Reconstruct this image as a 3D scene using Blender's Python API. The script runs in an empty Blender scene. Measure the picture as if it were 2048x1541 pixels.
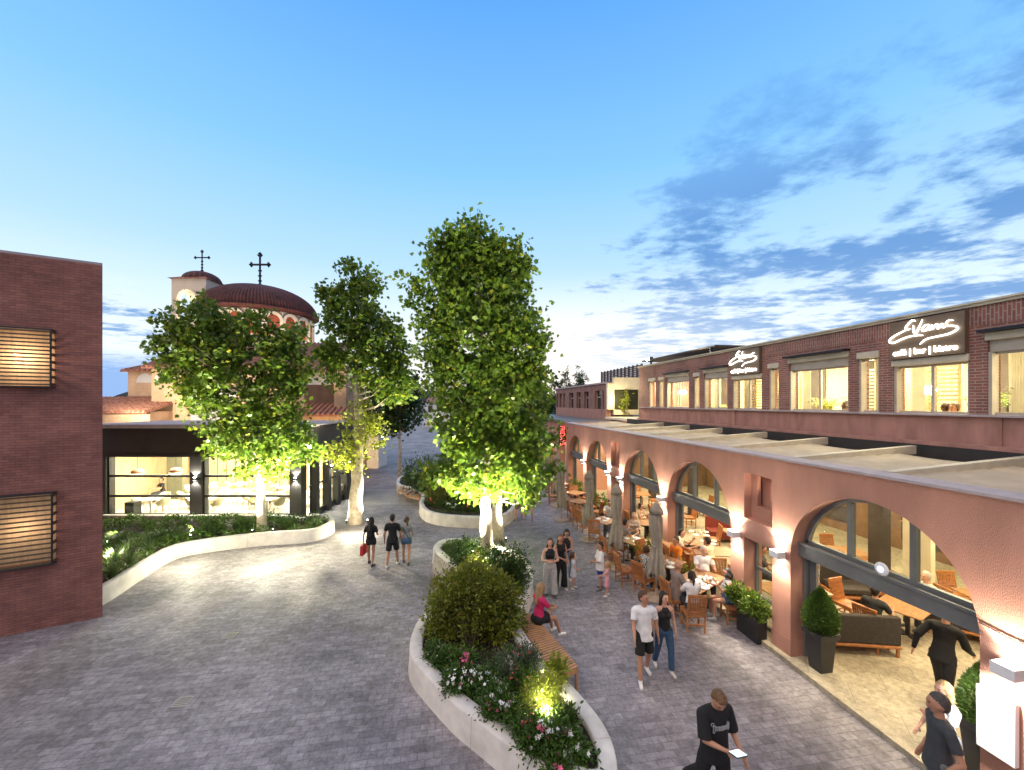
import bpy, bmesh, math, random
import numpy as np
from math import sin, cos, pi, radians as R, atan2, sqrt
from mathutils import Vector, Matrix
random.seed(7)
rng = np.random.default_rng(11)
COL = bpy.context.scene.collection
SC = bpy.context.scene

# ------------------------------------------------------------------ survey geometry
# world: +Y runs along the street, +X to the arcade; eye at (0,0,5.5), turned TH to the right
EYE = 5.5; F = 800.0; TH = math.atan(124 / 800); CT, ST = cos(TH), sin(TH)
def C(xc, zc, z=0.0):                  # plan coordinates measured across / along the line of sight -> world
    return (xc * CT + zc * ST, -xc * ST + zc * CT, z)
def G(px, py, z=0.0):                  # point at height z
    zc = (EYE - z) * F / (py - 806.0); return C((px - 1024) / F * zc, zc, z)
def Q(px, py, zc):                     # point at distance zc
    return C((px - 1024) / F * zc, zc, EYE - (py - 806.0) / F * zc)
def ZC(px, X): return F * X / CT / (px - 900.0)      # distance of a point on the plane x = X
def FY(zc, X): return (zc - X * ST) / CT
def YP(px, X): return FY(ZC(px, X), X)
def heading(fx, fz):                   # rotation of a thing facing (across, along)
    dx, dy = fx * CT + fz * ST, -fx * ST + fz * CT
    return atan2(-dx, dy)

# ------------------------------------------------------------------ mesh builder
class MB:
    def __init__(s, xf=None): s.v = []; s.f = []; s.m = []; s.xf = xf
    def add(s, pts, faces, mi=0):
        b = len(s.v)
        for p in pts:
            s.v.append(tuple(s.xf(*p)) if s.xf else (p[0], p[1], p[2]))
        for f in faces: s.f.append([b + i for i in f]); s.m.append(mi)
        return s
    def box(s, x0, y0, z0, x1, y1, z1, mi=0):
        x0, x1 = min(x0, x1), max(x0, x1); y0, y1 = min(y0, y1), max(y0, y1); z0, z1 = min(z0, z1), max(z0, z1)
        return s.add([(x0,y0,z0),(x1,y0,z0),(x1,y1,z0),(x0,y1,z0),(x0,y0,z1),(x1,y0,z1),(x1,y1,z1),(x0,y1,z1)],
              [(0,3,2,1),(4,5,6,7),(0,1,5,4),(1,2,6,5),(2,3,7,6),(3,0,4,7)], mi)
    def obox(s, c, d, rz=0, rx=0, ry=0, mi=0):
        M = Matrix.Translation(c) @ Matrix.Rotation(rz,4,'Z') @ Matrix.Rotation(ry,4,'Y') @ Matrix.Rotation(rx,4,'X')
        hx,hy,hz = d[0]/2,d[1]/2,d[2]/2
        P = [tuple(M @ Vector(p)) for p in [(-hx,-hy,-hz),(hx,-hy,-hz),(hx,hy,-hz),(-hx,hy,-hz),(-hx,-hy,hz),(hx,-hy,hz),(hx,hy,hz),(-hx,hy,hz)]]
        return s.add(P, [(0,3,2,1),(4,5,6,7),(0,1,5,4),(1,2,6,5),(2,3,7,6),(3,0,4,7)], mi)
    def tube(s, pts, r, n=8, mi=0, flat=1.0):
        pts = [Vector(p) for p in pts]; k = len(pts)
        rs = r if isinstance(r, (list, tuple)) else [r]*k
        V = []; u = None
        for i, p in enumerate(pts):
            t = (pts[min(i+1,k-1)] - pts[max(i-1,0)])
            if t.length < 1e-9: t = Vector((0,0,1))
            t.normalize()
            if u is None:
                a = Vector((1,0,0)) if abs(t.x) < .8 else Vector((0,1,0))
                u = (a - t*a.dot(t)).normalized()
            else:
                u = (u - t*u.dot(t))
                u = u.normalized() if u.length > 1e-6 else t.orthogonal().normalized()
            w = t.cross(u)
            for j in range(n):
                a = 2*pi*j/n; V.append(tuple(p + (u*cos(a) + w*sin(a)*flat)*rs[i]))
        Fc = []
        for i in range(k-1):
            for j in range(n): Fc.append((i*n+j, i*n+(j+1)%n, (i+1)*n+(j+1)%n, (i+1)*n+j))
        Fc.append(tuple(range(n))[::-1]); Fc.append(tuple((k-1)*n+j for j in range(n)))
        return s.add(V, Fc, mi)
    def lathe(s, prof, c=(0,0,0), n=24, mi=0, ribs=0, ribh=0.0):
        V = []; Fc = []; k = len(prof)
        for (r, z) in prof:
            for j in range(n):
                a = 2*pi*j/n; rr = r*(1 + (ribh*(1 if j % 2 else -1) if ribs else 0)); V.append((c[0]+rr*cos(a), c[1]+rr*sin(a), c[2]+z))
        for i in range(k-1):
            for j in range(n): Fc.append((i*n+j, i*n+(j+1)%n, (i+1)*n+(j+1)%n, (i+1)*n+j))
        Fc.append(tuple(range(n))[::-1]); Fc.append(tuple((k-1)*n+j for j in range(n)))
        return s.add(V, Fc, mi)
    def prism(s, poly, z0, z1, mi=0):
        n = len(poly); V = [(p[0],p[1],z0) for p in poly] + [(p[0],p[1],z1) for p in poly]
        Fc = [tuple(range(n))[::-1], tuple(range(n,2*n))] + [(i,(i+1)%n,n+(i+1)%n,n+i) for i in range(n)]
        return s.add(V, Fc, mi)
    def wallprism(s, polyyz, x0, x1, mi=0):   # polygon in (y,z) extruded along x
        n = len(polyyz); V = [(x0,p[0],p[1]) for p in polyyz] + [(x1,p[0],p[1]) for p in polyyz]
        Fc = [tuple(range(n)), tuple(range(n,2*n))[::-1]] + [(i,n+i,n+(i+1)%n,(i+1)%n) for i in range(n)]
        return s.add(V, Fc, mi)
    def build(s, name, mats, parent=None, smooth=False, bevel=0, fix=True, **tags):
        org = Vector((0,0,0)); p = parent
        while p is not None: org += p.location; p = p.parent
        me = bpy.data.meshes.new(name)
        me.from_pydata([(v[0]-org.x, v[1]-org.y, v[2]-org.z) for v in s.v], [], s.f)
        if not isinstance(mats, (list, tuple)): mats = [mats]
        for m in mats: me.materials.append(m)
        if len(mats) > 1: me.polygons.foreach_set('material_index', s.m)
        if fix:
            bm = bmesh.new(); bm.from_mesh(me); bmesh.ops.recalc_face_normals(bm, faces=bm.faces); bm.to_mesh(me); bm.free()
        if smooth:
            me.polygons.foreach_set('use_smooth', [True]*len(me.polygons))
        me.update()
        o = bpy.data.objects.new(name, me); COL.objects.link(o); o.parent = parent
        if bevel:
            b = o.modifiers.new('bevel','BEVEL'); b.width = bevel; b.segments = 2; b.limit_method = 'ANGLE'
        if smooth == 'auto':
            me.polygons.foreach_set('use_smooth', [True]*len(me.polygons))
        for k, v in tags.items(): o[k] = v
        return o
def tag(o, label, cat, group=None, kind=None):
    o['label'] = label; o['category'] = cat
    if group: o['group'] = group
    if kind: o['kind'] = kind
    return o
def thing(name, label, cat, loc=(0,0,0), rz=0, group=None):
    o = bpy.data.objects.new(name, None); o.empty_display_size = .2
    COL.objects.link(o); o.location = loc; o.rotation_euler = (0,0,rz)
    return tag(o, label, cat, group)
def copy_tree(o, parent=None):
    c = o.copy(); COL.objects.link(c); c.parent = parent
    for ch in list(o.children): copy_tree(ch, c)
    return c
def place(proto, loc, rz, label, group=None):
    if not proto.get('used'): o = proto; o['used'] = 1
    else: o = copy_tree(proto)
    o.location = loc; o.rotation_euler = (0,0,rz); o['label'] = label
    if group: o['group'] = group
    return o

# ------------------------------------------------------------------ materials
def newmat(name):
    m = bpy.data.materials.new(name); m.use_nodes = True; nt = m.node_tree
    return m, nt, nt.nodes['Principled BSDF'], nt.nodes['Material Output']
def rgb(c): return (c[0], c[1], c[2], 1)
def N(nt, t, **kw):
    n = nt.nodes.new(t)
    for k, v in kw.items():
        if k in n.inputs: n.inputs[k].default_value = v
        else: setattr(n, k, v)
    return n
def mat(name, c, rough=.6, var=.15, scale=4, bump=.0, bscale=60, metal=0, detail=6, c2=None, spec=None, stretch=None):
    m, nt, b, out = newmat(name); L = nt.links.new
    b.inputs['Roughness'].default_value = rough; b.inputs['Metallic'].default_value = metal
    if spec is not None: b.inputs['Specular IOR Level'].default_value = spec
    tc = N(nt,'ShaderNodeTexCoord'); mp = N(nt,'ShaderNodeMapping'); L(tc.outputs['Object'], mp.inputs[0])
    if stretch: mp.inputs['Scale'].default_value = stretch
    nz = N(nt,'ShaderNodeTexNoise'); nz.inputs['Scale'].default_value = scale; nz.inputs['Detail'].default_value = detail
    nz.inputs['Roughness'].default_value = .6
    L(mp.outputs[0], nz.inputs['Vector'])
    r = N(nt,'ShaderNodeValToRGB'); d = c2 if c2 else tuple(x*(1-var*1.6) for x in c)
    u = c if c2 else tuple(min(1, x*(1+var)) for x in c)
    r.color_ramp.elements[0].position = .32; r.color_ramp.elements[1].position = .68
    r.color_ramp.elements[0].color = rgb(d); r.color_ramp.elements[1].color = rgb(u)
    L(nz.outputs[0], r.inputs[0]); L(r.outputs[0], b.inputs['Base Color'])
    if bump:
        n2 = N(nt,'ShaderNodeTexNoise'); n2.inputs['Scale'].default_value = bscale; n2.inputs['Detail'].default_value = 4
        L(mp.outputs[0], n2.inputs['Vector'])
        bp = N(nt,'ShaderNodeBump'); bp.inputs['Strength'].default_value = bump; bp.inputs['Distance'].default_value = .02
        L(n2.outputs[0], bp.inputs['Height']); L(bp.outputs[0], b.inputs['Normal'])
    return m
def emis(name, c, s):
    m, nt, b, out = newmat(name); b.inputs['Base Color'].default_value = rgb(c)
    b.inputs['Emission Color'].default_value = rgb(c); b.inputs['Emission Strength'].default_value = s
    return m
def bricks(name, c1, c2, mortar, axes='XZ', bw=.25, bh=.065, rough=.85, bump=.4, msize=.012, squash=1, dark=None, nscale=1.2, offs=.5):
    m, nt, b, out = newmat(name); L = nt.links.new
    b.inputs['Roughness'].default_value = rough
    tc = N(nt,'ShaderNodeTexCoord'); sp = N(nt,'ShaderNodeSeparateXYZ'); cb = N(nt,'ShaderNodeCombineXYZ')
    L(tc.outputs['Object'], sp.inputs[0])
    if axes == 'DZ':
        ad = N(nt,'ShaderNodeMath', operation='ADD'); L(sp.outputs['X'], ad.inputs[0]); L(sp.outputs['Y'], ad.inputs[1])
        L(ad.outputs[0], cb.inputs[0]); L(sp.outputs['Z'], cb.inputs[1])
    else:
        L(sp.outputs[axes[0]], cb.inputs[0]); L(sp.outputs[axes[1]], cb.inputs[1])
    bt = N(nt,'ShaderNodeTexBrick'); bt.offset = offs
    bt.inputs['Scale'].default_value = 1; bt.inputs['Brick Width'].default_value = bw; bt.inputs['Row Height'].default_value = bh
    bt.inputs['Mortar Size'].default_value = msize; bt.inputs['Mortar Smooth'].default_value = .2; bt.inputs['Bias'].default_value = 0
    bt.inputs['Color1'].default_value = rgb(c1); bt.inputs['Color2'].default_value = rgb(c2); bt.inputs['Mortar'].default_value = rgb(mortar)
    L(cb.outputs[0], bt.inputs['Vector'])
    nz = N(nt,'ShaderNodeTexNoise'); nz.inputs['Scale'].default_value = nscale; nz.inputs['Detail'].default_value = 8; nz.inputs['Roughness'].default_value = .65
    L(tc.outputs['Object'], nz.inputs['Vector'])
    rr = N(nt,'ShaderNodeMapRange'); rr.inputs['From Min'].default_value = .3; rr.inputs['From Max'].default_value = .7
    rr.inputs['To Min'].default_value = .65; rr.inputs['To Max'].default_value = 1.25; L(nz.outputs[0], rr.inputs[0])
    mx = N(nt,'ShaderNodeMix', data_type='RGBA', blend_type='MULTIPLY'); mx.inputs[0].default_value = 1
    L(bt.outputs['Color'], mx.inputs[6]); L(rr.outputs[0], mx.inputs[7]); L(mx.outputs[2], b.inputs['Base Color'])
    n2 = N(nt,'ShaderNodeTexNoise'); n2.inputs['Scale'].default_value = 60; L(tc.outputs['Object'], n2.inputs['Vector'])
    ml = N(nt,'ShaderNodeMath', operation='MULTIPLY_ADD'); L(bt.outputs['Fac'], ml.inputs[0]); ml.inputs[1].default_value = -1; L(n2.outputs[0], ml.inputs[2])
    bp = N(nt,'ShaderNodeBump'); bp.inputs['Strength'].default_value = bump; bp.inputs['Distance'].default_value = .01
    L(ml.outputs[0], bp.inputs['Height']); L(bp.outputs[0], b.inputs['Normal'])
    return m
def glassmat(name, tint=(.9,.93,.9), refl=.08):
    m, nt, b, out = newmat(name); L = nt.links.new; nt.nodes.remove(b)
    t = N(nt,'ShaderNodeBsdfTransparent'); t.inputs[0].default_value = rgb(tint)
    g = N(nt,'ShaderNodeBsdfGlossy'); g.inputs['Roughness'].default_value = .02; g.inputs[0].default_value = (.9,.9,.9,1)
    lw = N(nt,'ShaderNodeLayerWeight'); lw.inputs[0].default_value = .5; fr = N(nt,'ShaderNodeMath', operation='POWER'); L(lw.outputs['Facing'], fr.inputs[0]); fr.inputs[1].default_value = 5
    f2 = N(nt,'ShaderNodeMath', operation='MULTIPLY_ADD'); L(fr.outputs[0], f2.inputs[0]); f2.inputs[1].default_value = .45; f2.inputs[2].default_value = .03; fr = f2
    mx = N(nt,'ShaderNodeMixShader'); L(fr.outputs[0], mx.inputs[0]); L(t.outputs[0], mx.inputs[1]); L(g.outputs[0], mx.inputs[2])
    L(mx.outputs[0], out.inputs[0]); return m
def leafmat(name, c, c2, trans=.35, rough=.45, yellow=None):
    m, nt, b, out = newmat(name); L = nt.links.new
    oi = N(nt,'ShaderNodeNewGeometry'); wn = N(nt,'ShaderNodeTexNoise'); wn.inputs['Scale'].default_value = 1.6; wn.inputs['Detail'].default_value = 3
    r = N(nt,'ShaderNodeValToRGB'); e = r.color_ramp.elements
    e[0].position = 0; e[0].color = rgb(c); e[1].position = 1; e[1].color = rgb(c2)
    if yellow: k = e.new(.93); k.color = rgb(c2); e[2].color = rgb(yellow)
    L(oi.outputs['Random Per Island'], r.inputs[0])
    tc = N(nt,'ShaderNodeTexCoord'); L(tc.outputs['Object'], wn.inputs['Vector'])
    mr = N(nt,'ShaderNodeMapRange'); mr.inputs[1].default_value=.3; mr.inputs[2].default_value=.7; mr.inputs[3].default_value = .6; mr.inputs[4].default_value = 1.35
    L(wn.outputs[0], mr.inputs[0])
    mm = N(nt,'ShaderNodeMix', data_type='RGBA', blend_type='MULTIPLY'); mm.inputs[0].default_value = 1
    L(r.outputs[0], mm.inputs[6]); L(mr.outputs[0], mm.inputs[7])
    L(mm.outputs[2], b.inputs['Base Color']); b.inputs['Roughness'].default_value = rough
    t = N(nt,'ShaderNodeBsdfTranslucent'); L(mm.outputs[2], t.inputs[0])
    mx = N(nt,'ShaderNodeMixShader'); mx.inputs[0].default_value = trans
    L(b.outputs[0], mx.inputs[1]); L(t.outputs[0], mx.inputs[2]); L(mx.outputs[0], out.inputs[0]); return m
def clothmat(name, c, trans=.4):
    m, nt, b, out = newmat(name); L = nt.links.new
    tc = N(nt,'ShaderNodeTexCoord'); nz = N(nt,'ShaderNodeTexNoise'); nz.inputs['Scale'].default_value = 2.5; nz.inputs['Detail'].default_value = 6
    L(tc.outputs['Object'], nz.inputs['Vector'])
    r = N(nt,'ShaderNodeValToRGB'); r.color_ramp.elements[0].position=.3; r.color_ramp.elements[1].position=.7
    r.color_ramp.elements[0].color = rgb([x*.78 for x in c]); r.color_ramp.elements[1].color = rgb(c); L(nz.outputs[0], r.inputs[0])
    L(r.outputs[0], b.inputs['Base Color']); b.inputs['Roughness'].default_value = .85
    t = N(nt,'ShaderNodeBsdfTranslucent'); L(r.outputs[0], t.inputs[0]); mx = N(nt,'ShaderNodeMixShader'); mx.inputs[0].default_value = trans
    L(b.outputs[0], mx.inputs[1]); L(t.outputs[0], mx.inputs[2]); L(mx.outputs[0], out.inputs[0]); return m

M = {}
M['stucco'] = mat('terracotta_stucco', (.455,.225,.16), .9, .12, 1.5, .5, 90, stretch=(1,1,.4))
M['stucco2'] = mat('dusky_stucco', (.40,.21,.165), .9, .16, 3, .3, 80, stretch=(1,1,.3))
M['cap'] = mat('parapet_cap', (.42,.36,.36), .8, .1, 5, .2)
M['brickY'] = bricks('street_brick', (.30,.105,.075), (.20,.075,.06), (.32,.24,.20), 'YZ')
M['brickX'] = bricks('return_brick', (.30,.105,.075), (.20,.075,.06), (.32,.24,.20), 'XZ')
M['soldier'] = bricks('soldier_brick', (.30,.105,.075), (.20,.075,.06), (.32,.24,.20), 'ZY')
M['darkbrick'] = bricks('dark_red_brick', (.38,.155,.115), (.28,.115,.09), (.18,.085,.07), 'DZ', bw=.26, bh=.065, bump=.35, msize=.006)
M['metal'] = mat('grey_painted_steel', (.15,.155,.155), .42, .1, 3, .05)
M['metal2'] = mat('black_steel', (.028,.028,.028), .5, .1, 3)
M['pavmetal'] = mat('anthracite_cladding', (.045,.042,.036), .55, .18, .8, .05)
M['alum'] = mat('beige_window_metal', (.45,.40,.33), .4, .08, 4)
M['white'] = mat('white_render', (.78,.76,.72), .7, .06, 3, .15)
M['planter'] = mat('cream_planter_render', (.72,.68,.61), .78, .13, 2.6, .35, 120, detail=10)
M['soil'] = mat('planter_soil', (.045,.03,.022), 1, .4, 14, .8, 40)
M['glass'] = glassmat('window_glass')
M['canvas'] = clothmat('beige_canvas', (.60,.55,.44), .36)
M['beam'] = mat('cream_canopy_rail', (.56,.50,.38), .6, .1, 3)
M['cream'] = mat('cream_plaster', (.72,.62,.45), .8, .08, 1.5, .1)
M['woodpanel'] = mat('pale_wood_boards', (.62,.47,.27), .6, .15, 2, .05, stretch=(6,6,.6))
M['wood'] = mat('teak_wood', (.43,.17,.055), .42, .3, 7, .1, 50, stretch=(1,1,5))
M['wood2'] = mat('table_wood', (.36,.19,.085), .35, .25, 6, .05, 50, stretch=(1,6,1))
M['bench'] = mat('bench_slat_wood', (.50,.27,.13), .5, .12, 5, .1, 50)
M['lattice'] = mat('lattice_wood', (.10,.08,.085), .7, .2, 3)
M['darkwood'] = mat('dark_wall_panel', (.055,.04,.035), .55, .2, 2)
M['brownpanel'] = mat('brown_wall', (.20,.11,.06), .7, .2, 2)
M['sofa'] = mat('brown_sofa_fabric', (.05,.04,.033), .9, .2, 30, .3, 200)
M['redfab'] = mat('red_upholstery', (.20,.03,.02), .8, .2, 20)
M['tile'] = mat('roof_tile', (.36,.17,.115), .8, .35, 5, .2, 30)
M['domet'] = mat('dome_tile', (.085,.022,.02), .75, .35, 2.5, .2, 30)
M['church'] = bricks('church_wall', (.62,.42,.27), (.58,.39,.25), (.55,.38,.25), 'DZ', bw=.5, bh=.12, bump=.1, msize=.008, nscale=.5)
M['churchpale'] = mat('church_pale_render', (.66,.56,.46), .8, .08, 1, .1)
M['churchwhite'] = mat('church_white_panel', (.72,.70,.66), .8, .06, 1)
M['iron'] = mat('wrought_iron', (.03,.035,.05), .45, .1, 4, metal=.6)
M['pot'] = mat('black_planter_plastic', (.022,.022,.024), .45, .15, 4)
M['brass'] = mat('concrete_base', (.42,.34,.26), .8, .12, 6, .2)
M['umbrella'] = mat('taupe_parasol_cloth', (.34,.30,.235), .9, .14, 5, .25, 70)
M['chairshell'] = mat('cream_chair_shell', (.62,.52,.33), .5, .1, 4)
M['tabletop'] = mat('white_table_top', (.82,.80,.74), .35, .04, 3)
M['plate'] = mat('white_crockery', (.85,.85,.82), .2, .02, 3)
M['dark'] = mat('dark_cloth', (.012,.012,.013), .9, .2, 9)
M['lampwhite'] = mat('white_lamp_body', (.8,.8,.8), .4, .02, 3)
M['glow'] = emis('warm_lamp_glow', (1,.86,.62), 30)
M['glowcool'] = emis('cool_white_glow', (1,.97,.88), 40)
M['sign'] = emis('white_neon', (1,.98,.9), 3.2)
M['signred'] = emis('red_letter_light', (1,.07,.05), 1.2)
M['slat'] = mat('bronze_slat', (.13,.085,.045), .45, .2, 6)
M['bark'] = mat('plane_bark', (.62,.55,.42), .9, .25, 7, .5, 25, c2=(.36,.27,.18))
M['twig'] = mat('twig_bark', (.10,.07,.045), .9, .25, 7)

# paving: small worn stone setts laid across the street
def paving(name, c1, c2, mortar, bw, bh, ang=0, rough=.5, warp=.006, contrast=1.0, msize=.008, blue=True):
    m, nt, b, out = newmat(name); L = nt.links.new
    tc = N(nt,'ShaderNodeTexCoord'); mp = N(nt,'ShaderNodeMapping'); mp.inputs['Rotation'].default_value = (0,0,ang)
    L(tc.outputs['Object'], mp.inputs[0])
    def brick(bw_, bh_, a, b_):
        bt = N(nt,'ShaderNodeTexBrick'); bt.inputs['Scale'].default_value = 1
        bt.inputs['Brick Width'].default_value = bw_; bt.inputs['Row Height'].default_value = bh_
        bt.inputs['Mortar Size'].default_value = msize; bt.inputs['Mortar Smooth'].default_value = .4; bt.inputs['Bias'].default_value = 0
        bt.inputs['Color1'].default_value = a; bt.inputs['Color2'].default_value = b_; bt.inputs['Mortar'].default_value = rgb(mortar)
        L(mp.outputs[0], bt.inputs['Vector']); return bt
    bt = brick(bw, bh, rgb(c1), rgb(c2))
    # large tonal drift and stains
    n1 = N(nt,'ShaderNodeTexNoise'); n1.inputs['Scale'].default_value = .45; n1.inputs['Detail'].default_value = 9; n1.inputs['Roughness'].default_value = .72
    L(tc.outputs['Object'], n1.inputs['Vector'])
    r1 = N(nt,'ShaderNodeMapRange'); r1.inputs[1].default_value=.32; r1.inputs[2].default_value=.68; r1.inputs[3].default_value=1-.42*contrast; r1.inputs[4].default_value=1+.25*contrast
    L(n1.outputs[0], r1.inputs[0])
    mx = N(nt,'ShaderNodeMix', data_type='RGBA', blend_type='MULTIPLY'); mx.inputs[0].default_value = 1
    L(bt.outputs['Color'], mx.inputs[6]); L(r1.outputs[0], mx.inputs[7])
    # fine veins and scuffs inside each stone
    n2 = N(nt,'ShaderNodeTexNoise'); n2.inputs['Scale'].default_value = 9; n2.inputs['Detail'].default_value = 8; n2.inputs['Roughness'].default_value = .8
    L(tc.outputs['Object'], n2.inputs['Vector'])
    r2 = N(nt,'ShaderNodeMapRange'); r2.inputs[1].default_value=.35; r2.inputs[2].default_value=.7; r2.inputs[3].default_value=.62; r2.inputs[4].default_value=1.5
    L(n2.outputs[0], r2.inputs[0])
    mx2 = N(nt,'ShaderNodeMix', data_type='RGBA', blend_type='MULTIPLY'); mx2.inputs[0].default_value = 1
    L(mx.outputs[2], mx2.inputs[6]); L(r2.outputs[0], mx2.inputs[7])
    L(mx2.outputs[2], b.inputs['Base Color'])
    rg = N(nt,'ShaderNodeMapRange'); rg.inputs[1].default_value=.3; rg.inputs[2].default_value=.7; rg.inputs[3].default_value=rough+.12; rg.inputs[4].default_value=rough-.1
    L(n2.outputs[0], rg.inputs[0]); L(rg.outputs[0], b.inputs['Roughness'])
    ml = N(nt,'ShaderNodeMath', operation='MULTIPLY_ADD'); L(bt.outputs['Fac'], ml.inputs[0]); ml.inputs[1].default_value = -1; L(n2.outputs[0], ml.inputs[2])
    bp = N(nt,'ShaderNodeBump'); bp.inputs['Strength'].default_value = .3; bp.inputs['Distance'].default_value = .012
    L(ml.outputs[0], bp.inputs['Height']); L(bp.outputs[0], b.inputs['Normal'])
    return m
M['setts'] = paving('worn_stone_setts', (.34,.312,.318), (.22,.20,.205), (.185,.17,.18), .25, .14, contrast=1.25, rough=.60)
M['palepave'] = paving('pale_stone_slabs', (.42,.38,.35), (.36,.33,.30), (.24,.22,.2), .8, .4, contrast=.6)
M['floortile'] = paving('cream_floor_slabs', (.40,.35,.25), (.31,.27,.19), (.22,.19,.14), 1.2, .6, ang=R(38), rough=.45, contrast=.5)
M['pavfloor'] = paving('pavilion_floor_tiles', (.55,.53,.46), (.44,.42,.36), (.40,.38,.33), .25, .25, ang=R(20), rough=.4, contrast=.4)
M['land'] = mat('distant_land', (.10,.095,.08), 1, .3, .02)

# ------------------------------------------------------------------ lamps
def lamp(kind, loc, power, color=(1,.78,.5), size=.08, tgt=None, ang=100, blend=.6, name='lamp', sx=None, sy=None):
    d = bpy.data.lights.new(name, kind); d.energy = power; d.color = color
    if kind == 'SPOT': d.spot_size = R(ang); d.spot_blend = blend; d.shadow_soft_size = size
    elif kind == 'POINT': d.shadow_soft_size = size
    elif kind == 'AREA': d.shape = 'RECTANGLE'; d.size = sx or size; d.size_y = sy or size
    o = bpy.data.objects.new(name, d); COL.objects.link(o); o.location = loc
    if tgt is not None:
        o.rotation_euler = (Vector(tgt) - Vector(loc)).to_track_quat('-Z','Y').to_euler()
    return o
WARM = (1,.72,.42); WARM2 = (1,.82,.58); COOLW = (1,.94,.80); YEL = (1,.90,.58)

# ------------------------------------------------------------------ camera, world, sun
cd = bpy.data.cameras.new('camera'); cam = bpy.data.objects.new('camera', cd); COL.objects.link(cam)
cam.location = (0,0,EYE); cam.rotation_euler = (pi/2, 0, -TH)
cd.sensor_width = 36; cd.lens = F/2048*36; cd.shift_y = (806-770.5)/2048; cd.clip_end = 6000; cd.clip_start = .1
SC.camera = cam
SC.view_settings.view_transform = 'Standard'; SC.view_settings.look = 'None'
SC.view_settings.exposure = .88; SC.view_settings.gamma = 1

w = bpy.data.worlds.new('World'); SC.world = w; w.use_nodes = True
nt = w.node_tree; L = nt.links.new; bg = nt.nodes['Background']; wo = nt.nodes['World Output']
tc = N(nt,'ShaderNodeTexCoord'); nrm = N(nt,'ShaderNodeVectorMath', operation='NORMALIZE'); L(tc.outputs['Generated'], nrm.inputs[0])
sp = N(nt,'ShaderNodeSeparateXYZ'); L(nrm.outputs[0], sp.inputs[0])
def math_(op, a, b=None, c=None, clamp=False):
    n = N(nt,'ShaderNodeMath', operation=op); n.use_clamp = clamp
    for i, x in enumerate((a, b, c)):
        if x is None: continue
        if isinstance(x, (int, float)): n.inputs[i].default_value = x
        else: L(x, n.inputs[i])
    return n.outputs[0]
def ramp(fac, stops):
    r = N(nt,'ShaderNodeValToRGB'); e = r.color_ramp.elements
    while len(e) < len(stops): e.new(.5)
    for i, (p, c) in enumerate(stops): e[i].position = p; e[i].color = rgb(c)
    L(fac, r.inputs[0]); return r.outputs[0]
def mix(f, a, b, bt='MIX'):
    n = N(nt,'ShaderNodeMix', data_type='RGBA', blend_type=bt)
    for s_, x in ((n.inputs[0], f), (n.inputs[6], a), (n.inputs[7], b)):
        if isinstance(x, (int, float)): s_.default_value = x
        elif isinstance(x, tuple): s_.default_value = rgb(x)
        else: L(x, s_)
    return n.outputs[2]
def smooth(x, a, b):
    n = N(nt,'ShaderNodeMapRange', interpolation_type='SMOOTHSTEP'); n.inputs[1].default_value = a; n.inputs[2].default_value = b
    L(x, n.inputs[0]); return n.outputs[0]
el = math_('ARCSINE', sp.outputs['Z'])                      # elevation in radians
nish = N(nt,'ShaderNodeTexSky', sky_type='NISHITA'); nish.sun_disc = False
SUNEL, SUNAZ = R(3), R(12)
nish.sun_elevation = SUNEL; nish.sun_rotation = SUNAZ; nish.altitude = 100
base = ramp(math_('DIVIDE', el, .9), [(0,(.55,.59,.61)),(.14,(.50,.57,.61)),(.24,(.41,.52,.61)),(.345,(.28,.44,.60)),(.575,(.145,.345,.59)),(.87,(.072,.235,.545)),(1,(.075,.21,.48))])
# brightness across the sky: the afterglow stands straight ahead, the left lower sky is bluer
fwd = (ST, CT); rt = (CT, -ST)
ax = math_('ADD', math_('MULTIPLY', sp.outputs['X'], rt[0]), math_('MULTIPLY', sp.outputs['Y'], rt[1]))
az_ = math_('ADD', math_('MULTIPLY', sp.outputs['X'], fwd[0]), math_('MULTIPLY', sp.outputs['Y'], fwd[1]))
az_ang = N(nt,'ShaderNodeMath', operation='ARCTAN2'); L(ax, az_ang.inputs[0]); L(az_, az_ang.inputs[1]); azi = az_ang.outputs[0]
glow_ = math_('MULTIPLY', smooth(math_('ABSOLUTE', math_('SUBTRACT', azi, .12)), .75, 0.0), smooth(el, .34, .03))
base = mix(math_('MULTIPLY', glow_, .9), base, (.62,.61,.59))
# behind the viewer the dusk sky is paler and rosy
back_ = smooth(math_('ABSOLUTE', azi), 1.1, 2.2)
base = mix(math_('MULTIPLY', back_, .85), base, (.46,.40,.40))
leftlow = math_('MULTIPLY', smooth(azi, -.52, -.72), smooth(el, .10, .065))
base = mix(math_('MULTIPLY', leftlow, .85), base, (.11,.24,.50))
# clouds on a flat sheet high above
den = math_('ADD', sp.outputs['Z'], .055)
cv = N(nt,'ShaderNodeCombineXYZ'); L(math_('DIVIDE', ax, den), cv.inputs[0]); L(math_('MULTIPLY', math_('DIVIDE', az_, den), 1.15), cv.inputs[1])
n1 = N(nt,'ShaderNodeTexNoise'); n1.inputs['Scale'].default_value = 1.7; n1.inputs['Detail'].default_value = 10; n1.inputs['Roughness'].default_value = .58; n1.inputs['Distortion'].default_value = .15
L(cv.outputs[0], n1.inputs['Vector'])
n2 = N(nt,'ShaderNodeTexNoise'); n2.inputs['Scale'].default_value = 6.5; n2.inputs['Detail'].default_value = 8; n2.inputs['Roughness'].default_value = .62
L(cv.outputs[0], n2.inputs['Vector'])
cl = math_('ADD', math_('MULTIPLY', n1.outputs[0], .67), math_('MULTIPLY', n2.outputs[0], .33))
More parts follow.
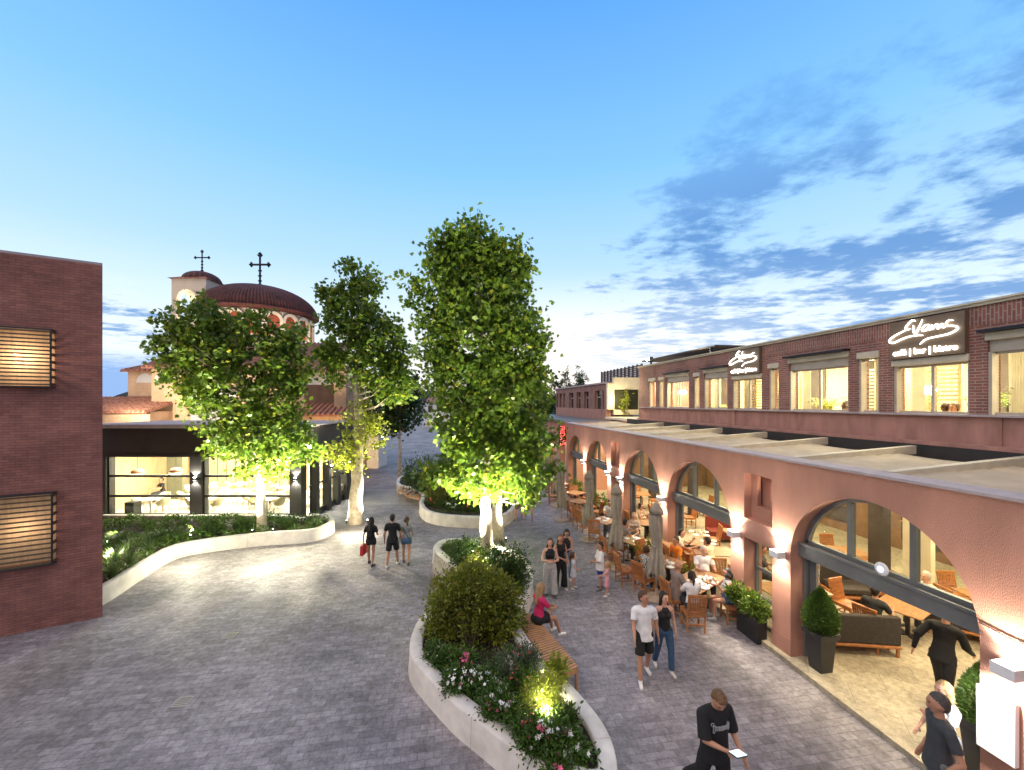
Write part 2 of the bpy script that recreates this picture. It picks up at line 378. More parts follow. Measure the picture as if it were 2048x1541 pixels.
# they fill the right of the sky, thinning up-left along a diagonal
side = math_('SUBTRACT', math_('MULTIPLY', azi, 1.0), math_('MULTIPLY', el, .55))
msk = math_('MULTIPLY', smooth(side, -.10, .20), smooth(el, .80, .45))
mskl = math_('MULTIPLY', math_('MULTIPLY', smooth(azi, -.45, -.68), smooth(el, .03, .10)), math_('MULTIPLY', smooth(el, .26, .16), .7))
msk = math_('ADD', msk, mskl, clamp=True)
th = math_('SUBTRACT', .62, math_('MULTIPLY', msk, .17))
cden = smooth(math_('SUBTRACT', cl, th), -.01, .12)
cden = math_('MULTIPLY', math_('MULTIPLY', cden, smooth(msk, .02, .25)), math_('SUBTRACT', 1.0, math_('MULTIPLY', smooth(el, .32, .62), .55)))
ccol = ramp(math_('DIVIDE', el, .6), [(0,(.20,.32,.50)),(.22,(.085,.20,.42)),(.6,(.05,.155,.37)),(1,(.055,.17,.42))])
lit = math_('MULTIPLY', smooth(math_('SUBTRACT', cl, th), -.09, 0.0), math_('MULTIPLY', smooth(msk,.05,.3), smooth(el, .34, .05)))
base = mix(math_('MULTIPLY', lit, .28), base, (.54,.59,.62))
skyc = mix(math_('MULTIPLY', math_('MULTIPLY', cden, .88), math_('SUBTRACT', 1.0, math_('MULTIPLY', glow_, .7))), base, ccol)
skyc = mix(smooth(el, 0.0, -.03), skyc, (.12,.13,.15))
fin = N(nt,'ShaderNodeVectorMath', operation='ADD'); L(skyc, fin.inputs[0])
sc_ = N(nt,'ShaderNodeVectorMath', operation='SCALE'); L(nish.outputs[0], sc_.inputs[0]); sc_.inputs[3].default_value = .004
L(sc_.outputs[0], fin.inputs[1]); L(fin.outputs[0], bg.inputs[0]); bg.inputs[1].default_value = 1.0

sd = bpy.data.lights.new('fill_sun','SUN'); sd.energy = .7; sd.angle = R(60); sd.color = (1,.78,.60)  # added warm overhead fill, not in line with the low dusk sky
so = bpy.data.objects.new('fill_sun', sd); COL.objects.link(so)
sv = Vector((-.55, -.15, .75))
so.rotation_euler = sv.to_track_quat('Z','Y').to_euler()

# ------------------------------------------------------------------ ground
MB().add([(-2500,-200,-.06),(2500,-200,-.06),(2500,4000,-.06),(-2500,4000,-.06)],[(0,1,2,3)]).build('ground', M['land'], kind='structure')
MB().add([(-60,-15,0),(60,-15,0),(60,130,0),(-60,130,0)],[(0,1,2,3)]).build('plaza_paving', M['setts'], kind='structure')
# pale strip in front of the church
a = G(655,968); b2 = G(800,968)
MB(C).add([(-30,21.6,.004),(-3.6,21.6,.004),(-3.2,25.5,.004),(-30,25.5,.004)][:4],[(0,1,2,3)]).build('church_path', M['palepave'], kind='structure')
MB().add([(-60,130,.004),(60,130,.004),(60,170,.004),(-60,170,.004)],[(0,1,2,3)]).build('far_street', M['palepave'], kind='structure')
# hills on the horizon
m = MB(); pts = []
for i in range(61):
    x = -1500 + i*50; h = 22 + 26*abs(sin(i*.37+1)) + 14*sin(i*.91)
    pts.append((x, h))
V = [(x, 1600, -1) for x, h in pts] + [(x, 1600, h) for x, h in pts] + [(x, 1800, -1) for x, h in pts]
n = len(pts); m.add(V, [(i,i+1,n+i+1,n+i) for i in range(n-1)] + [(n+i,n+i+1,2*n+i+1,2*n+i) for i in range(n-1)])
m.build('hills', mat('hill_scrub', (.09,.12,.12), 1, .1, .01), kind='structure')
# ================================================================== RESTAURANT BUILDING (arcade + brick storey)
FX = 7.16; WT = .5; TOPZ = 4.24; SPR = 2.25
def fy(zc): return FY(zc, FX)
arch = [(fy(5.469), fy(8.512)), (fy(10.333), fy(13.327)), (fy(13.835), fy(16.706)), (fy(18.43), fy(21.19)), (fy(21.79), fy(24.46))]
narrow = [(fy(8.996), fy(9.859)), (fy(17.10), fy(18.0))]
YEND = fy(24.95); YNEAR = -3.0
rb = thing('restaurant_building', 'terracotta arcade restaurant with round arches and a lit brick upper storey', 'building', (FX, 10, 0))
def arcade_wall():
    bm = bmesh.new()
    def quad(ps): bm.faces.new([bm.verts.new((FX, p[0], p[1])) for p in ps])
    cuts = sorted([(a, 'A') for a in arch] + [(a, 'N') for a in narrow])
    y = YNEAR
    for (y0, y1), k in cuts:
        for z0, z1 in ((0, SPR-.05), (SPR-.05, SPR), (SPR, 2.68), (2.68, 3.78), (3.78, TOPZ)): quad([(y,z0),(y0,z0),(y0,z1),(y,z1)])
        if k == 'A':
            n = 28; c = (y0+y1)/2; r = (y1-y0)/2; P = [(c - r*cos(pi*i/n), SPR + r*sin(pi*i/n)) for i in range(n+1)]
            P[0] = (y0, SPR); P[-1] = (y1, SPR)
            for i in range(n): quad([P[i], P[i+1], (P[i+1][0], TOPZ), (P[i][0], TOPZ)])
        else:
            for z0, z1 in ((SPR-.05, SPR), (SPR, 2.68), (3.78, TOPZ)): quad([(y0,z0),(y1,z0),(y1,z1),(y0,z1)])
        y = y1
    for z0, z1 in ((0, SPR-.05), (SPR-.05, SPR), (SPR, 2.68), (2.68, 3.78), (3.78, TOPZ)): quad([(y,z0),(YEND,z0),(YEND,z1),(y,z1)])
    bmesh.ops.remove_doubles(bm, verts=bm.verts, dist=.0005)
    r = bmesh.ops.extrude_face_region(bm, geom=bm.faces[:])
    bmesh.ops.translate(bm, vec=(WT,0,0), verts=[v for v in r['geom'] if isinstance(v, bmesh.types.BMVert)])
    bmesh.ops.recalc_face_normals(bm, faces=bm.faces)
    me = bpy.data.meshes.new('arcade_wall'); bm.to_mesh(me); bm.free(); me.materials.append(M['stucco'])
    me.transform(Matrix.Translation(-rb.location)); o = bpy.data.objects.new('arcade_wall', me); COL.objects.link(o); o.parent = rb
arcade_wall()
# niches over the narrow bays: back panel with a deeper slot
for (y0, y1) in narrow:
    m = MB()
    s0, s1 = y0 + .27, y1 - .20
    m.box(FX+.2, y0, 2.68, FX+.3, s0, 3.78); m.box(FX+.2, s1, 2.68, FX+.3, y1, 3.78)
    m.box(FX+.2, s0, 2.68, FX+.3, s1, 3.0); m.box(FX+.36, y0, 2.68, FX+.42, y1, 3.78)
    m.build('niche', M['stucco'], rb)
# plinth around the pier feet
cuts = sorted(arch + narrow); y = YNEAR
for (y0, y1) in cuts + [(YEND, 0)]:
    e = y0 if y0 < YEND else YEND
    MB().box(FX-.012, (y-.012 if y > YNEAR else y), 0, FX+WT+.012, e+.012, .45).build('plinth', M['stucco'], rb); y = y1
MB().box(FX-.05, YNEAR, TOPZ, FX+WT-.05, YEND+.02, TOPZ+.045).build('parapet_cap', M['cap'], rb)
MB().box(FX+WT-.05, YEND-.45, 0, 11.2, YEND, TOPZ).box(FX+WT-.05, YEND-.46, TOPZ, 11.2, YEND+.02, TOPZ+.05).build('end_wall', M['stucco'], rb)
# beams and fanlights
for i, (y0, y1) in enumerate(arch):
    MB().box(FX+.18, y0, 2.24, FX+WT-.02, y1, 2.53).box(FX+.15, y0, 2.49, FX+.18, y1, 2.55).build('beam', M['metal'], rb, bevel=.006)
    n = 24; c = (y0+y1)/2; r = (y1-y0)/2 - .004; zb = 2.53
    def pt(rad, a): return (c - rad*cos(a), SPR + rad*sin(a))
    a0 = math.asin((zb-SPR)/r) + .01
    m = MB(); ro, ri = r, r - .085
    for k in range(n):
        a, b = a0 + (pi-2*a0)*k/n, a0 + (pi-2*a0)*(k+1)/n
        P = [pt(ro,a), pt(ro,b), pt(ri,b), pt(ri,a)]; m.wallprism(P, FX+.30, FX+.38)
    m.box(FX+.3, y0+.08, zb, FX+.38, y1-.08, zb+.07)
    for t in (-.34, .34):
        yy = c + t*r; zt = SPR + sqrt(ri*ri - (t*r)**2) - .0
        m.box(FX+.29, yy-.045, zb+.07, FX+.385, yy+.045, zt)
    fw = m.build('arch_window', M['metal'], rb)
    P = [pt(ri-.005, a0+.03 + (pi-2*a0-.06)*k/n) for k in range(n+1)]
    MB().wallprism(P, FX+.335, FX+.341).build('pane', M['glass'], fw)
    # folding door jambs below
    MB().box(FX+.3, y0, .1, FX+.42, y0+.05, 2.24).box(FX+.42, y0+.05, .1, FX+.47, y0+.14, 2.22).build('door_jamb', M['metal'], rb)
    MB().box(FX+.3, y1-.05, .1, FX+.42, y1, 2.24).box(FX+.42, y1-.2, .1, FX+.47, y1-.05, 2.22).build('door_jamb', M['metal'], rb)
for (y0, y1) in narrow:
    m = MB()
    for z in (.1, .74, 1.42, 2.12): m.box(FX+.3, y0+.06, z, FX+.37, y1-.06, z+.07)
    for y in (y0, y1-.06): m.box(FX+.3, y, .1, FX+.37, y+.06, SPR-.05)
    f = m.build('side_window', M['metal'], rb)
    MB().box(FX+.333, y0+.06, .17, FX+.339, y1-.06, 2.12).build('pane', M['glass'], f)
# inner floor (two low slabs) and canopy
MB().box(FX-.16, YNEAR, .0, 18.5, YEND, .1).build('dining_floor', M['floortile'], rb)
UX = 11.2
ctop = []
bz = [20.4, 18.2, 16.0, 13.75, 11.55, 9.37, 7.48, 5.4]
for z in bz:
    y = FY(z, 10.6); ctop.append(y)
    MB().add([(FX+.42,y-.07,4.16),(FX+.42,y+.07,4.16),(10.75,y+.07,4.30),(10.75,y-.07,4.30),(FX+.42,y-.07,4.30),(FX+.42,y+.07,4.30),(10.75,y+.07,4.50),(10.75,y-.07,4.50)],
             [(0,3,2,1),(4,5,6,7),(0,1,5,4),(1,2,6,5),(2,3,7,6),(3,0,4,7)]).build('canopy_rail', M['beam'], rb, bevel=.01)
edges = [YEND-.5] + ctop + [-2.4]
for a, b in zip(edges[:-1], edges[1:]):
    m = MB(); nx, ny = 20, 6; x0, x1 = FX+.44, 10.35
    V = []
    for i in range(nx+1):
        for j in range(ny+1):
            x = x0 + (x1-x0)*i/nx; yy = a-.08 + (b+.08-a+.08)*j/ny
            z = 4.19 + .12*(x-x0)/(10.75-x0) - .035*sin(pi*j/ny) + .028*abs(sin(i*pi/2.5)) + .02
            V.append((x, yy, z))
    m.add(V, [(i*(ny+1)+j, (i+1)*(ny+1)+j, (i+1)*(ny+1)+j+1, i*(ny+1)+j+1) for i in range(nx) for j in range(ny)])
    m.build('canopy_cloth', M['canvas'], rb, smooth=True)
MB().box(10.90, -2.6, 4.10, 10.93, YEND-.6, 4.515).box(10.40, -2.6, 4.06, 10.90, YEND-.6, 4.10).build('gap_shade_strip', M['metal2'], rb)  # dark strips stand in for the shade between canopy and upper wall
# upper storey ------------------------------------------------------
USILL, UTOP = 5.2, 7.57
UYE = FY(23.7, UX); UYN = -1.0
def uy(px): return YP(px, UX)
MB().box(UX, UYN, 3.9, UX+.35, UYE, USILL).box(UX-.26, UYN, 4.52, UX, UYE, 4.60).box(UX-.03, YP(1462,UX)-.25, 4.6, UX, YP(1462,UX)+.25, USILL).box(UX-.03, uy(1990)-.12, 4.6, UX, uy(1990)+.12, USILL).build('upper_apron', M['stucco2'], rb)
MB().box(UX-.10, UYN, USILL, UX+.36, UYE+.05, USILL+.045).build('sill', M['cap'], rb)
wins = [(1298,1311,'n'),(1318,1328,'n'),(1333,1378,'w'),(1388,1400,'n'),(1408,1455,'w'),(1465,1524,'s'),(1538,1558,'n'),(1578,1697,'w'),(1717,1758,'n'),(1787,1938,'s'),(1975,2150,'w')]
W = []
for a, b, k in wins: W.append((uy(b), uy(a), k))
W.sort()
HEAD = {'n': 6.88, 'w': 6.98, 's': 6.58}
m = MB(); y = UYN
for (y0, y1, k) in W + [(UYE, None, None)]:
    m.box(UX, y, USILL+.045, UX+.35, y0, UTOP); 
    if y1 is None: break
    m.box(UX, y0, HEAD[k], UX+.35, y1, UTOP); y = y1
m.build('brick_wall', M['brickY'], rb)
m = MB(); y = UYN
for (y0, y1, k) in W + [(UYE, None, None)]:   # soldier course band, 8 mm proud
    if k == 's': m.box(UX-.008, y, 7.15, UX, y0, UTOP-.002); y = y1
    if y1 is None: m.box(UX-.008, y, 7.15, UX, UYE, UTOP-.002)
m.build('soldier_course', M['soldier'], rb)
MB().box(UX+.0, UYE, 3.9, 19, UYE+.3, UTOP).build('end_gable', M['brickX'], rb)
MB().box(UX-.06, UYN, UTOP, 19, UYE+.34, UTOP+.06).box(UX-.1, UYN, UTOP+.06, UX+.1, UYE+.36, UTOP+.10).build('roof', M['beam'], rb)
for (y0, y1, k) in W:
    h = HEAD[k]; wd = y1-y0; ft = .055
    m = MB(); z0 = USILL+.046; x0, x1 = UX+.12, UX+.2
    boxh = .17 if k == 'n' else (.16 if k == 's' else .17)
    zt = h - boxh
    if k == 'w': zt -= .24
    m.box(x0, y0, z0, x1, y0+ft, zt); m.box(x0, y1-ft, z0, x1, y1, zt); m.box(x0, y0+ft, zt-ft, x1, y1-ft, zt); m.box(x0, y0+ft, z0, x1, y1-ft, z0+ft)
    if k != 'n': m.box(x0+.01, (y0+y1)/2-.03, z0+ft, x1-.01, (y0+y1)/2+.03, zt-ft)
    # guide rails reaching the wall face
    m.box(UX+.02, y1-.06, z0, x0, y1, zt); m.box(UX+.02, y0, z0, x0, y0+.04, zt)
    f = m.build('window', M['alum'], rb)
    MB().box(UX+.155, y0+ft, z0+ft, UX+.161, y1-ft, zt-ft).build('pane', M['glass'], f)
    MB().box(UX-.05, y0-.02, h-boxh, UX+.2, y1+.02, h-.004).build('shutter_box', M['beam'], f, bevel=.01)
    if k == 'w':
        MB().box(UX+.06, y0, h-boxh-.24, UX+.2, y1, h-boxh).build('shutter_housing', M['alum'], f)
        MB().box(UX-.22, y0-.05, h, UX-.004, y1+.05, h+.05).build('awning_cassette', M['iron'], f)
# lower and upper interiors
MB().box(UX+.36, UYN, 4.75, 18.5, UYE, 4.85).box(FX+5.2, YNEAR, 4.0, 18.5, YEND, 4.1).build('storey_slab', M['cream'], rb)
MB().box(18.5, YNEAR, 0, 18.8, UYE, 7.57).build('rear_wall', M['cream'], rb)
MB().box(16.4, YNEAR, .1, 16.5, YEND-.5, 4.0).build('panelled_wall', M['brownpanel'], rb)
for y in (2.2, 5.4, 8.9, 13.0, 17.2, 21.0): MB().box(UX-.05, y, .1, UX+.3, y+.3, 4.3).build('inner_column', M['darkwood'], rb)
MB().box(UX+.4, YEND-.3, .1, 18.5, YEND, 4.0).build('partition', M['brownpanel'], rb)
MB().box(15.3, UYN, 4.86, 15.4, UYE, 7.3).build('guest_room_wall', M['woodpanel'], rb)
for i in range(12): MB().box(15.26, 1.0+i*1.9, 4.86, 15.3, 1.7+i*1.9, 7.1).build('dark_board', M['darkwood'], rb)
for (y0, y1) in ((3.0, 5.0), (6.4, 8.2), (10, 12.3), (14.2, 16.6), (18.2, 20.5)):
    MB().box(16.33, y0, .5, 16.39, y1, 3.0).build('wall_panel', M['darkwood'], rb)
    m = MB()
    for z in (1.2, 1.75, 2.3): m.box(16.1, y0+.1, z, 16.33, y1-.1, z+.04)
    m.build('shelf', M['wood2'], rb)
# lit alcove walls of the ground floor
MB().box(16.28, 1.2, .4, 16.4, 2.6, 2.9).box(13.2, 9.2, .1, 13.35, 9.9, 3.0).build('lit_panel', M['cream'], rb)
# slatted screens, curtains and columns upstairs
def upscreen(x, y0, y1, z0=5.0, z1=6.7, vert=False):
    m = MB()
    if vert:
        n = int((y1-y0)/.13)
        for i in range(n): m.box(x, y0+i*.13, 4.85, x+.05, y0+i*.13+.055, z1+.3)
    else:
        n = int((z1-z0)/.11)
        for i in range(n): m.box(x, y0, z0+i*.11, x+.04, y1, z0+i*.11+.05)
        for y in (y0, y1): m.box(x-.01, y-.04, 4.85, x+.05, y+.04, z1)
    m.build('slatted_screen', M['woodpanel'], rb)
upscreen(12.2, uy(1515), uy(1480)+.9); upscreen(12.8, 8.3, 9.0); upscreen(12.9, 9.3, 10.4, vert=True); upscreen(12.8, 12.7, 13.7, vert=True)
upscreen(13.1, 14.2, 14.9); upscreen(13.6, 10.8, 11.5); upscreen(13.0, 19.4, 20.4, vert=True); upscreen(13.0, 7.2, 7.7, vert=True)
for (y0, y1, k) in W:
    m = MB(); nseg = 14; wd = .16 if k == 'n' else .30
    for i in range(nseg):
        t0, t1 = i/nseg, (i+1)/nseg
        ya, yb = y1-.06-wd*t0, y1-.06-wd*t1; xa, xb = UX+.46+.035*(i % 2), UX+.46+.035*((i+1) % 2)
        m.add([(xa,ya,4.86),(xb,yb,4.86),(xb,yb,7.1),(xa,ya,7.1)], [(0,1,2,3)])
    m.build('curtain', M['canvas'], rb)
for i in range(11):
    y = 5.6+i*1.55; m = MB()
    m.tube([(12.0, y-.75, 7.1),(12.1,y-.35,6.86),(12.05,y,6.8),(12.1,y+.35,6.86),(12.0,y+.75,7.1)], .01, 4)
    t_ = m.build('festoon_wire', M['dark'], rb)
    m = MB()
    for q in range(7): yy = y-.6+.2*q; m.lathe([(.001,-.035),(.032,0),(.001,.035)], (12.07, yy, 6.76+.3*((yy-y)/.75)**2), 8)
    m.build('bulbs', emis('bulb%d' % i, (1,.88,.6), 12), t_)
MB().box(UX+.36, UYN, 7.3, 18.5, UYE, 7.5).build('upper_ceiling', M['cream'], rb)
for i, y in enumerate((3.2, 8.2, 12.2, 16.0, 20.0)):
    lamp('AREA', (13.2, y, 7.2), 310, (1,.86,.58), sx=2.5, sy=1.2, tgt=(13.6, y, 0), name='ceiling_light')
    lamp('POINT', (12.4, y+1.8, 6.3), 75, (1,.86,.6), size=.15, name='pendant_light')
# signs ------------------------------------------------------------
EV = [  # brush strokes of the word, in zoomed picture units of the near sign
 [(1252,238),(1228,232),(1196,262),(1178,292),(1196,300),(1212,292)],
 [(1190,298),(1150,318),(1098,345),(1064,372),(1062,392),(1090,396),(1140,374),(1200,352),(1262,342),(1308,342)],
 [(1236,268),(1236,300),(1246,326),(1258,322),(1280,280),(1304,226)],
 [(1352,262),(1322,270),(1302,296),(1312,310),(1336,298),(1356,270),(1352,296),(1364,302)],
 [(1376,262),(1376,298),(1396,270),(1414,262),(1418,292),(1436,268),(1452,258),(1456,284),(1474,278)],
 [(1532,232),(1500,232),(1480,252),(1490,272),(1530,272),(1560,280),(1558,300),(1500,330),(1420,348),(1340,366),(1304,388),(1286,408)]]
bx0, bx1 = 1045, 1605
def evans(y0, y1, z0, z1, label, group, depth=.12):
    t = thing('illuminated_sign', label, 'sign', (UX-.10, (y0+y1)/2, z0), 0, group)
    MB().box(UX-.12, y0, z0, UX-.008, y1, z1).build('sign_board', mat('sign_bronze', (.16,.11,.07), .5, .05, 2), t, bevel=.006)
    px0, px1 = 1787.0, 1938.0
    def P(cx, cy):
        px, py = 1500 + cx/3.67, 580 + cy/3.67
        zc = ZC(px, UX); yy = FY(zc, UX); zz = EYE - (py-806)*zc/F
        s = (yy - uy(1938)) / (uy(1787) - uy(1938)); q = (zz - 6.57)/(7.5-6.57)
        return (UX-.150, y0 + s*(y1-y0), z0 + q*(z1-z0))
    m = MB(); k = (z1-z0)/.93
    for st in EV:
        pts = [Vector(P(*p)) for p in st]; sm = []
        for i in range(len(pts)-1):
            p0, p1, p2, p3 = pts[max(i-1,0)], pts[i], pts[i+1], pts[min(i+2,len(pts)-1)]
            for j in range(5):
                u = j/5; sm.append(.5*((2*p1)+(p2-p0)*u+(2*p0-5*p1+4*p2-p3)*u*u+(3*p1-p0-3*p2+p3)*u**3))
        sm.append(pts[-1]); m.tube(sm, [.006*k+.012*k*sin(pi*min(1,max(0,i_/(len(sm)-1))))**.5 for i_ in range(len(sm))], 6)
    m.build('script_lettering', M['sign'], t)
    cu = bpy.data.curves.new('t','FONT'); cu.body = 'caf\u00e9 | bar | bistro'; cu.size = .205*k; cu.extrude = .01; cu.align_x = 'CENTER'; cu.offset = .001
    to = bpy.data.objects.new('t', cu); COL.objects.link(to); dg = bpy.context.evaluated_depsgraph_get()
    me = bpy.data.meshes.new_from_object(to.evaluated_get(dg)); bpy.data.objects.remove(to)
    xs = [v.co.x for v in me.vertices]; ww = max(xs)-min(xs); sxx = (y1-y0)*.86/ww
    for v in me.vertices:
        x, y, z = v.co; v.co = (-.045 - z, -x*sxx, y*1.0 + .09*k)
    me.materials.clear(); me.materials.append(M['sign'])
    o = bpy.data.objects.new('small_lettering', me); COL.objects.link(o); o.parent = t
evans(uy(1938), uy(1787), 6.585, 7.52, 'large glowing white script sign with small lettering above the nearer sliding window', 'white script signs on the brick storey')
evans(uy(1524), uy(1465), 6.585, 7.52, 'glowing white script sign above the farther sliding window with slatted blinds', 'white script signs on the brick storey')
# floodlight on the parapet corner
t = thing('floodlight', 'small blazing floodlight on the parapet corner of the brick storey', 'floodlight', (UX+.1, UYE-1.0, UTOP+.1))
MB().box(UX+.06, UYE-1.04, UTOP+.1, UX+.14, UYE-.96, UTOP+.3).build('bracket', M['iron'], t)
MB().box(UX-.1, UYE-1.18, UTOP+.3, UX+.12, UYE-.82, UTOP+.52).build('housing', M['iron'], t)
MB().box(UX-.12, UYE-1.15, UTOP+.33, UX-.102, UYE-.85, UTOP+.49).build('lens', emis('flood_glow', (1,.95,.8), 60), t)
lamp('SPOT', (UX+.0, UYE-1.3, UTOP+.4), 260, (1,.86,.55), size=.08, tgt=(UX-1, UYE-9, 5), ang=150, name='flood_light')
lamp('POINT', (UX-.5, UYE+1.6, 6.3), 130, (1,.82,.45), size=.1, name='yard_light')

# wall lamps on the piers (up and down) ------------------------------
sc = thing('wall_lamp', 'x', 'wall lamp', (0,0,0), 0, 'up-and-down box lamps on the arcade piers')
MB().box(-.20, -.12, -.075, 0, .12, .075).build('lamp_body', M['lampwhite'], sc, bevel=.008)
MB().box(-.18, -.10, .0755, -.02, .10, .079).build('lens', M['glowcool'], sc)
MB().box(-.18, -.10, -.079, -.02, .10, -.0755).build('lens', M['glowcool'], sc)
piers = [(5.14,2.07,'nearest white box lamp, at the right edge above the glowing white panel'),
         (8.75,2.2,'white box lamp on the pier just left of the nearest arch'),
         (10.10,2.2,'white box lamp on the pier between the square niche and the second arch'),
         (13.58,2.24,'white box lamp on the pier behind the nearest closed parasol'),
         (16.90,2.28,'white box lamp on the pier right of the farther, narrow niche'),
         (18.22,2.3,'white box lamp on the pier left of the farther, narrow niche'),
         (21.5,2.34,'white box lamp on the pier between the two farthest arches')]
for i, (zc, z, lb) in enumerate(piers):
    y = fy(zc); place(sc, (FX, y, z), 0, lb)
    k = 1 if i else 1.5
    lamp('SPOT', (FX-.13, y, z+.10), 95*k, (1,.85,.66), .03, (FX+.18, y, z+2.0), 105, .55, 'wall_uplight')
    lamp('SPOT', (FX-.13, y, z-.10), 80*k, (1,.85,.66), .03, (FX+.05, y, z-2.0), 95, .55, 'wall_downlight')
# white board below the nearest lamp
t = thing('white_board', 'blank white board glowing in lamplight on the nearest pier at the right edge', 'board', (FX, fy(5.27), .86))
MB().box(FX-.09, fy(5.08), .86, FX-.014, fy(5.455), 1.68).build('board_panel', mat('white_board_face', (.86,.86,.86), .4, .01, 2), t, bevel=.006)
lamp('SPOT', (FX-.45, fy(5.2), 2.0), 90, (1,.95,.88), .05, (FX, fy(5.27), 1.25), 95, .5, 'board_light')
# cable on the wall, access point
tag(MB().tube([(FX-.012, fy(5.47), 2.5),(FX-.014, fy(5.2), 2.46),(FX-.014, fy(4.7), 2.43),(FX-.012,fy(4.0),2.4)], .009, 6).build('cable', M['dark']), 'thin dark cable running along the wall above the nearest lamp', 'cable')
t = thing('access_point', 'round white wireless disc with a pale ring on the dark beam of the nearest arch', 'access point', (FX+.15, YP(1766, FX+.15), 2.62))
yy = YP(1766, FX+.15)
V = MB(lambda x,y,z: (FX+.13 - z, yy + x, 2.66 + y)); V.lathe([(0.001,0),(.11,0),(.115,.012),(.09,.03),(.001,.034)], n=24); V.build('disc', M['lampwhite'], t, smooth=True)
V = MB(lambda x,y,z: (FX+.093 - z, yy + x, 2.66 + y)); V.lathe([(.042,0),(.052,0),(.052,.004),(.042,.004),(.042,0)], n=24); V.build('ring_light', emis('ring_blue', (.55,.6,1), 1.3), t)

# ground floor interior lamps
for i, (x, y) in enumerate(((9.4,3.0),(9.4,6.2),(9.4,9.6),(9.4,12.8),(9.4,16.0),(9.4,19.6),(9.4,22.8))):
    lamp('AREA', (x, y, 4.02), 95, (1,.81,.50), sx=1.6, sy=.9, tgt=(x, y, 0), name='canopy_light')
for i, (x, y) in enumerate(((13.4,3.4),(13.4,7.6),(13.4,12.0),(13.4,17.0),(13.4,21.5))):
    lamp('AREA', (x, y, 3.9), 165, (1,.81,.50), sx=1.6, sy=1.6, tgt=(x, y, 0), name='dining_light')
def pendant(x, y, z, r, label, top, kind=0, group=None, glowmat=None, cord=None):
    t = thing('pendant_lamp', label, 'lamp', (x, y, z), 0, group)
    gm = glowmat or M['glow']
    if kind == 0:
        MB().lathe([(.001,-r*.62),(r*.55,-r*.55),(r*.92,-r*.25),(r,0),(r*.92,r*.25),(r*.55,r*.55),(.001,r*.62)], (x,y,z), 20).build('globe', gm, t, smooth=True)
    else:
        MB().lathe([(.001,-r*.5),(r*.7,-r*.45),(r,-.02),(.98*r,0),(.001,0)], (x,y,z), 20).build('globe', gm, t, smooth=True)
        MB().lathe([(r,0),(r*.97,r*.4),(r*.7,r*.75),(.02,r*.85),(.015,r*.8),(r*.66,r*.7),(r*.93,r*.36),(r*.96,0)], (x,y,z), 20).build('lamp_shade', mat('copper_shade', (.7,.32,.2), .35, .05, 3), t, smooth=True)
    MB().tube([(x,y,z+r*.6),(x,y,top)], .008, 5).build('cord', M['dark'], t)
pendant(12.9, YP(1853, 12.9), 5.84, .20, 'glowing white globe lamp behind the window below the large script sign', 7.3)
pendant(13.2, YP(1365,13.2), 6.1, .22, 'glowing round lamp behind the wide window left of the farther script sign', 7.3)
pendant(13.4, 3.9, 3.0, .22, 'glowing lamp seen through the fanlight of the nearest arch', 4.0)

# ================================================================== BUILDINGS BEYOND THE ARCADE
BX = 11.6
b = thing('brick_building', 'long low brick building with tall windows beyond the arcade roof', 'building', (BX, 38, 0))
def byy(px): return YP(px, BX)
y0b, y1b = byy(1212), byy(1112); zt = 6.95; zb = 5.25
def PZ(px, py, X): zc = ZC(px, X); return EYE - (py-806)*zc/F
MB().box(BX, y0b, 0, BX+.4, y1b, 5.0).build('apron_wall', M['stucco2'], b)
opn = [(1113,1117),(1119,1124),(1126,1130),(1138,1147),(1153,1161),(1168,1177),(1189,1202),(1205,1208)]
O = sorted([(byy(q), byy(p)) for p, q in opn]); m = MB(); y = y0b
for (a1, b1) in O:
    m.box(BX, y, 5.0, BX+.4, a1, zt); m.box(BX, a1, 6.45, BX+.4, b1, zt); y = b1
m.box(BX, y, 5.0, BX+.4, y1b, zt); m.build('brick_wall', M['brickY'], b)
for (a1, b1) in O:
    f = MB().box(BX+.2, a1, 5.0, BX+.26, a1+.08, 6.45).box(BX+.2, b1-.08, 5.0, BX+.26, b1, 6.45).box(BX+.2, a1, 5.9, BX+.26, b1, 5.98).build('window', M['alum'], b)
    MB().box(BX+.22, a1+.08, 5.0, BX+.24, b1-.08, 6.45).build('pane', mat('dark_glass', (.03,.035,.04), .08, .05, 1), f)
MB().box(BX-.1, y0b, zt, BX+9, y1b+.3, zt+.12).build('roof', M['cap'], b)
MB().box(BX+.4, y1b-.3, 0, BX+9, y1b, zt).build('far_wall', M['brickX'], b)
# lit recessed yard wall facing the camera
m = MB(); xw = BX; yw = y0b
m.box(xw, yw-.3, 5.0, xw+.5, yw-.002, zt); m.box(xw+.5, yw-.3, 6.5, xw+4.5, yw-.002, zt+.45); m.box(xw+.5, yw-.3, 4.6, xw+4.5, yw-.002, 4.98); m.build('yard_wall', M['cream'], b)
m = MB()
for i in range(5): m.box(xw+.5+i*1.0, yw-.22, 4.98, xw+.58+i*1.0, yw-.1, 6.5)
f = m.build('glazed_door', M['alum'], b)
MB().box(xw+.5, yw-.14, 4.98, xw+4.5, yw-.12, 6.5).build('pane', mat('dark_door_glass', (.05,.05,.03), .1, .05, 1), f)
MB().box(BX-.2, UYE+.31, 4.3, BX+7, yw-.3, 4.45).build('terrace_slab', M['cream'], b)
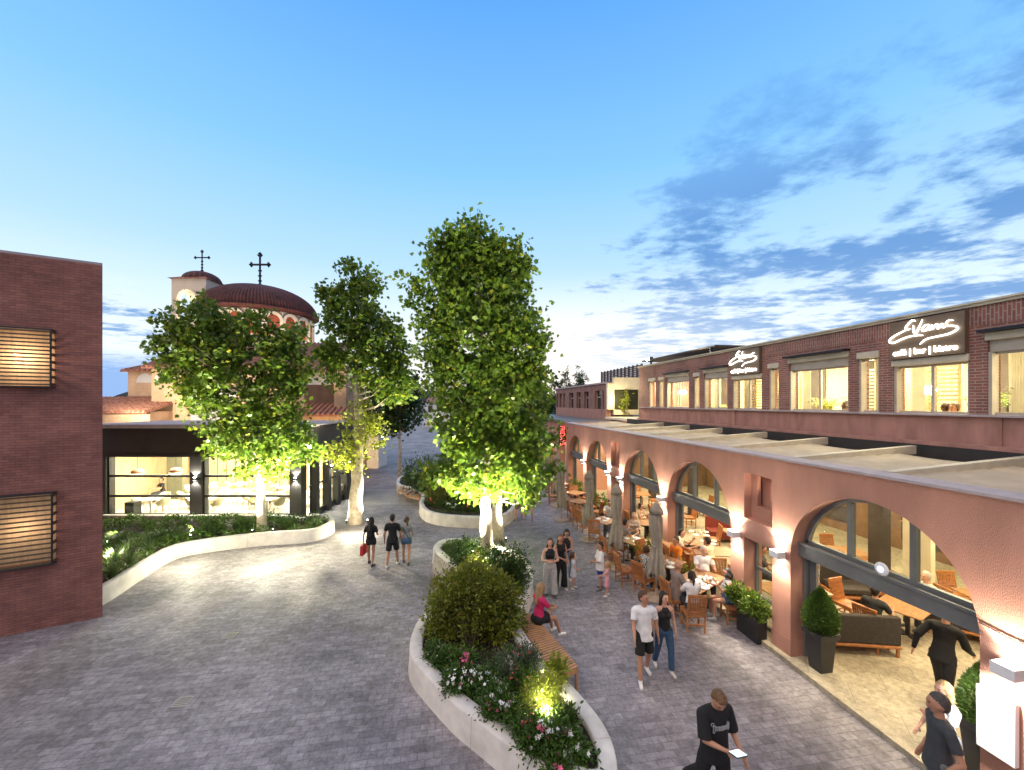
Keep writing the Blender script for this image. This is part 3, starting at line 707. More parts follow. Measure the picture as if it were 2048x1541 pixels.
# timber lattice on its roof
t = thing('lattice_screen', 'dark timber lattice screen on the roof behind the floodlight', 'screen', (15, 33, 7.3))
lx = 14.5; la, lb2 = YP(1283, lx), YP(1203, lx); m = MB()
for i in range(10): m.box(lx, la, 6.95+i*.15, lx+.05, lb2, 6.95+i*.15+.12)
m.build('slats', M['lattice'], t); m = MB(); n = 11
for i in range(n+1): yy = la+(lb2-la)*i/n; m.box(lx-.06, yy-.03, 6.8, lx+.1, yy+.03, 8.5)
m.build('post', M['lattice'], t)
t = thing('roof_canopy', 'thin flat dark canopy above the brick storey roof edge', 'canopy', (14, 24, 7.6))
MB().box(UX+1.6, FY(19.5,UX+1.6), 8.25, UX+5, FY(27,UX+1.6), 8.33).build('canopy_top', M['darkwood'], t)
for y in (FY(20,UX+1.6), FY(26,UX+1.6)): MB().box(UX+1.7, y, UTOP+.06, UX+1.8, y+.1, 8.25).build('post', M['iron'], t)
# shops continuing the arcade line
sh = thing('shop_building', 'low terracotta shop front with square piers beyond the farthest arch', 'building', (8, 30, 0))
SX = 8.6; m = MB(); ys = [YEND+.5+i*3.1 for i in range(7)]
for y in ys: m.box(SX, y, 0, SX+.5, y+.7, 3.0)
m.box(SX, YEND+.06, 3.0, SX+.5, ys[-1]+3, 4.05); m.build('pier_wall', M['stucco'], sh)
MB().box(SX-.3, YEND+.06, 4.05, SX+2.9, ys[-1]+3, 4.2).build('flat_roof', M['metal'], sh)
MB().box(SX+.9, YEND+.1, 0, SX+1.0, ys[-1]+3, 4.0).build('shop_wall', M['cream'], sh)
for y in ys[:-1]:
    f = MB().box(SX+.3, y+.7, 2.4, SX+.4, y+3.1, 2.9).box(SX+.3, y+1.9, 0, SX+.4, y+1.96, 2.4).build('shop_window', M['alum'], sh)
for i in (0,2,4): lamp('POINT', (SX+.6, ys[i]+1.8, 2.8), 60, (1,.82,.5), .1, name='shop_light')
lamp('POINT', (SX-.6, ys[1], 2.8), 60, (1,.82,.5), .1, name='shop_light')
# vertical sign
t = thing('vertical_sign', 'tall narrow black sign with glowing red lettering at the far end of the arcade', 'sign', (7.0, YEND+.25, 2.4))
sy = YEND + .22; cx0 = (1128.0-1024)/F*25.2
pA = Q(1118.5, 851, 25.1); pB = Q(1131.5, 893, 25.1)
XA, XB, ZA, ZB = pA[0], pB[0], pB[2], pA[2]; ys_ = pA[1]
MB().box(XA, ys_, ZA, XB, ys_+.14, ZB).build('sign_board', M['dark'], t)
MB().box(XB, ys_+.04, ZA+.35, XB+.28, ys_+.10, ZB-.25).build('bracket', M['iron'], t)
cu = bpy.data.curves.new('t','FONT'); cu.body = "FRIDAYS"; cu.size = .42; cu.extrude = .012; cu.offset = .004
to = bpy.data.objects.new('t', cu); COL.objects.link(to); dg = bpy.context.evaluated_depsgraph_get()
me0 = bpy.data.meshes.new_from_object(to.evaluated_get(dg)); bpy.data.objects.remove(to)
xs = [v.co.x for v in me0.vertices]; yt = [v.co.y for v in me0.vertices]; hx, hy = max(xs)-min(xs), max(yt)-min(yt)
for nm, mm_, sc1, dy in (('letter_outline', M['sign'], 1.0, .0), ('lettering', M['signred'], .8, -.02)):
    me = me0.copy(); me.materials.clear(); me.materials.append(mm_)
    H = (ZB-ZA)*.92; Wd = (XB-XA)*.78*(1 if nm == 'letter_outline' else .92)
    for v in me.vertices:
        x, y, z = v.co; v.co = ((XA+XB)/2 + ((y-min(yt))/hy-.5)*Wd - 7.0, ys_ - .015 + dy - z - (YEND+.25), (ZA+ZB)/2 + H*(.5-(x-min(xs))/hx) - 2.4)
    o = bpy.data.objects.new(nm, me); COL.objects.link(o); o.parent = t
M['sign2'] = emis('white_letter_light', (1,.75,.72), .6)
[c for c in t.children if c.name.startswith('letter_outline')][0].data.materials[0] = M['sign2']

# ================================================================== LEFT BUILDING
cor = G(205, 1234); cz = 10.26*1.0
lzc = EYE*F/(1234-806.0); lxc = (205-1024)/F*lzc
fd = Vector((-.856,-.517)); sd_ = Vector((-.80,.60))      # wall face runs to the left and nearer; return wall runs back
def LB(s, d, z):       # along the face from the corner (s), out of the face (d)
    nx, nz = .517, -.856
    return C(lxc + fd.x*s + nx*d, lzc + fd.y*s + nz*d, z)
lbt = thing('brick_house', 'dark red brick building with slatted windows at the left edge', 'building', LB(0,0,0))
wz = [(5.87, 7.28, .85), (1.58, 3.33, .83)]      # window z0,z1, start s
S1 = 7.5
def mit(m, s1, za_, zb_):
    m.add([(0,0,za_),(s1,0,za_),(s1,-.35,za_),(.35,-.35,za_),(0,0,zb_),(s1,0,zb_),(s1,-.35,zb_),(.35,-.35,zb_)],[(0,3,2,1),(4,5,6,7),(0,1,5,4),(1,2,6,5),(2,3,7,6),(3,0,4,7)])
m = MB(lambda s,d,z: LB(s,d,z)); zs = [0, 1.58, 3.33, 5.87, 7.28, 9.03]
for i in range(5):
    if i in (1,3):
        st = .83 if i == 1 else .85
        mit(m, st, zs[i], zs[i+1]); m.box(4.2, -.35, zs[i], S1, 0, zs[i+1])
    else: mit(m, S1, zs[i], zs[i+1])
m.build('brick_wall', M['darkbrick'], lbt)
P0 = (lxc, lzc); P1 = (lxc+sd_.x*12, lzc+sd_.y*12); P2 = (P1[0]-7, P1[1]-4.2); P3 = (lxc+fd.x*S1, lzc+fd.y*S1)
def inset(p, q, t): return (p[0]+(q[0]-p[0])*t, p[1]+(q[1]-p[1])*t)
m = MB(C); m.prism([(P0[0]-.02,P0[1]+.012),(P1[0],P1[1]),(P1[0]-.3,P1[1]-.1),(P0[0]-.45,P0[1]+.05)], 0, 9.03)
m.build('return_wall', M['darkbrick'], lbt)
MB(C).prism([P0,P1,P2,P3], 9.031, 9.09).build('roof', M['cap'], lbt)
for (z0, z1, st) in wz:
    m = MB(LB)
    # frame of the louvre cage, standing out from the wall
    D = .22
    for (a, b3) in ((z0, z0+.03), (z1-.03, z1)): m.box(st-.02, -.04, a, 4.2, D, b3)
    m.box(st-.015, D-.03, z0+.03, st+.015, D, z1-.03)
    f = m.build('louvre_frame', M['metal2'], lbt)
    m = MB(LB); nsl = 15; 
    for i in range(nsl):
        z = z0+.07+(z1-z0-.14)*i/(nsl-1)
        m.box(st+.021, D-.035, z-.018, 4.2, D-.01, z+.018)
        if i % 2 == 0: m.box(st-.018, .0, z-.035, st+.012, D-.041, z+.035)
    m.build('slats', M['slat'], f)
    MB(LB).box(st, -.3, z0, 4.2, -.22, z1).build('window_panel', M['woodpanel'], lbt)
    lamp('POINT', LB(2.6, -.1, (z0+z1)/2), 3 if z0 > 4 else 1.2, (1,.78,.42), .05, name='window_light')
    lamp('POINT', LB(st+.62, .14, (z0+z1)/2), 16 if z0 > 4 else 6, (1,.70,.48), .012, name='louvre_light')

# ================================================================== GLASS PAVILION
PZ0 = 18.5
pv = thing('glass_pavilion', 'black framed glass cafe pavilion behind the left planter', 'building', C(-14, 20, 0))
def px2x(px, zc=PZ0): return (px-1024)/F*zc
pxl, pxr = -20.2, px2x(605)-.0
MB(C).box(pxl, PZ0, 3.1, pxr+.3, PZ0+.25, 4.38).box(pxr, PZ0+.25, 3.1, pxr+.3, 23, 4.38).build('fascia', M['pavmetal'], pv, bevel=.01)
MB(C).box(pxl, PZ0-.2, 4.38, pxr+.5, PZ0+.6, 4.50).box(pxl, PZ0+.6, 4.42, pxr+.5, 23.3, 4.48).box(pxl, PZ0-.22, 4.33, pxr+.52, PZ0-.2, 4.47).build('roof', M['cap'], pv)
MB(C).box(pxl, PZ0-.09, 3.0, pxr+.3, PZ0, 3.12).build('drip_rail', M['metal2'], pv)
cols = [(px2x(205), px2x(214)), (px2x(381), px2x(405)), (px2x(581), px2x(604))]
for a, c3 in cols: MB(C).box(a, PZ0-.06, 0, c3, PZ0+.4, 3.1).build('column', M['pavmetal'], pv, bevel=.01)
for a, c3 in ((px2x(214), px2x(381)), (px2x(405), px2x(581))):
    m = MB(C)
    for z, hh in ((-.0,.36),(1.12,.1),(2.05,.1),(2.98,.12)): m.box(a, PZ0+.05, z, c3, PZ0+.13, z+hh)
    for x in (a, c3-.07): m.box(x, PZ0+.04, .36, x+.07, PZ0+.14, 2.98)
    f = m.build('window_wall', M['metal2'], pv)
    MB(C).box(a+.07, PZ0+.085, .36, c3-.07, PZ0+.091, 2.98).build('pane', M['glass'], f)
# side wall toward the street
for i, zc in enumerate((19.3, 20.6, 21.7, 22.8)):
    MB(C).box(pxr+.0, zc-.16, 0, pxr+.34, zc+.16, 3.1).build('column', M['pavmetal'], pv, bevel=.01)
f = MB(C).box(pxr+.1, 18.9, 0, pxr+.16, 23, .3).box(pxr+.1, 18.9, 1.5, pxr+.16, 23, 1.58).build('side_window', M['metal2'], pv)
MB(C).box(pxr+.125, 18.9, .3, pxr+.131, 23, 3.1).build('pane', M['glass'], f)
MB(C).box(pxl, PZ0, -.02, pxr, 24.8, .06).build('cafe_floor', M['pavfloor'], pv)
MB(C).box(pxl, 24.8, 0, pxr+.34, 25.0, 3.4).build('board_wall', M['woodpanel'], pv)
MB(C).box(pxl-.2, PZ0, 0, pxl, 25, 3.4).build('side_wall', M['woodpanel'], pv)
MB(C).box(pxl, PZ0+.26, 3.3, pxr, 24.8, 3.36).build('ceiling', M['cream'], pv)
MB(C).box(pxr+.05, 23, 0, pxr+.30, 25, 4.38).build('end_panel', M['pavmetal'], pv)
m = MB(C)
for i in range(18): m.box(pxl+.55*i+.3, 24.77, 0, pxl+.55*i+.32, 24.795, 3.0)
m.build('board_joints', M['slat'], pv)
MB(C).box(px2x(345,23), 22.6, 0, px2x(362,23)+.4, 23.0, 3.3).build('inner_column', mat('olive_grey', (.20,.19,.12), .7, .1, 2), pv)
MB(C).box(px2x(500,23), 22.8, 0, px2x(515,23)+.2, 23.1, 3.3).build('inner_column', mat('olive_grey_paint', (.25,.22,.15), .7, .1, 2), pv)
MB(C).box(px2x(470,24.6), 24.66, 2.1, px2x(486,24.6), 24.70, 2.75).build('wall_picture', M['redfab'], pv)
for x in (-17.6, -15.6, -13.4, -11.4):
    lamp('AREA', C(x, 20.6, 3.25), 230, (1,.92,.74), sx=1.4, sy=1.8, tgt=C(x, 20.6, 0), name='cafe_light')
    lamp('AREA', C(x, 23.3, 3.25), 95, (1,.92,.74), sx=1.4, sy=1.4, tgt=C(x, 23.3, 0), name='cafe_light')
for i, (px, py, zc, lb) in enumerate(((275,947,19.6,'copper topped glass pendant left of centre in the left pavilion pane'),(352,945,19.6,'copper topped glass pendant near the wide column in the left pavilion pane'))):
    x, y, z = Q(px, py, zc); pendant(x, y, z, .26, lb, 3.3, 1, 'pendants in the pavilion', emis('globe_glow%d' % i, (1,.85,.6), 4))
# sconces of the pavilion
ps = thing('wall_sconce', 'x', 'wall lamp', (0,0,0), 0, 'up-and-down lamps on the pavilion columns')
MB().box(-.07,-.10,-.06,.07,0,.06).build('lamp_body', M['metal2'], ps)
MB().box(-.05,-.09,.061,.05,-.02,.064).build('lens', M['glowcool'], ps)
MB().box(-.05,-.09,-.064,.05,-.02,-.061).build('lens', M['glowcool'], ps)
for px, dz, lb in ((393, -.06, 'small black up-and-down lamp on the wide column between the pavilion panes'), (593, -.06, 'small black up-and-down lamp on the corner column of the pavilion')):
    x = px2x(px); place(ps, C(x, PZ0+dz, 2.0), -TH, lb)
    lamp('SPOT', C(x, PZ0-.16, 2.08), 70, (1,.96,.88), .02, C(x, PZ0-.06, 3.2), 100, .3, 'sconce_up')
    lamp('SPOT', C(x, PZ0-.16, 1.92), 70, (1,.96,.88), .02, C(x, PZ0-.06, .8), 100, .3, 'sconce_down')
for zc, lb in ((20.6,'small up-and-down lamp on the second side column of the pavilion'),(21.7,'small up-and-down lamp on the third side column of the pavilion')):
    place(ps, C(pxr+.36, zc, 2.2), pi/2-TH, lb)
    lamp('SPOT', C(pxr+.48, zc, 2.3), 14, (1,.96,.88), .02, C(pxr+.36, zc, 3.4), 100, .3, 'sconce_up')
    lamp('SPOT', C(pxr+.48, zc, 2.1), 14, (1,.96,.88), .02, C(pxr+.36, zc, 1), 100, .3, 'sconce_down')

# ================================================================== CHURCH
ch = thing('church', 'pale orange church with ribbed red dome, bell tower and iron crosses', 'church', C(-22, 36, 0))
def CB(px0, px1, z0, zc0, zc1, z1, m=None): # box whose front face at zc0 spans px0..px1
    (m or MB(C)).box((px0-1024)/F*zc0, zc0, z0, (px1-1024)/F*zc0, zc1, z1); return m
def ez(py, zc): return EYE - (py-806)*zc/F
def tiledroof(name, x0, x1, zc0, zc1, z0, z1, parent, over=.35, n=None):
    # pitched sheet of barrel tiles falling toward the viewer
    m = MB(C); n = n or int((x1-x0)/.32); m.add([(x0-over,zc0-over,z0),(x1+over,zc0-over,z0),(x1+over,zc1,z1),(x0-over,zc1,z1),(x0-over,zc0-over,z0-.12),(x1+over,zc0-over,z0-.12),(x1+over,zc1,z1-.12),(x0-over,zc1,z1-.12)],
        [(0,1,2,3),(4,7,6,5),(0,4,5,1),(1,5,6,2),(2,6,7,3),(3,7,4,0)])
    for i in range(n):
        x = x0-over + (x1-x0+2*over)*(i+.5)/n
        m.tube([(x, zc0-over-.06, z0+.02),(x, zc1, z1+.02)], .105, 7)
    return m.build(name, M['tile'], parent)
def archpanel(name, cx, zc, zb, r, h, parent, mt, depth=.03, n=16):
    m = MB(C); P = [(cx-r, zb), (cx+r, zb)] + [(cx + r*cos(pi*i/n), zb+h+r*sin(pi*i/n)) for i in range(n+1)]
    k = len(P); V = [(p[0], zc-depth, p[1]) for p in P] + [(p[0], zc, p[1]) for p in P]
    m.add(V, [tuple(range(k)), tuple(range(k,2*k))[::-1]] + [(i,(i+1)%k,k+(i+1)%k,k+i) for i in range(k)])
    return m.build(name, mt, parent)
# body blocks
X = lambda px, zc: (px-1024)/F*zc
MB(C).box(X(256,34), 34, 0, X(300,34)+1, 40, ez(742,34)).build('apse_wall', M['church'], ch)
tiledroof('apse_roof', X(256,34), X(330,34), 34, 37, ez(742,34), ez(722,34)+.1, ch)
MB(C).box(X(303,32), 32, 0, X(352,32), 41, ez(738,32)).build('nave_wall', M['church'], ch)
MB(C).box(X(352,31.8), 31.8, 0, X(610,31.8), 41, ez(736,31.8)).build('white_bay', M['church'], ch)
tiledroof('nave_roof', X(303,32), X(640,32), 31.8, 37, ez(738,32)+.1, 11.0, ch)
MB(C).box(X(380,31.7), 31.76, 0, X(470,31.7), 31.795, ez(780,31.7)).build('white_panel', M['churchwhite'], ch)
archpanel('blind_arch', X(291,34), 33.99, ez(766,34), .75, .05, ch, M['churchwhite'])
archpanel('blind_arch', X(330,32), 31.99, ez(765,32), .85, .05, ch, M['churchwhite'])
MB(C).box(X(200,30)-6, 30, 0, X(300,30), 34, ez(824,30)).build('aisle_wall', M['church'], ch)
tiledroof('aisle_roof', X(200,30)-6, X(300,30)-.3, 30, 33.5, ez(824,30), ez(808,30)+.5, ch)
# bell tower
tz = 36; tx0, tx1 = X(343,tz), X(412,tz); th_ = ez(557,tz)
m = MB(C); mid = (X(353,tz), X(391,tz)); za, zs_ = ez(640,tz), ez(598,tz); r = (mid[1]-mid[0])/2; cx = (mid[0]+mid[1])/2
def tower_face(m, pts3):  # pts3(u, z, d): maps face coordinates; wall with an arched opening
    n = 14; w_ = tx1-tx0; c = cx-tx0
    def q(a): m.add([pts3(*p) for p in a], [(0,1,2,3)])
    lo, hi = c-r, c+r
    for d in (0, .45):
        q([(0,0,d),(lo,0,d),(lo,th_,d),(0,th_,d)]); q([(hi,0,d),(w_,0,d),(w_,th_,d),(hi,th_,d)]); q([(lo,0,d),(hi,0,d),(hi,za,d),(lo,za,d)])
        P = [(c-r*cos(pi*i/n), zs_+r*sin(pi*i/n)) for i in range(n+1)]
        for i in range(n): q([(P[i][0],P[i][1],d),(P[i+1][0],P[i+1][1],d),(P[i+1][0],th_,d),(P[i][0],th_,d)])
    for i in range(n): q([(P[i][0],P[i][1],0),(P[i+1][0],P[i+1][1],0),(P[i+1][0],P[i+1][1],.45),(P[i][0],P[i][1],.45)])
    q([(lo,za,0),(lo,zs_,0),(lo,zs_,.45),(lo,za,.45)]); q([(hi,za,0),(hi,zs_,0),(hi,zs_,.45),(hi,za,.45)])
ang = R(20)
def TW(u, z, d): return C(tx0 + u, tz + d, z)
mw = MB(); tower_face(mw, lambda u,z,d: TW(u,z,d)); w_ = tx1-tx0
tower_face(mw, lambda u,z,d: TW(u,z,w_-d)); tower_face(mw, lambda u,z,d: C(tx1-d, tz+u, z)); tower_face(mw, lambda u,z,d: C(tx0+d, tz+u, z))
mw.build('tower_wall', M['churchpale'], ch, fix=False)
tcx, tcz = (tx0+tx1)/2, tz+w_/2
m = MB(C); e = .22
m.add([(tx0-e,tz-e,th_),(tx1+e,tz-e,th_),(tx1+e,tz+w_+e,th_),(tx0-e,tz+w_+e,th_),(tcx-1,tcz-1,th_+.35),(tcx+1,tcz-1,th_+.35),(tcx+1,tcz+1,th_+.35),(tcx-1,tcz+1,th_+.35)],[(0,3,2,1),(4,5,6,7),(0,1,5,4),(1,2,6,5),(2,3,7,6),(3,0,4,7)])
m.build('tower_eaves', M['tile'], ch)
c_ = C(tcx, tcz)
MB().lathe([(1.55*cos(t),th_+.12+ .95*sin(t)) for t in [i*pi/2/8 for i in range(9)]], (c_[0],c_[1],0), 40, ribs=1, ribh=.02).build('tower_dome', M['domet'], ch)
def cross(parent, c, z0, h, wd):
    m = MB(); x, y = c[0], c[1]; dx, dy = CT, -ST; t_ = h*.03
    def B(u0, z0_, u1, z1_, k=1.0): m.tube([(x+dx*u0, y+dy*u0, z0_), (x+dx*u1, y+dy*u1, z1_)], t_*k, 6)
    zc_ = z0 + h*.68; B(0, z0, 0, z0+h); B(-wd/2, zc_, wd/2, zc_)
    m.lathe([(t_*3,0),(t_*1.4,h*.05),(t_*2.2,h*.09),(t_,h*.14)], (x,y,z0-.03), 10)
    for (u, z) in ((-wd/2,zc_),(wd/2,zc_),(0,z0+h)):
        m.lathe([(.001,-t_*2),(t_*1.8,0),(.001,t_*2)], (x+dx*u, y+dy*u, z), 8)
        for s in (-1,1):
            if u: m.tube([(x+dx*u*.8,y+dy*u*.8,zc_),(x+dx*u*.96,y+dy*u*.96,zc_+s*h*.07)], t_*.8, 5)
            else: m.tube([(x,y,z0+h*.9),(x+dx*s*h*.07,y+dy*s*h*.07,z0+h*.97)], t_*.8, 5)
    for s in (-1,1):
        for q_ in (.2,.35,.5): m.tube([(x,y,z0+h*q_-.1),(x+dx*s*h*.05,y+dy*s*h*.05,z0+h*q_),(x,y,z0+h*q_+.1)], t_*.6, 5)
    m.build('cross', M['iron'], parent)
cross(ch, c_, th_+1.05, ez(502,tcz)-th_-1.05, 1.35)
# main dome on its arcaded drum
dz_ = 38.0; dcx = X(520,dz_); dc = C(dcx, dz_); dr = 4.95; eav = 13.75; top = ez(575,dz_)
n = 240; prof = []
for i in range(15):
    t = i/14*pi/2; prof.append((dr*cos(t)**.95 if i < 14 else .02, eav + (top-eav)*sin(t)))
MB().lathe(prof, (dc[0],dc[1],0), n, ribs=1, ribh=.009).build('dome', M['domet'], ch, smooth=False)
MB().lathe([(dr-.7,eav-.25),(dr-.1,eav-.08),(dr+.12,eav-.02),(dr+.12,eav+.06),(dr-.3,eav+.1)], (dc[0],dc[1],0), n).build('dome_eaves', M['domet'], ch)
MB().lathe([(4.4,9.0),(4.4,eav-.1)], (dc[0],dc[1],0), 48).build('drum', M['churchpale'], ch)
MB().lathe([(4.4,10.95),(4.62,11.0),(4.62,11.2),(4.4,11.25)], (dc[0],dc[1],0), 48).build('drum_moulding', M['churchwhite'], ch)
redw = mat('red_window_frame', (.30,.05,.025), .6, .1, 3)
for i in range(20):
    a = 2*pi*i/20; ca, sa = cos(a), sin(a)
    if -ca*0 + sa*(-1) < -.35: pass
    m = MB(lambda u,d,z: (dc[0]+ca*(4.42+d)-sa*u, dc[1]+sa*(4.42+d)+ca*u, z))
    r_ = .46; zt_ = eav-1.05; P = [(-r_,11.4),(r_,11.4)]+[(r_*cos(pi*k/10), zt_+r_*sin(pi*k/10)) for k in range(11)]
    k_ = len(P); V = [(p[0],-.04,p[1]) for p in P]+[(p[0],.06,p[1]) for p in P]
    m.add(V, [tuple(range(k_)),tuple(range(k_,2*k_))[::-1]]+[(j,(j+1)%k_,k_+(j+1)%k_,k_+j) for j in range(k_)])
    f = m.build('drum_window', redw, ch)
    m = MB(lambda u,d,z: (dc[0]+ca*(4.42+d)-sa*u, dc[1]+sa*(4.42+d)+ca*u, z))
    for k in range(11):
        a0_, a1_ = pi*k/11, pi*(k+1)/11; m.add([((.74)*cos(a0_),.0,zt_+.74*sin(a0_)),((.74)*cos(a1_),.0,zt_+.74*sin(a1_)),((.5)*cos(a1_),.0,zt_+.5*sin(a1_)),((.5)*cos(a0_),.0,zt_+.5*sin(a0_)),
            ((.74)*cos(a0_),.22,zt_+.74*sin(a0_)),((.74)*cos(a1_),.22,zt_+.74*sin(a1_)),((.5)*cos(a1_),.22,zt_+.5*sin(a1_)),((.5)*cos(a0_),.22,zt_+.5*sin(a0_))],[(0,1,2,3),(4,7,6,5),(0,4,5,1),(2,6,7,3)])
    m.box(-.74,0,11.25,-.5,.22,zt_); m.box(.5,0,11.25,.74,.22,zt_)
    m.build('window_arch', M['churchpale'], f)
cross(ch, dc, top-.05, ez(508,dz_)-top+.05, 1.75)
# right transept: brown recessed arch under tiles, lower lean-to and corner
MB(C).box(X(560,31), 31, 0, X(668,31), 37, ez(745,31)).build('transept_wall', M['church'], ch)
MB(C).box(X(668,30.4), 30.4, 0, X(692,30.4), 37, ez(735,30.4)).box(X(692,32),32,0,X(720,32),38,ez(752,32)).build('corner_wall', M['church'], ch)
tiledroof('transept_roof', X(610,31), X(668,31), 30.8, 34, ez(744,31), ez(712,31)+.4, ch)
archpanel('recess_arch', X(641,31), 30.99, ez(818,31), 1.25, 1.25, ch, M['brownpanel'], .02)
archpanel('recess_top', X(641,31), 30.96, ez(770,31), 1.2, .02, ch, M['churchwhite'], .02)
MB(C).box(X(600,29.6), 29.6, 0, X(688,29.6), 31, ez(832,29.6)).build('porch_wall', M['church'], ch)
tiledroof('porch_roof', X(600,29.6), X(680,29.6), 29.6, 30.95, ez(830,29.6), ez(812,29.6)+.1, ch, .3)
MB(C).box(X(703,31.98), 31.95, ez(800,32), X(712,31.98), 31.99, ez(770,32)).build('window', M['churchwhite'], ch)
m = MB(C)
for px in (690, 697): m.box(X(px,30.3), 30.36, 1.4, X(px+2.4,30.3), 30.39, 3.2)
m.build('slit_window', M['iron'], ch)
lamp('SPOT', C(-20, 26.5, 5.6), 1500, (1,.82,.58), .2, C(-22, 34, 7), 120, .8, 'church_floodlight')
lamp('SPOT', C(-27, 27.5, 5.2), 900, (1,.82,.58), .2, C(-29, 34, 7), 120, .8, 'church_floodlight')
lamp('SPOT', C(-12.2, 26.0, .3), 900, (1,.66,.34), .2, C(-14, 30.5, 3), 130, .8, 'church_floodlight')
lamp('POINT', C(tcx, tcz, ez(620,tz)), 260, (1,.92,.68), .2, name='belfry_light')
for a_ in (-130,-90,-50,-20): 
    p = (dc[0]+7.2*cos(R(a_)), dc[1]+7.2*sin(R(a_)), 10.2); lamp('SPOT', p, 320, (1,.86,.62), .1, (dc[0]+4.6*cos(R(a_)), dc[1]+5*sin(R(a_)), 13.0), 110, .8, 'drum_light')
# small houses far off
def house(px0, px1, pyt, zc, h, label, roofc=M['tile'], dp=8):
    x0, x1 = X(px0,zc), X(px1,zc); t = thing('house', label, 'house', C((x0+x1)/2, zc, 0))
    MB(C).box(x0, zc, 0, x1, zc+dp, h).build('wall', M['white'], t)
    m = MB(C); m.add([(x0-.4,zc-.4,h),(x1+.4,zc-.4,h),(x1+.4,zc+dp+.4,h),(x0-.4,zc+dp+.4,h),(x0+.6,zc+dp/2,h+.15*dp),(x1-.6,zc+dp/2,h+.15*dp)],[(0,1,5,4),(1,2,5),(2,3,4,5),(3,0,4),(0,3,2,1)]); m.build('roof', roofc, t)
    n = max(2, int((x1-x0)/2.5))
    for i in range(n):
        xx = x0+(x1-x0)*(i+.5)/n; f = MB(C).box(xx-.5, zc-.04, h-2.3, xx+.5, zc, h-.8).build('window', M['darkwood'], t)
house(720, 757, 810, 33.5, 5.2, 'pale house with red tiled roof right behind the church', dp=2.2)
house(846, 905, 795, 92, 5.6, 'white house with dark roof at the far end of the street')
house(905, 990, 795, 105, 6.0, 'long white house partly hidden behind the tallest tree', M['domet'])
house(1000, 1075, 800, 90, 4.8, 'low white house far off, right of the tallest tree', M['domet'])
# ================================================================== PLANTERS
def catmull(P, k=6):
    n = len(P); out = []
    for i in range(n):
        p0, p1, p2, p3 = [Vector(P[(i+j-1) % n]) for j in range(4)]
        for j in range(k):
            u = j/k; out.append(.5*((2*p1)+(p2-p0)*u+(2*p0-5*p1+4*p2-p3)*u*u+(3*p1-p0-3*p2+p3)*u**3))
    return out
def planter(label, pix, h=.5, th=.27, soilz=.40, k=6, pre=None):
    P = [Vector(G(px, py, h)[:2]) for px, py in pix]
    if pre: P = [Vector(p[:2]) for p in pre] if False else P
    S = catmull(P, k)
    # drop near duplicates
    T = [S[0]]
    for p in S[1:]:
        if (p-T[-1]).length > .03: T.append(p)
    S = T; n = len(S)
    area = sum(S[i].x*S[(i+1)%n].y - S[(i+1)%n].x*S[i].y for i in range(n))/2
    sg = 1 if area > 0 else -1
    Nn = []
    for i in range(n):
        t = (S[(i+1)%n]-S[i-1]).normalized(); Nn.append(Vector((-t.y, t.x))*sg)
    prof = [(-.025,0),(-.012,.12),(.0,h-.05),(.008,h-.02),(.03,h),(th-.03,h),(th-.008,h-.02),(th,h-.06),(th,soilz-.15)]
    cx = sum((p.x for p in S))/n; cy = sum((p.y for p in S))/n
    t = thing('planter', label, 'planter', (cx, cy, 0))
    m = MB(); k = len(prof); V = []
    for i in range(n):
        for d, z in prof: V.append((S[i].x+Nn[i].x*d, S[i].y+Nn[i].y*d, z))
    m.add(V, [(i*k+j, ((i+1)%n)*k+j, ((i+1)%n)*k+j+1, i*k+j+1) for i in range(n) for j in range(k-1)])
    m.build('planter_wall', M['planter'], t, smooth=True)
    for q in range(3, n, 16):
        m = MB(); V = []; t_ = Vector((Nn[q].y, -Nn[q].x))*.004
        for d, z in prof[:6]:
            dd = d-.0012; V += [(S[q].x+Nn[q].x*dd-t_.x, S[q].y+Nn[q].y*dd-t_.y, z+.0012), (S[q].x+Nn[q].x*dd+t_.x, S[q].y+Nn[q].y*dd+t_.y, z+.0012)]
        m.add(V, [(2*j,2*j+1,2*j+3,2*j+2) for j in range(5)]); m.build('joint', M['brass'], t, fix=False)
    I = [(S[i].x+Nn[i].x*(th-.05), S[i].y+Nn[i].y*(th-.05)) for i in range(n)]
    MB().add([(p[0],p[1],soilz) for p in I], [tuple(range(n))]).build('soil', M['soil'], t)
    return t, S, Nn, I
def inside(x, y, I):
    c = False; n = len(I)
    for i in range(n):
        x1,y1 = I[i]; x2,y2 = I[(i+1)%n]
        if (y1 > y) != (y2 > y) and x < (x2-x1)*(y-y1)/(y2-y1)+x1: c = not c
    return c
mainpix = [(885,1079),(930,1076),(975,1083),(1020,1096),(1050,1115),(1065,1143),(1064,1165),(1052,1195),(1043,1229),(1044,1254),(1069,1292),(1099,1333),(1140,1365),(1196,1429),(1226,1485),(1236,1541),(1228,1562),(1190,1572),(1140,1560),(1100,1541),(1074,1525),(1028,1497),(962,1447),(906,1404),(851,1348),(826,1318),(819,1292),(825,1262),(842,1232),(880,1200),(912,1172),(920,1152),(905,1130),(880,1112),(866,1094)]
pmain, Smain, Nmain, Imain = planter('large S-shaped cream planter with flowers in the middle of the plaza', mainpix)
leftpix = [(135,1150),(165,1178),(203,1176),(284,1128),(345,1094),(403,1081),(513,1068),(615,1061),(655,1050),(669,1039),(655,1031),(628,1027),(606,1034),(596,1032),(560,1029),(500,1029),(400,1029),(300,1029),(200,1029),(140,1035),(120,1080)]
pleft, Sl, Nl, Il = planter('long curved cream planter in front of the glass pavilion', leftpix, .48, .22, .36)
backpix = [(793,962),(800,953),(830,946),(870,940),(905,932),(960,930),(1005,945),(1025,975),(1035,1005),(1010,1030),(966,1034),(922,1033),(878,1029),(849,1020),(839,1005),(843,988),(822,976),(797,970)]
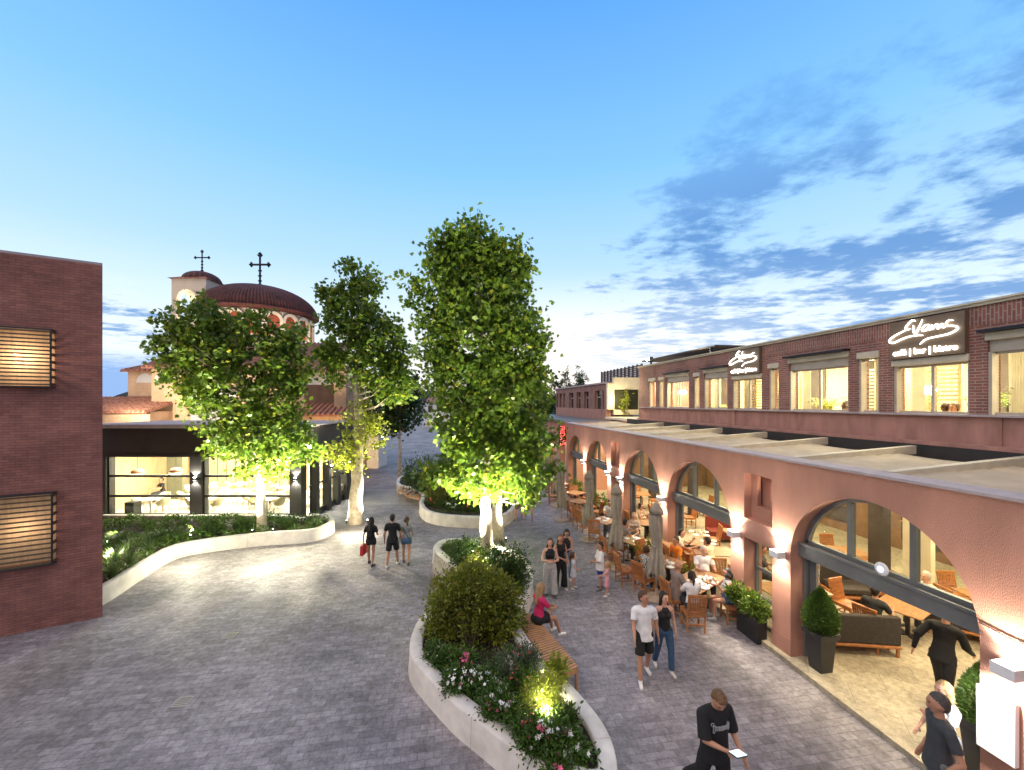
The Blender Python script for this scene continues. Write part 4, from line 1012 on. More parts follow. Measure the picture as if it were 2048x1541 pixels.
pback, Sb, Nb, Ib = planter('curved cream planter farther up the street with a wooden bench in its side', backpix, .5, .22, .38)

# ================================================================== FOLIAGE
MAPLE = [(0,0),(.16,.10),(.42,.06),(.34,.22),(.58,.42),(.33,.46),(.28,.70),(.12,.62),(0,1.0),(-.12,.62),(-.28,.70),(-.33,.46),(-.58,.42),(-.34,.22),(-.42,.06),(-.16,.10)]
OVAL = [(0,0),(.20,.30),(.17,.68),(0,1),(-.17,.68),(-.20,.30)]
NARROW = [(0,0),(.09,.35),(0,1),(-.09,.35)]
def leafmesh(pos, dirs, size, shape, fold=.25):
    """pos (n,3), dirs (n,3) growth direction, size (n,)"""
    n = len(pos); sh = np.array(shape); k = len(sh)
    d = dirs/np.linalg.norm(dirs,axis=1,keepdims=True)
    r = rng.normal(size=(n,3)); u = np.cross(d, r); u /= np.linalg.norm(u,axis=1,keepdims=True)+1e-9
    nn = np.cross(u, d)
    x = sh[:,0][None,:,None]; y = sh[:,1][None,:,None]
    V = pos[:,None,:] + size[:,None,None]*(u[:,None,:]*x + d[:,None,:]*y - nn[:,None,:]*(fold*np.abs(x)+.18*y*y))
    return V.reshape(-1,3), n, k
def leafobj(name, V, n, k, mt, parent):
    org = Vector((0,0,0)); p = parent
    while p is not None: org += p.location; p = p.parent
    me = bpy.data.meshes.new(name); me.vertices.add(n*k); me.loops.add(n*k); me.polygons.add(n)
    me.vertices.foreach_set('co', (V-np.array(org)).astype(np.float32).ravel())
    me.loops.foreach_set('vertex_index', np.arange(n*k, dtype=np.int32))
    me.polygons.foreach_set('loop_start', np.arange(0,n*k,k,dtype=np.int32))
    try: me.polygons.foreach_set('loop_total', np.full(n,k,dtype=np.int32))
    except Exception: pass
    me.materials.append(mt); me.update(calc_edges=True); me.validate()
    o = bpy.data.objects.new(name, me); COL.objects.link(o); o.parent = parent; return o
def cloud(blobs, n, clump=.30, per=26, shell=.55):
    """leaf positions gathered in sprays around points of the blobs"""
    vol = np.array([b[3]*b[4]*b[5] for b in blobs])**(2/3); pr = vol/vol.sum()
    nc = max(1, n//per); idx = rng.choice(len(blobs), nc, p=pr)
    B = np.array([b[:6] for b in blobs])[idx]
    d = rng.normal(size=(nc,3)); d /= np.linalg.norm(d,axis=1,keepdims=True)
    rad = 1 - (1-shell)*rng.random(nc)**1.6
    rad *= 1+rng.normal(0,.09,nc)
    c = B[:,:3] + d*B[:,3:6]*rad[:,None]
    ci = rng.integers(0,nc,n)
    off = rng.normal(size=(n,3))*clump*.55*np.array([1,1,.8])*(.6+.8*rng.random(nc))[ci][:,None]
    pos = c[ci]+off
    out = d[ci]*.7 + off/(clump+1e-6)*.6 + np.array([0,0,-.35]) + rng.normal(size=(n,3))*.55
    return pos, out, c
LM = {
 'plane': leafmat('plane_leaf', (.075,.155,.02), (.19,.28,.026), .40, yellow=(.42,.40,.035)),
 'dark': leafmat('dark_leaf', (.018,.05,.014), (.045,.10,.02), .25),
 'shrub': leafmat('shrub_leaf', (.11,.15,.018), (.28,.30,.03), .3, yellow=(.30,.20,.03)),
 'shrub2': leafmat('deep_shrub_leaf', (.035,.08,.018), (.085,.15,.025), .28),
 'lime': leafmat('lime_leaf', (.16,.21,.02), (.34,.36,.035), .35),
 'flower': leafmat('bedding_leaf', (.05,.11,.016), (.10,.19,.025), .3),
 'box': leafmat('box_leaf', (.045,.10,.016), (.11,.19,.03), .25),
 'grey': leafmat('greygreen_leaf', (.09,.12,.07), (.14,.17,.09), .3),
 'blade': leafmat('strap_leaf', (.045,.095,.02), (.13,.21,.06), .35),
}
PET = {'white': mat('white_petals', (.85,.84,.78), .6, .03, 5), 'pink': mat('pink_petals', (.75,.14,.26), .6, .2, 5), 'red': mat('red_petals', (.55,.10,.08), .6, .2, 5)}
def pblob(px, py, rp, zc, sy=1.0, dz=0, dd=0):
    z_ = zc+dd; x, y, z = Q(px, py, z_); r = rp/F*z_
    return (x, y, z, r, r*.95, r*sy)
def tree(label, base, zc, blobs, trunk, r0, n, leaf, shape=MAPLE, size=.17, group=None, name='plane_tree', clump=.32, limbs=26, per=24, shell=.5, lm=None):
    b = base; t = thing(name, label, 'tree', b, 0, group)
    if name == 'plane_tree': blobs = [(q[0],q[1],q[2],q[3]*.9,q[4]*.9,q[5]*.92) for q in blobs]
    m = MB(); pts = [Vector(b)+Vector((0,0,-.1))] + [Vector(Q(*p)) for p in trunk]
    # tapering, slightly wandering stem
    sm = []
    for i in range(len(pts)-1):
        for j in range(5):
            u = j/5; p = pts[i].lerp(pts[i+1], u)+Vector((rng.normal(0,.02),rng.normal(0,.02),0)) if (i or j) else pts[0]; sm.append(p)
    sm.append(pts[-1]); k = len(sm)
    rs = [r0*(1.25 if i == 0 else 1)*(1-.75*i/(k-1)) for i in range(k)]
    m.tube(sm, rs, 12)
    m.build('trunk', M['bark'], t, smooth=True)
    pos, dr, cc = cloud(blobs, n, clump, per, shell)
    m = MB(); low = sm[int(k*.42)].z
    sel = rng.choice(len(cc), min(limbs*3, len(cc)), replace=False)
    for q, ci in enumerate(sel):
        c = Vector(cc[ci]); zt = max(low, min(sm[-1].z, c.z - .45*(Vector((c.x-b[0],c.y-b[1],0)).length)))
        a = min(sm, key=lambda p: abs(p.z-zt)); d = c-a
        if d.length < .25: continue
        mid = a.lerp(c,.5)+Vector((rng.normal(0,.1),rng.normal(0,.1),-.08*d.length))
        r = .014+ .012*d.length; r = min(r, r0*.35)
        m.tube([a, a.lerp(mid,.6)+Vector((0,0,.04)), mid, c], [r, r*.8, r*.55, r*.2], 5)
    m.build('limbs', M['bark'] if name == 'plane_tree' else M['twig'], t, smooth=True)
    sz = size*(.65+.6*rng.random(n))
    leafobj('crown', *leafmesh(pos, dr, sz, shape), lm or LM[leaf], t)
    return t
PB = pblob
z1 = 16.8
tree('broad plane tree in the left planter, its white-lit trunk in front of the glass pavilion', G(523,1062,.36)[:2]+(.36,), z1,
  [PB(400,650,52,z1),PB(353,690,39,z1),PB(432,700,71,z1),PB(511,690,66,z1),PB(567,725,52,z1),PB(390,745,61,z1),PB(470,790,74,z1),PB(553,795,58,z1),PB(432,835,45,z1),PB(530,865,66,z1,.9),PB(590,860,36,z1),PB(479,880,57,z1,.7),PB(403,606,17,z1,1.4),PB(525,925,42,z1,.8),PB(602,900,28,z1),PB(581,668,28,z1),PB(337,650,22,z1),PB(497,655,28,z1),PB(446,662,36,z1),PB(590,760,30,z1),PB(432,900,34,z1,.6)],
  [(521,980,z1),(514,930,z1),(500,860,z1),(490,780,z1),(470,680,z1)], .19, 16500, 'plane', size=.185)
z2 = 18.2
tree('slender plane tree with a flared lit trunk beside the three people walking away', G(712,1046,0), z2,
  [PB(690,560,32,z2,1.4),PB(733,565,26,z2,1.4),PB(700,620,52,z2),PB(690,690,50,z2),PB(742,655,52,z2),PB(770,690,48,z2),PB(788,730,32,z2),PB(760,740,55,z2),PB(690,740,42,z2),PB(790,770,40,z2),PB(660,640,20,z2),PB(810,700,20,z2),PB(668,590,20,z2),PB(660,720,24,z2)],
  [(712,980,z2),(716,900,z2),(718,840,z2),(712,780,z2),(716,680,z2)], .33, 10500, 'plane', size=.18, limbs=13)
t = thing('trunk_shoots', 'dense pale leafy shoots sprouting round the trunk of the slender plane tree', 'shoots', Q(715,860,z2))
pos, dr, cc = cloud([PB(715,840,38,z2),PB(735,880,34,z2),PB(690,905,34,z2),PB(748,850,20,z2),PB(700,925,24,z2),PB(672,905,18,z2)], 2600, .25, 20, .4)
leafobj('foliage', *leafmesh(pos, dr, .13*(.6+.6*rng.random(2600)), MAPLE), LM['lime'], t)
z4 = 30
tree('dark bushy tree in the middle distance between the slender and the tallest plane tree', (G(800,953,0)), 29.5,
  [PB(790,785,45,z4),PB(770,815,36,z4),PB(822,800,30,z4),PB(800,755,34,z4),PB(815,830,24,z4),PB(765,775,28,z4),PB(838,775,14,z4),PB(800,838,28,z4),PB(772,842,20,z4)], [(800,900,29.5),(800,840,29.5)], .16, 4200, 'dark', size=.27, name='round_tree', clump=.5)
z3 = 13.6
tree('tallest plane tree, rising from the near planter with a blazing white trunk', G(975,1104,.4), z3,
  [PB(930,486,44,z3),PB(962,480,34,z3),PB(900,525,55,z3),PB(960,520,60,z3),PB(1005,555,58,z3),PB(895,592,52,z3),PB(960,600,80,z3),PB(1035,640,52,z3),PB(835,595,26,z3),PB(866,645,28,z3),PB(888,698,46,z3),PB(940,690,90,z3),PB(1030,710,62,z3),PB(1078,680,20,z3),PB(908,772,58,z3),PB(1000,780,80,z3),PB(1056,760,40,z3),PB(930,850,66,z3),PB(1020,860,60,z3),PB(970,920,75,z3,.85),PB(910,950,40,z3,.7),PB(1030,945,46,z3,.8),PB(960,970,52,z3,.6),PB(1065,890,30,z3),PB(872,945,26,z3,.7),PB(1045,985,26,z3,.7),PB(820,560,16,z3),PB(1025,500,26,z3),PB(1048,540,22,z3)],
  [(972,1040,z3),(974,960,z3),(972,860,z3),(968,740,z3),(960,560,z3)], .235, 30000, 'plane', size=.165, limbs=34)
z3b = 16.2
tree('second plane tree standing on the paving right behind the tallest one', G(995,1079,0), z3b,
  [PB(1070,820,34,z3b),PB(1085,880,28,z3b),PB(1050,920,44,z3b),PB(1085,960,24,z3b,.7),PB(1020,860,70,z3b),PB(1055,990,32,z3b,.6),PB(1010,760,60,z3b),PB(960,830,60,z3b),PB(1075,780,22,z3b),PB(1105,930,16,z3b)],
  [(995,1020,z3b),(996,940,z3b),(998,840,z3b)], .26, 6500, 'plane', size=.18)
# far trees
for px, py, rp, zc, lb in ((1105,800,26,60,'dark conifer beyond the roofs, just right of the tallest tree'),(1085,840,26,55,'leafy dark tree low beside the far end of the shops'),(1160,768,8,70,'small round tree top above the long low brick building'),(878,780,10,120,'tiny dark tree top over the far white houses')):
    x, y, z = Q(px, py, zc); b_ = (x, y, 0)
    r = rp/F*zc; tree(lb, b_, zc, [(x,y,z,r,r,r*1.5),(x,y,z+r,r*.6,r*.6,r*1.1),(x,y,z-r,r*.8,r*.8,r)], [(px,py,zc)], r*.12, 1500, 'dark', OVAL, size=r*.3, name='round_tree', limbs=8)
# conifers behind the brick building
for px, h, lb in ((1133,4.2,'thin pointed conifer over the low brick building roof'),(1160,4.8,'taller tiered conifer over the low brick building roof')):
    zc = 75; x, y, z = Q(px, 782, zc); w_ = 1.0 if px < 1140 else 1.9
    tree(lb, (x,y,0), zc, [(x,y,z+h*k_/5, w_*(1-k_/6), w_*(1-k_/6), h*.14) for k_ in range(-2,6)], [(px,790,zc),(px,760,zc)], .2, 1300, 'dark', NARROW, size=.7, name='conifer', limbs=4)

def shrub(name, label, loc, blobs, n, lm, size, shape=OVAL, clump=.10, per=14, group=None, shell=.5, petals=None, cat='shrub', stems=10, ps=.035, plane=None):
    t = thing(name, label, cat, loc, 0, group); m = MB(); L0 = Vector(loc)
    pos, dr, cc = cloud(blobs, n, clump, per, shell); keep = pos[:,2] > loc[2]+.02; pos, dr = pos[keep], dr[keep]+np.array([0,0,.6]); n = len(pos)
    sel = rng.choice(len(cc), min(stems, len(cc)), replace=False)
    for ci in sel:
        c = Vector(cc[ci]); a = L0+Vector((rng.normal(0,.05),rng.normal(0,.05),-.03)); m.tube([a, a.lerp(c,.5)+Vector((0,0,.06)), c], [.012,.008,.004], 4)
    m.build('stems', M['twig'], t)
    leafobj('foliage', *leafmesh(pos, dr, size*(.6+.7*rng.random(n)), shape), lm, t)
    if petals:
        for col, cnt in petals:
            b_ = blobs; V = []; P2 = []
            for i in range(cnt):
                q = b_[rng.integers(len(b_))]; d = rng.normal(size=3); d[2] = abs(d[2])+.35; d /= np.linalg.norm(d)
                P2.append((np.array(q[:3])+d*np.array(q[3:6])*(1.02+.1*rng.random()), d))
            m = MB()
            for c, d in P2:
                r = ps*(.8+.6*rng.random()); dv = Vector(d); a = dv.orthogonal().normalized(); b2 = dv.cross(a); k_ = 10; c = Vector(c)
                V = [c-dv*r*.3] + [c + (a*cos(2*pi*j/k_)+b2*sin(2*pi*j/k_))*r*(1 if j%2 else .6)+dv*(r*.15 if j%2 else 0) for j in range(k_)]
                m.add(V, [(0,1+j,1+(j+1)%k_) for j in range(k_)])
            m.build(col+'_blossoms', PET[col], t, fix=False, kind='stuff')
    return t
def gb(px, py, z, r, rz=None, off=(0,0)):   # blob standing at ground pixel (px,py) at height z (height of pixel plane)
    x, y, _ = G(px, py, z); return (x+off[0], y+off[1], z, r, r, rz or r)
SZ = .40
def bed(name, label, px, py, r, h, n, lm, size=.07, lobes=6, z=SZ, **kw):
    x, y, _ = G(px, py, z); B = []
    for i in range(lobes):
        a = rng.random()*2*pi; q = r*.6*sqrt(rng.random()); rr = r*(.42+.3*rng.random())
        B.append((x+q*cos(a), y+q*sin(a), z+h*(.35+.4*rng.random()), rr, rr, h*(.3+.2*rng.random())))
    B.append((x,y,z+h*.5,r*.7,r*.7,h*.5))
    return shrub(name, label, (x,y,z), B, n, lm, size, **kw)
# big shrubs of the main planter
x, y, _ = G(948,1335,SZ)
B = []
for (px, py, rp) in ((905,1195,48),(950,1190,62),(995,1215,50),(905,1250,50),(960,1255,70),(1010,1265,42),(885,1230,35),(920,1290,42),(975,1300,45),(940,1160,28),(990,1180,34),(870,1270,22)):
    B.append(PB(px,py,rp*.92,8.9))
shrub('rounded_shrub', 'huge rounded olive-green shrub filling the waist of the large planter', (G(940,1300,SZ)[0],G(940,1300,SZ)[1],SZ), B, 26000, LM['shrub'], .08, clump=.12, stems=60, shell=.7)
B = [PB(px,py,rp,11.0) for px,py,rp in ((1015,1125,34),(1035,1150,24),(985,1120,28),(1010,1160,32),(1035,1128,18),(990,1148,26),(1000,1185,22))]
xx = G(1012,1180,SZ); shrub('rounded_shrub', 'dark green shrub in the large planter near the standing women', (xx[0],xx[1],SZ), B, 7000, LM['shrub2'], .075, clump=.12, stems=30)
B = [PB(px,py,rp,12.0) for px,py,rp in ((905,1095,16),(930,1100,22),(955,1115,18),(915,1115,14),(945,1090,12))]
xx = G(930,1125,SZ); shrub('rounded_shrub', 'small green shrub at the far left tip of the large planter', (xx[0],xx[1],SZ), B, 2600, LM['shrub2'], .075, clump=.1, stems=14)
B = [PB(px,py,rp,11.2) for px,py,rp in ((960,1130,22),(940,1145,20),(975,1150,24),(950,1165,18))]
xx = G(958,1180,SZ); shrub('rounded_shrub', 'shrub with reddish sprays between the bench and the tallest tree', (xx[0],xx[1],SZ), B, 3400, LM['shrub'], .075, clump=.1, petals=[('red',26)], stems=14)
bed('silver_shrub', 'grey-green wispy shrub below the huge rounded shrub', 1000, 1375, .42, .55, 2200, LM['grey'], .06, shape=NARROW, clump=.12)
bed('silver_shrub', 'grey-green shrub against the wooden bench', 1050, 1345, .30, .5, 1500, LM['grey'], .06, clump=.1, petals=[('red',8)])
bed('lit_bush', 'lime bush glowing from a hidden spotlight in the near part of the planter', 1085, 1438, .44, .66, 6500, LM['lime'], .05, shape=NARROW, clump=.10, shell=.3, lobes=9)
bed('leafy_bush', 'bright leafy sprays hanging over the end of the wooden bench', 1112, 1380, .16, .5, 700, LM['lime'], .09, clump=.1)
bed('leafy_bush', 'dark glossy bush at the right rim of the planter beyond the glowing bush', 1122, 1462, .20, .34, 800, LM['shrub2'], .085, clump=.1)
fl = [ (890,1335,.26,.28,[('pink',8),('white',6)],'pink and white flowers under the left side of the huge shrub'),
 (925,1375,.32,.34,[('white',30),('pink',6)],'white flowering plant left of the grey-green shrub'),
 (975,1400,.34,.36,[('white',44)],'dense white flowers in the middle of the bed'),
 (935,1352,.22,.36,[('pink',34)],'bright pink flower cluster below the huge shrub'),
 (1000,1440,.30,.32,[('white',26),('pink',14)],'white and pink flowers left of the glowing bush'),
 (1040,1395,.26,.36,[('red',10),('pink',4)],'reddish flowers behind the glowing bush'),
 (1030,1350,.22,.42,[('white',14),('pink',12)],'white and pink flowers beside the bench'),
 (1065,1478,.30,.30,[('pink',26),('red',12)],'deep pink flowers in front of the glowing bush'),
 (1100,1500,.32,.34,[('white',34),('pink',18)],'white and pink flowers near the tip of the planter'),
 (1118,1490,.24,.28,[('white',34),('pink',10)],'white flowers crowding the right rim near the tip'),
 (1140,1525,.22,.22,[('white',26)],'last white flowers at the rounded tip of the planter'),
 (1112,1535,.20,.2,[('pink',10)],'sparse pink flowers at the near tip of the planter'),
 (1070,1510,.22,.24,[('white',18)],'low white flowers on the left rim near the tip'),
 (868,1320,.18,.22,[('white',12)],'small white flowers at the widest left curve of the planter'),
 (1035,1195,.18,.24,[('red',14),('white',8)],'reddish flowers on the rim near the magenta-shirted woman'),]
for px, py, r, h, pt, lb in fl:
    bed('flowering_plant', lb, px, py, r*1.1, h*1.05, int(2600*r/.3), LM['flower'], .06, clump=.09, petals=pt, cat='flowers', group='flowering plants in the large planter', ps=.037, stems=6)
# low green filling between them
t = []
def groundcover(label, I, z, step, lm, h=.16, size=.07, dens=60, skip=None):
    xs = [p[0] for p in I]; ys = [p[1] for p in I]; P = []
    A = (max(xs)-min(xs))*(max(ys)-min(ys)); n = int(A*dens)
    X_ = rng.uniform(min(xs),max(xs),n); Y_ = rng.uniform(min(ys),max(ys),n)
    nz = np.sin(X_*3.1)+np.sin(Y_*2.7+1)+np.sin((X_+Y_)*5.3)
    for x_, y_, q in zip(X_,Y_,nz):
        if q > -.6 and inside(x_,y_,I): P.append((x_,y_,z+h*rng.random()*(.6+.25*q)))
    P = np.array(P); n = len(P); d = rng.normal(size=(n,3))*.6+np.array([0,0,.8])
    o = leafobj('ground_cover', *leafmesh(P, d, size*(.6+.7*rng.random(n)), OVAL), lm, None)
    return tag(o, label, 'ground cover', kind='stuff')
def shrink(I, f=.93):
    cx = sum(p[0] for p in I)/len(I); cy = sum(p[1] for p in I)/len(I); return I
groundcover('low green leaves covering the soil of the large planter', Imain, SZ, .1, LM['flower'], .15, .075, 420)
groundcover('low dark leaves covering the soil of the left planter', Il, .36, .1, LM['flower'], .30, .09, 420)
groundcover('low leaves covering the soil of the farther planter', Ib, .38, .1, LM['shrub2'], .16, .09, 150)
# farther planter shrubs
for px, py, rp, lb, lm, zc in ((845,945,34,'dark rounded shrub at the left end of the farther planter','shrub2',22.5),(893,965,40,'shadowy olive shrub in the middle of the farther planter','shrub',20.5),(948,975,34,'green shrub of the farther planter beside the white-lit trunk','shrub2',20),(905,935,30,'shrub at the back of the farther planter','shrub2',24),(1000,965,30,'shrub at the right end of the farther planter','shrub',21.5)):
    B = [PB(px,py,rp,zc),PB(px-rp*.5,py+rp*.3,rp*.6,zc),PB(px+rp*.6,py+rp*.2,rp*.6,zc),PB(px,py+rp*.6,rp*.7,zc)]
    x_, y_, _ = C((px-1024)/F*zc, zc); shrub('rounded_shrub', lb, (x_,y_,.38), B, 3800, LM[lm], .12, clump=.2, stems=12)
for i, (px, py, c_) in enumerate(((870,1012,'red'),(905,1018,'white'),(940,1022,'red'),(960,1020,'pink'))):
    bed('flowering_plant', '%s flowers low along the front rim of the farther planter, %s' % (c_, ('at its left curve','left of centre','right of centre','next to the lit trunk')[i]), px, py, .4, .35, 900, LM['flower'], .09, z=.38, petals=[(c_,22)], cat='flowers', ps=.05)
# strap-leaved clumps in the left planter
def blades(label, px, py, h, n=46, z=.36, lm='blade', w_=.02, group='strap-leaved clumps in the left planter'):
    x, y, _ = G(px, py, z); t = thing('grass_clump', label, 'plant', (x,y,z), 0, group); m = MB()
    for i in range(n):
        a = rng.random()*2*pi; l = h*(.6+.5*rng.random()); o = .05*rng.random(); dx, dy = cos(a), sin(a); bend = .3+.6*rng.random(); sx, sy = -dy*w_*(.6+.6*rng.random()), dx*w_
        V = []
        for k in range(6):
            u = k/5; rr = o + l*bend*u*u; zz = z + l*(u - .45*bend*u**3); ww = (1-u**2)*.9+.08
            V += [(x+dx*rr-sx*ww, y+dy*rr-sy*ww, zz), (x+dx*rr+sx*ww, y+dy*rr+sy*ww, zz)]
        m.add(V, [(2*k,2*k+1,2*k+3,2*k+2) for k in range(5)])
    m.build('leaves', LM[lm], t, smooth=True); return t
spots = [(215,1092,.5,'lit bright by the leftmost ground spot'),(232,1120,.55,'near the left building, second row'),(255,1100,.5,'right of the leftmost ground spot'),(225,1150,.6,'closest to the left building corner'),(275,1092,.55,'under the left end of the first pavilion pane'),(300,1080,.5,'under the middle of the first pavilion pane'),(300,1102,.5,'on the inner rim below the first pavilion pane'),(330,1075,.5,'below the right half of the first pavilion pane'),(355,1072,.5,'just left of the blazing ground spot'),(260,1128,.6,'with drooping pale leaves over the rim'),(438,1052,.4,'left of the wide pavilion column'),(470,1050,.45,'left of the white-lit trunk'),(630,1046,.4,'in the rounded right tip of the planter'),(243,1078,.5,'at the back wall near the left building')]
for px, py, h, lb in spots: blades('strap-leaved green clump '+lb, px, py+12, h*1.35, 60)
bed('low_shrub', 'dark low shrub right of the blazing ground spot', 425, 1070, .5, .5, 2600, LM['shrub2'], .07, z=.36)
bed('low_shrub', 'dark low shrub left of the white-lit trunk', 490, 1062, .4, .4, 2000, LM['shrub2'], .07, z=.36)
bed('low_shrub', 'dark low shrub right of the white-lit trunk', 570, 1056, .45, .32, 1600, LM['shrub2'], .07, z=.36)
bed('low_shrub', 'dark shrub mass left of the blazing ground spot', 330, 1088, .5, .4, 2200, LM['shrub2'], .07, z=.36)

# spotlights in the planting and on the paving
gs = thing('ground_spotlight', 'x', 'spotlight', (0,0,0), 0, 'small round ground spotlights')
MB().lathe([(.001,0),(.02,0),(.02,.06),(.055,.07),(.06,.16),(.05,.165),(.001,.15)], n=14).build('lamp_body', M['metal2'], gs, smooth=True)
MB().lathe([(.001,.152),(.05,.152),(.05,.158),(.001,.158)], n=14).build('lens', M['glowcool'], gs)
def gspot(px, py, z, tgt, power, label, ang=80, col=(1,.93,.68), dz=.2):
    p = G(px, py, z); place(gs, p, 0, label); lamp('SPOT', (p[0],p[1],p[2]+dz), power, col, .05, tgt, ang, .7, 'tree_uplight')
def up(px, py, zc): return Q(px, py, zc)
gspot(945, 1112, SZ, up(960,700,13.8), 3600, 'ground spotlight left of the tallest trunk', 75)
gspot(985, 1132, SZ, up(985,760,13.5), 3400, 'ground spotlight in front of the tallest trunk', 80)
gspot(1012, 1084, .0, up(1040,820,15.5), 3600, 'ground spotlight on the paving right of the second trunk', 80)
gspot(505, 1068, .36, up(500,800,17), 2700, 'ground spotlight left of the trunk before the pavilion', 80)
gspot(545, 1066, .36, up(560,800,17), 2700, 'ground spotlight right of the trunk before the pavilion', 80)
gspot(693, 1048, 0, up(700,760,18.2), 3000, 'ground spotlight left of the slender tree', 70)
gspot(735, 1047, 0, up(730,760,18.2), 3000, 'ground spotlight right of the slender tree', 70)
gspot(214, 1092, .36, up(430,740,16.2), 1900, 'ground spotlight at the left end of the left planter', 48, dz=.22)
gspot(381, 1078, .36, up(470,720,16.4), 1900, 'blazing ground spotlight below the wide pavilion column', 60, dz=.22)
gspot(1096, 1438, SZ, up(1080,1350,9), 55, 'spotlight hidden inside the glowing bush', 140, (1,.95,.6))
lamp('SPOT', G(1096,1438,SZ+.45), 5200, (1,.95,.72), .06, up(965,640,12.6), 42, .8, 'tree_uplight')  # added fill for the front of the tallest crown, no fixture of its own
lamp('SPOT', G(880,1024,.8), 2600, (1,.93,.68), .06, up(730,660,18.0), 42, .8, 'tree_uplight')  # added fill for the slender tree's crown; no spotlight body stands here
lamp('POINT', G(1088,1430,SZ+.30), 120, (1,.94,.58), .05, name='bush_light')
lamp('POINT', G(222,1098,.85), 60, (1,.9,.6), .04, name='bed_light')
lamp('POINT', G(376,1082,.85), 70, (1,.92,.65), .04, name='bed_light')
lamp('POINT', G(962,1128,.95), 85, (1,.95,.75), .05, name='trunk_light')
lamp('POINT', G(1003,1098,.5), 70, (1,.93,.70), .05, name='trunk_light')
lamp('POINT', G(523,1078,.95), 70, (1,.93,.70), .05, name='trunk_light')
lamp('POINT', G(698,1054,.35), 38, (1,.9,.64), .05, name='trunk_light')
lamp('POINT', G(731,1054,.35), 38, (1,.9,.64), .05, name='trunk_light')
# warm light thrown down on the plaza by lamps of the pavilion eaves and the mast behind the left tree
t = thing('mast_light', 'bright white floodlight among the leaves at the right corner of the pavilion', 'floodlight', Q(617,893,18.2))
p = Q(617,893,18.2); MB().box(p[0]-.12,p[1]-.02,p[2]-.1,p[0]+.12,p[1]+.1,p[2]+.1).build('housing', M['iron'], t)
MB().box(p[0]-.1,p[1]-.04,p[2]-.08,p[0]+.1,p[1]-.021,p[2]+.08).build('lens', emis('mast_glow', (1,.97,.85), 60), t)
MB().tube([(p[0],p[1]+.08,p[2]),C(X(612,18.2),18.7,3.9)], .02, 6).build('bracket', M['iron'], t)
lamp('SPOT', (p[0],p[1]-.08,p[2]), 1000, (1,.90,.62), .06, G(560,1230,0), 95, .9, 'plaza_floodlight')

# ================================================================== BENCHES
def bench(label, left, right, z=.45, legs=(0,-1), mt=None, n=34):
    """slats laid across between two edge lines (world xy)"""
    def along(P, u):
        d = [0]
        for i in range(len(P)-1): d.append(d[-1]+(Vector(P[i+1])-Vector(P[i])).length)
        s = u*d[-1]
        for i in range(len(P)-1):
            if s <= d[i+1]+1e-9: return Vector(P[i]).lerp(Vector(P[i+1]), (s-d[i])/(d[i+1]-d[i]))
        return Vector(P[-1])
    def smoothl(P):
        P = [Vector(p) for p in P]; out = []
        for i in range(len(P)-1):
            p0,p1,p2,p3 = P[max(i-1,0)],P[i],P[i+1],P[min(i+2,len(P)-1)]
            for j in range(6):
                u = j/6; out.append(.5*((2*p1)+(p2-p0)*u+(2*p0-5*p1+4*p2-p3)*u*u+(3*p1-p0-3*p2+p3)*u**3))
        return out+[P[-1]]
    A, B = smoothl(left), smoothl(right); a0 = along(A,.5)
    t = thing('slatted_bench', label, 'bench', (a0.x, a0.y, 0)); m = MB()
    for i in range(n):
        u0, u1 = (i+.14)/n, (i+.76)/n; P = [along(A,u0),along(B,u0),along(B,u1),along(A,u1)]
        m.prism([(p.x,p.y) for p in P], z-.035, z)
    m.build('slats', mt or M['bench'], t)
    m = MB(); k = 16
    for e, q in ((A,.04),(B,-.04)):
        pts = []
        for i in range(k+1):
            a, b = along(A,i/k), along(B,i/k); d = (b-a).normalized()
            p = (a+d*.05) if e is A else (b-d*.02); pts.append((p.x,p.y))
        for i in range(k):
            p, r = Vector(pts[i]), Vector(pts[i+1]); tt = (r-p).normalized(); nn = Vector((-tt.y,tt.x))*.02
            m.prism([(p-nn)[:],(r-nn)[:],(r+nn)[:],(p+nn)[:]], z-.12, z-.036)
    m.build('rail', mt or M['bench'], t)
    for u in (.02,.5,.985):
        a, b = along(A,u), along(B,u); d = (b-a).normalized(); b2 = b-d*.05; nn = Vector((-d.y,d.x))*.025
        MB().prism([(b2-nn)[:],(b2+d*.05-nn)[:],(b2+d*.05+nn)[:],(b2+nn)[:]], 0, z-.036).prism([(a-nn+d*.06)[:],(b2-nn)[:],(b2+nn)[:],(a+nn+d*.06)[:]], z-.12, z-.037).build('leg', mt or M['bench'], t)
    return t
g2 = lambda L_, z: [G(a, b, z)[:2] for a, b in L_]
bench('long curved slatted bench on which the woman in magenta sits', g2([(1040,1230),(1045,1254),(1072,1297),(1104,1342),(1121,1351)],.45), g2([(1066,1226),(1096,1262),(1126,1296),(1146,1320),(1156,1334)],.45), n=30)
bench('short slatted bench in the left curve of the large planter', g2([(870,1101),(884,1120),(908,1136),(922,1150),(921,1160)],.45), g2([(866,1132),(872,1145),(879,1158),(888,1170),(896,1182)],.45), n=18, mt=M['white'] if False else mat('pale_bench_wood', (.55,.46,.36), .5, .2, 5))
bench('brown wooden bench let into the side of the farther planter', g2([(800,972),(822,979),(842,989)],.45), g2([(797,978),(818,991),(840,997)],.45), n=5)

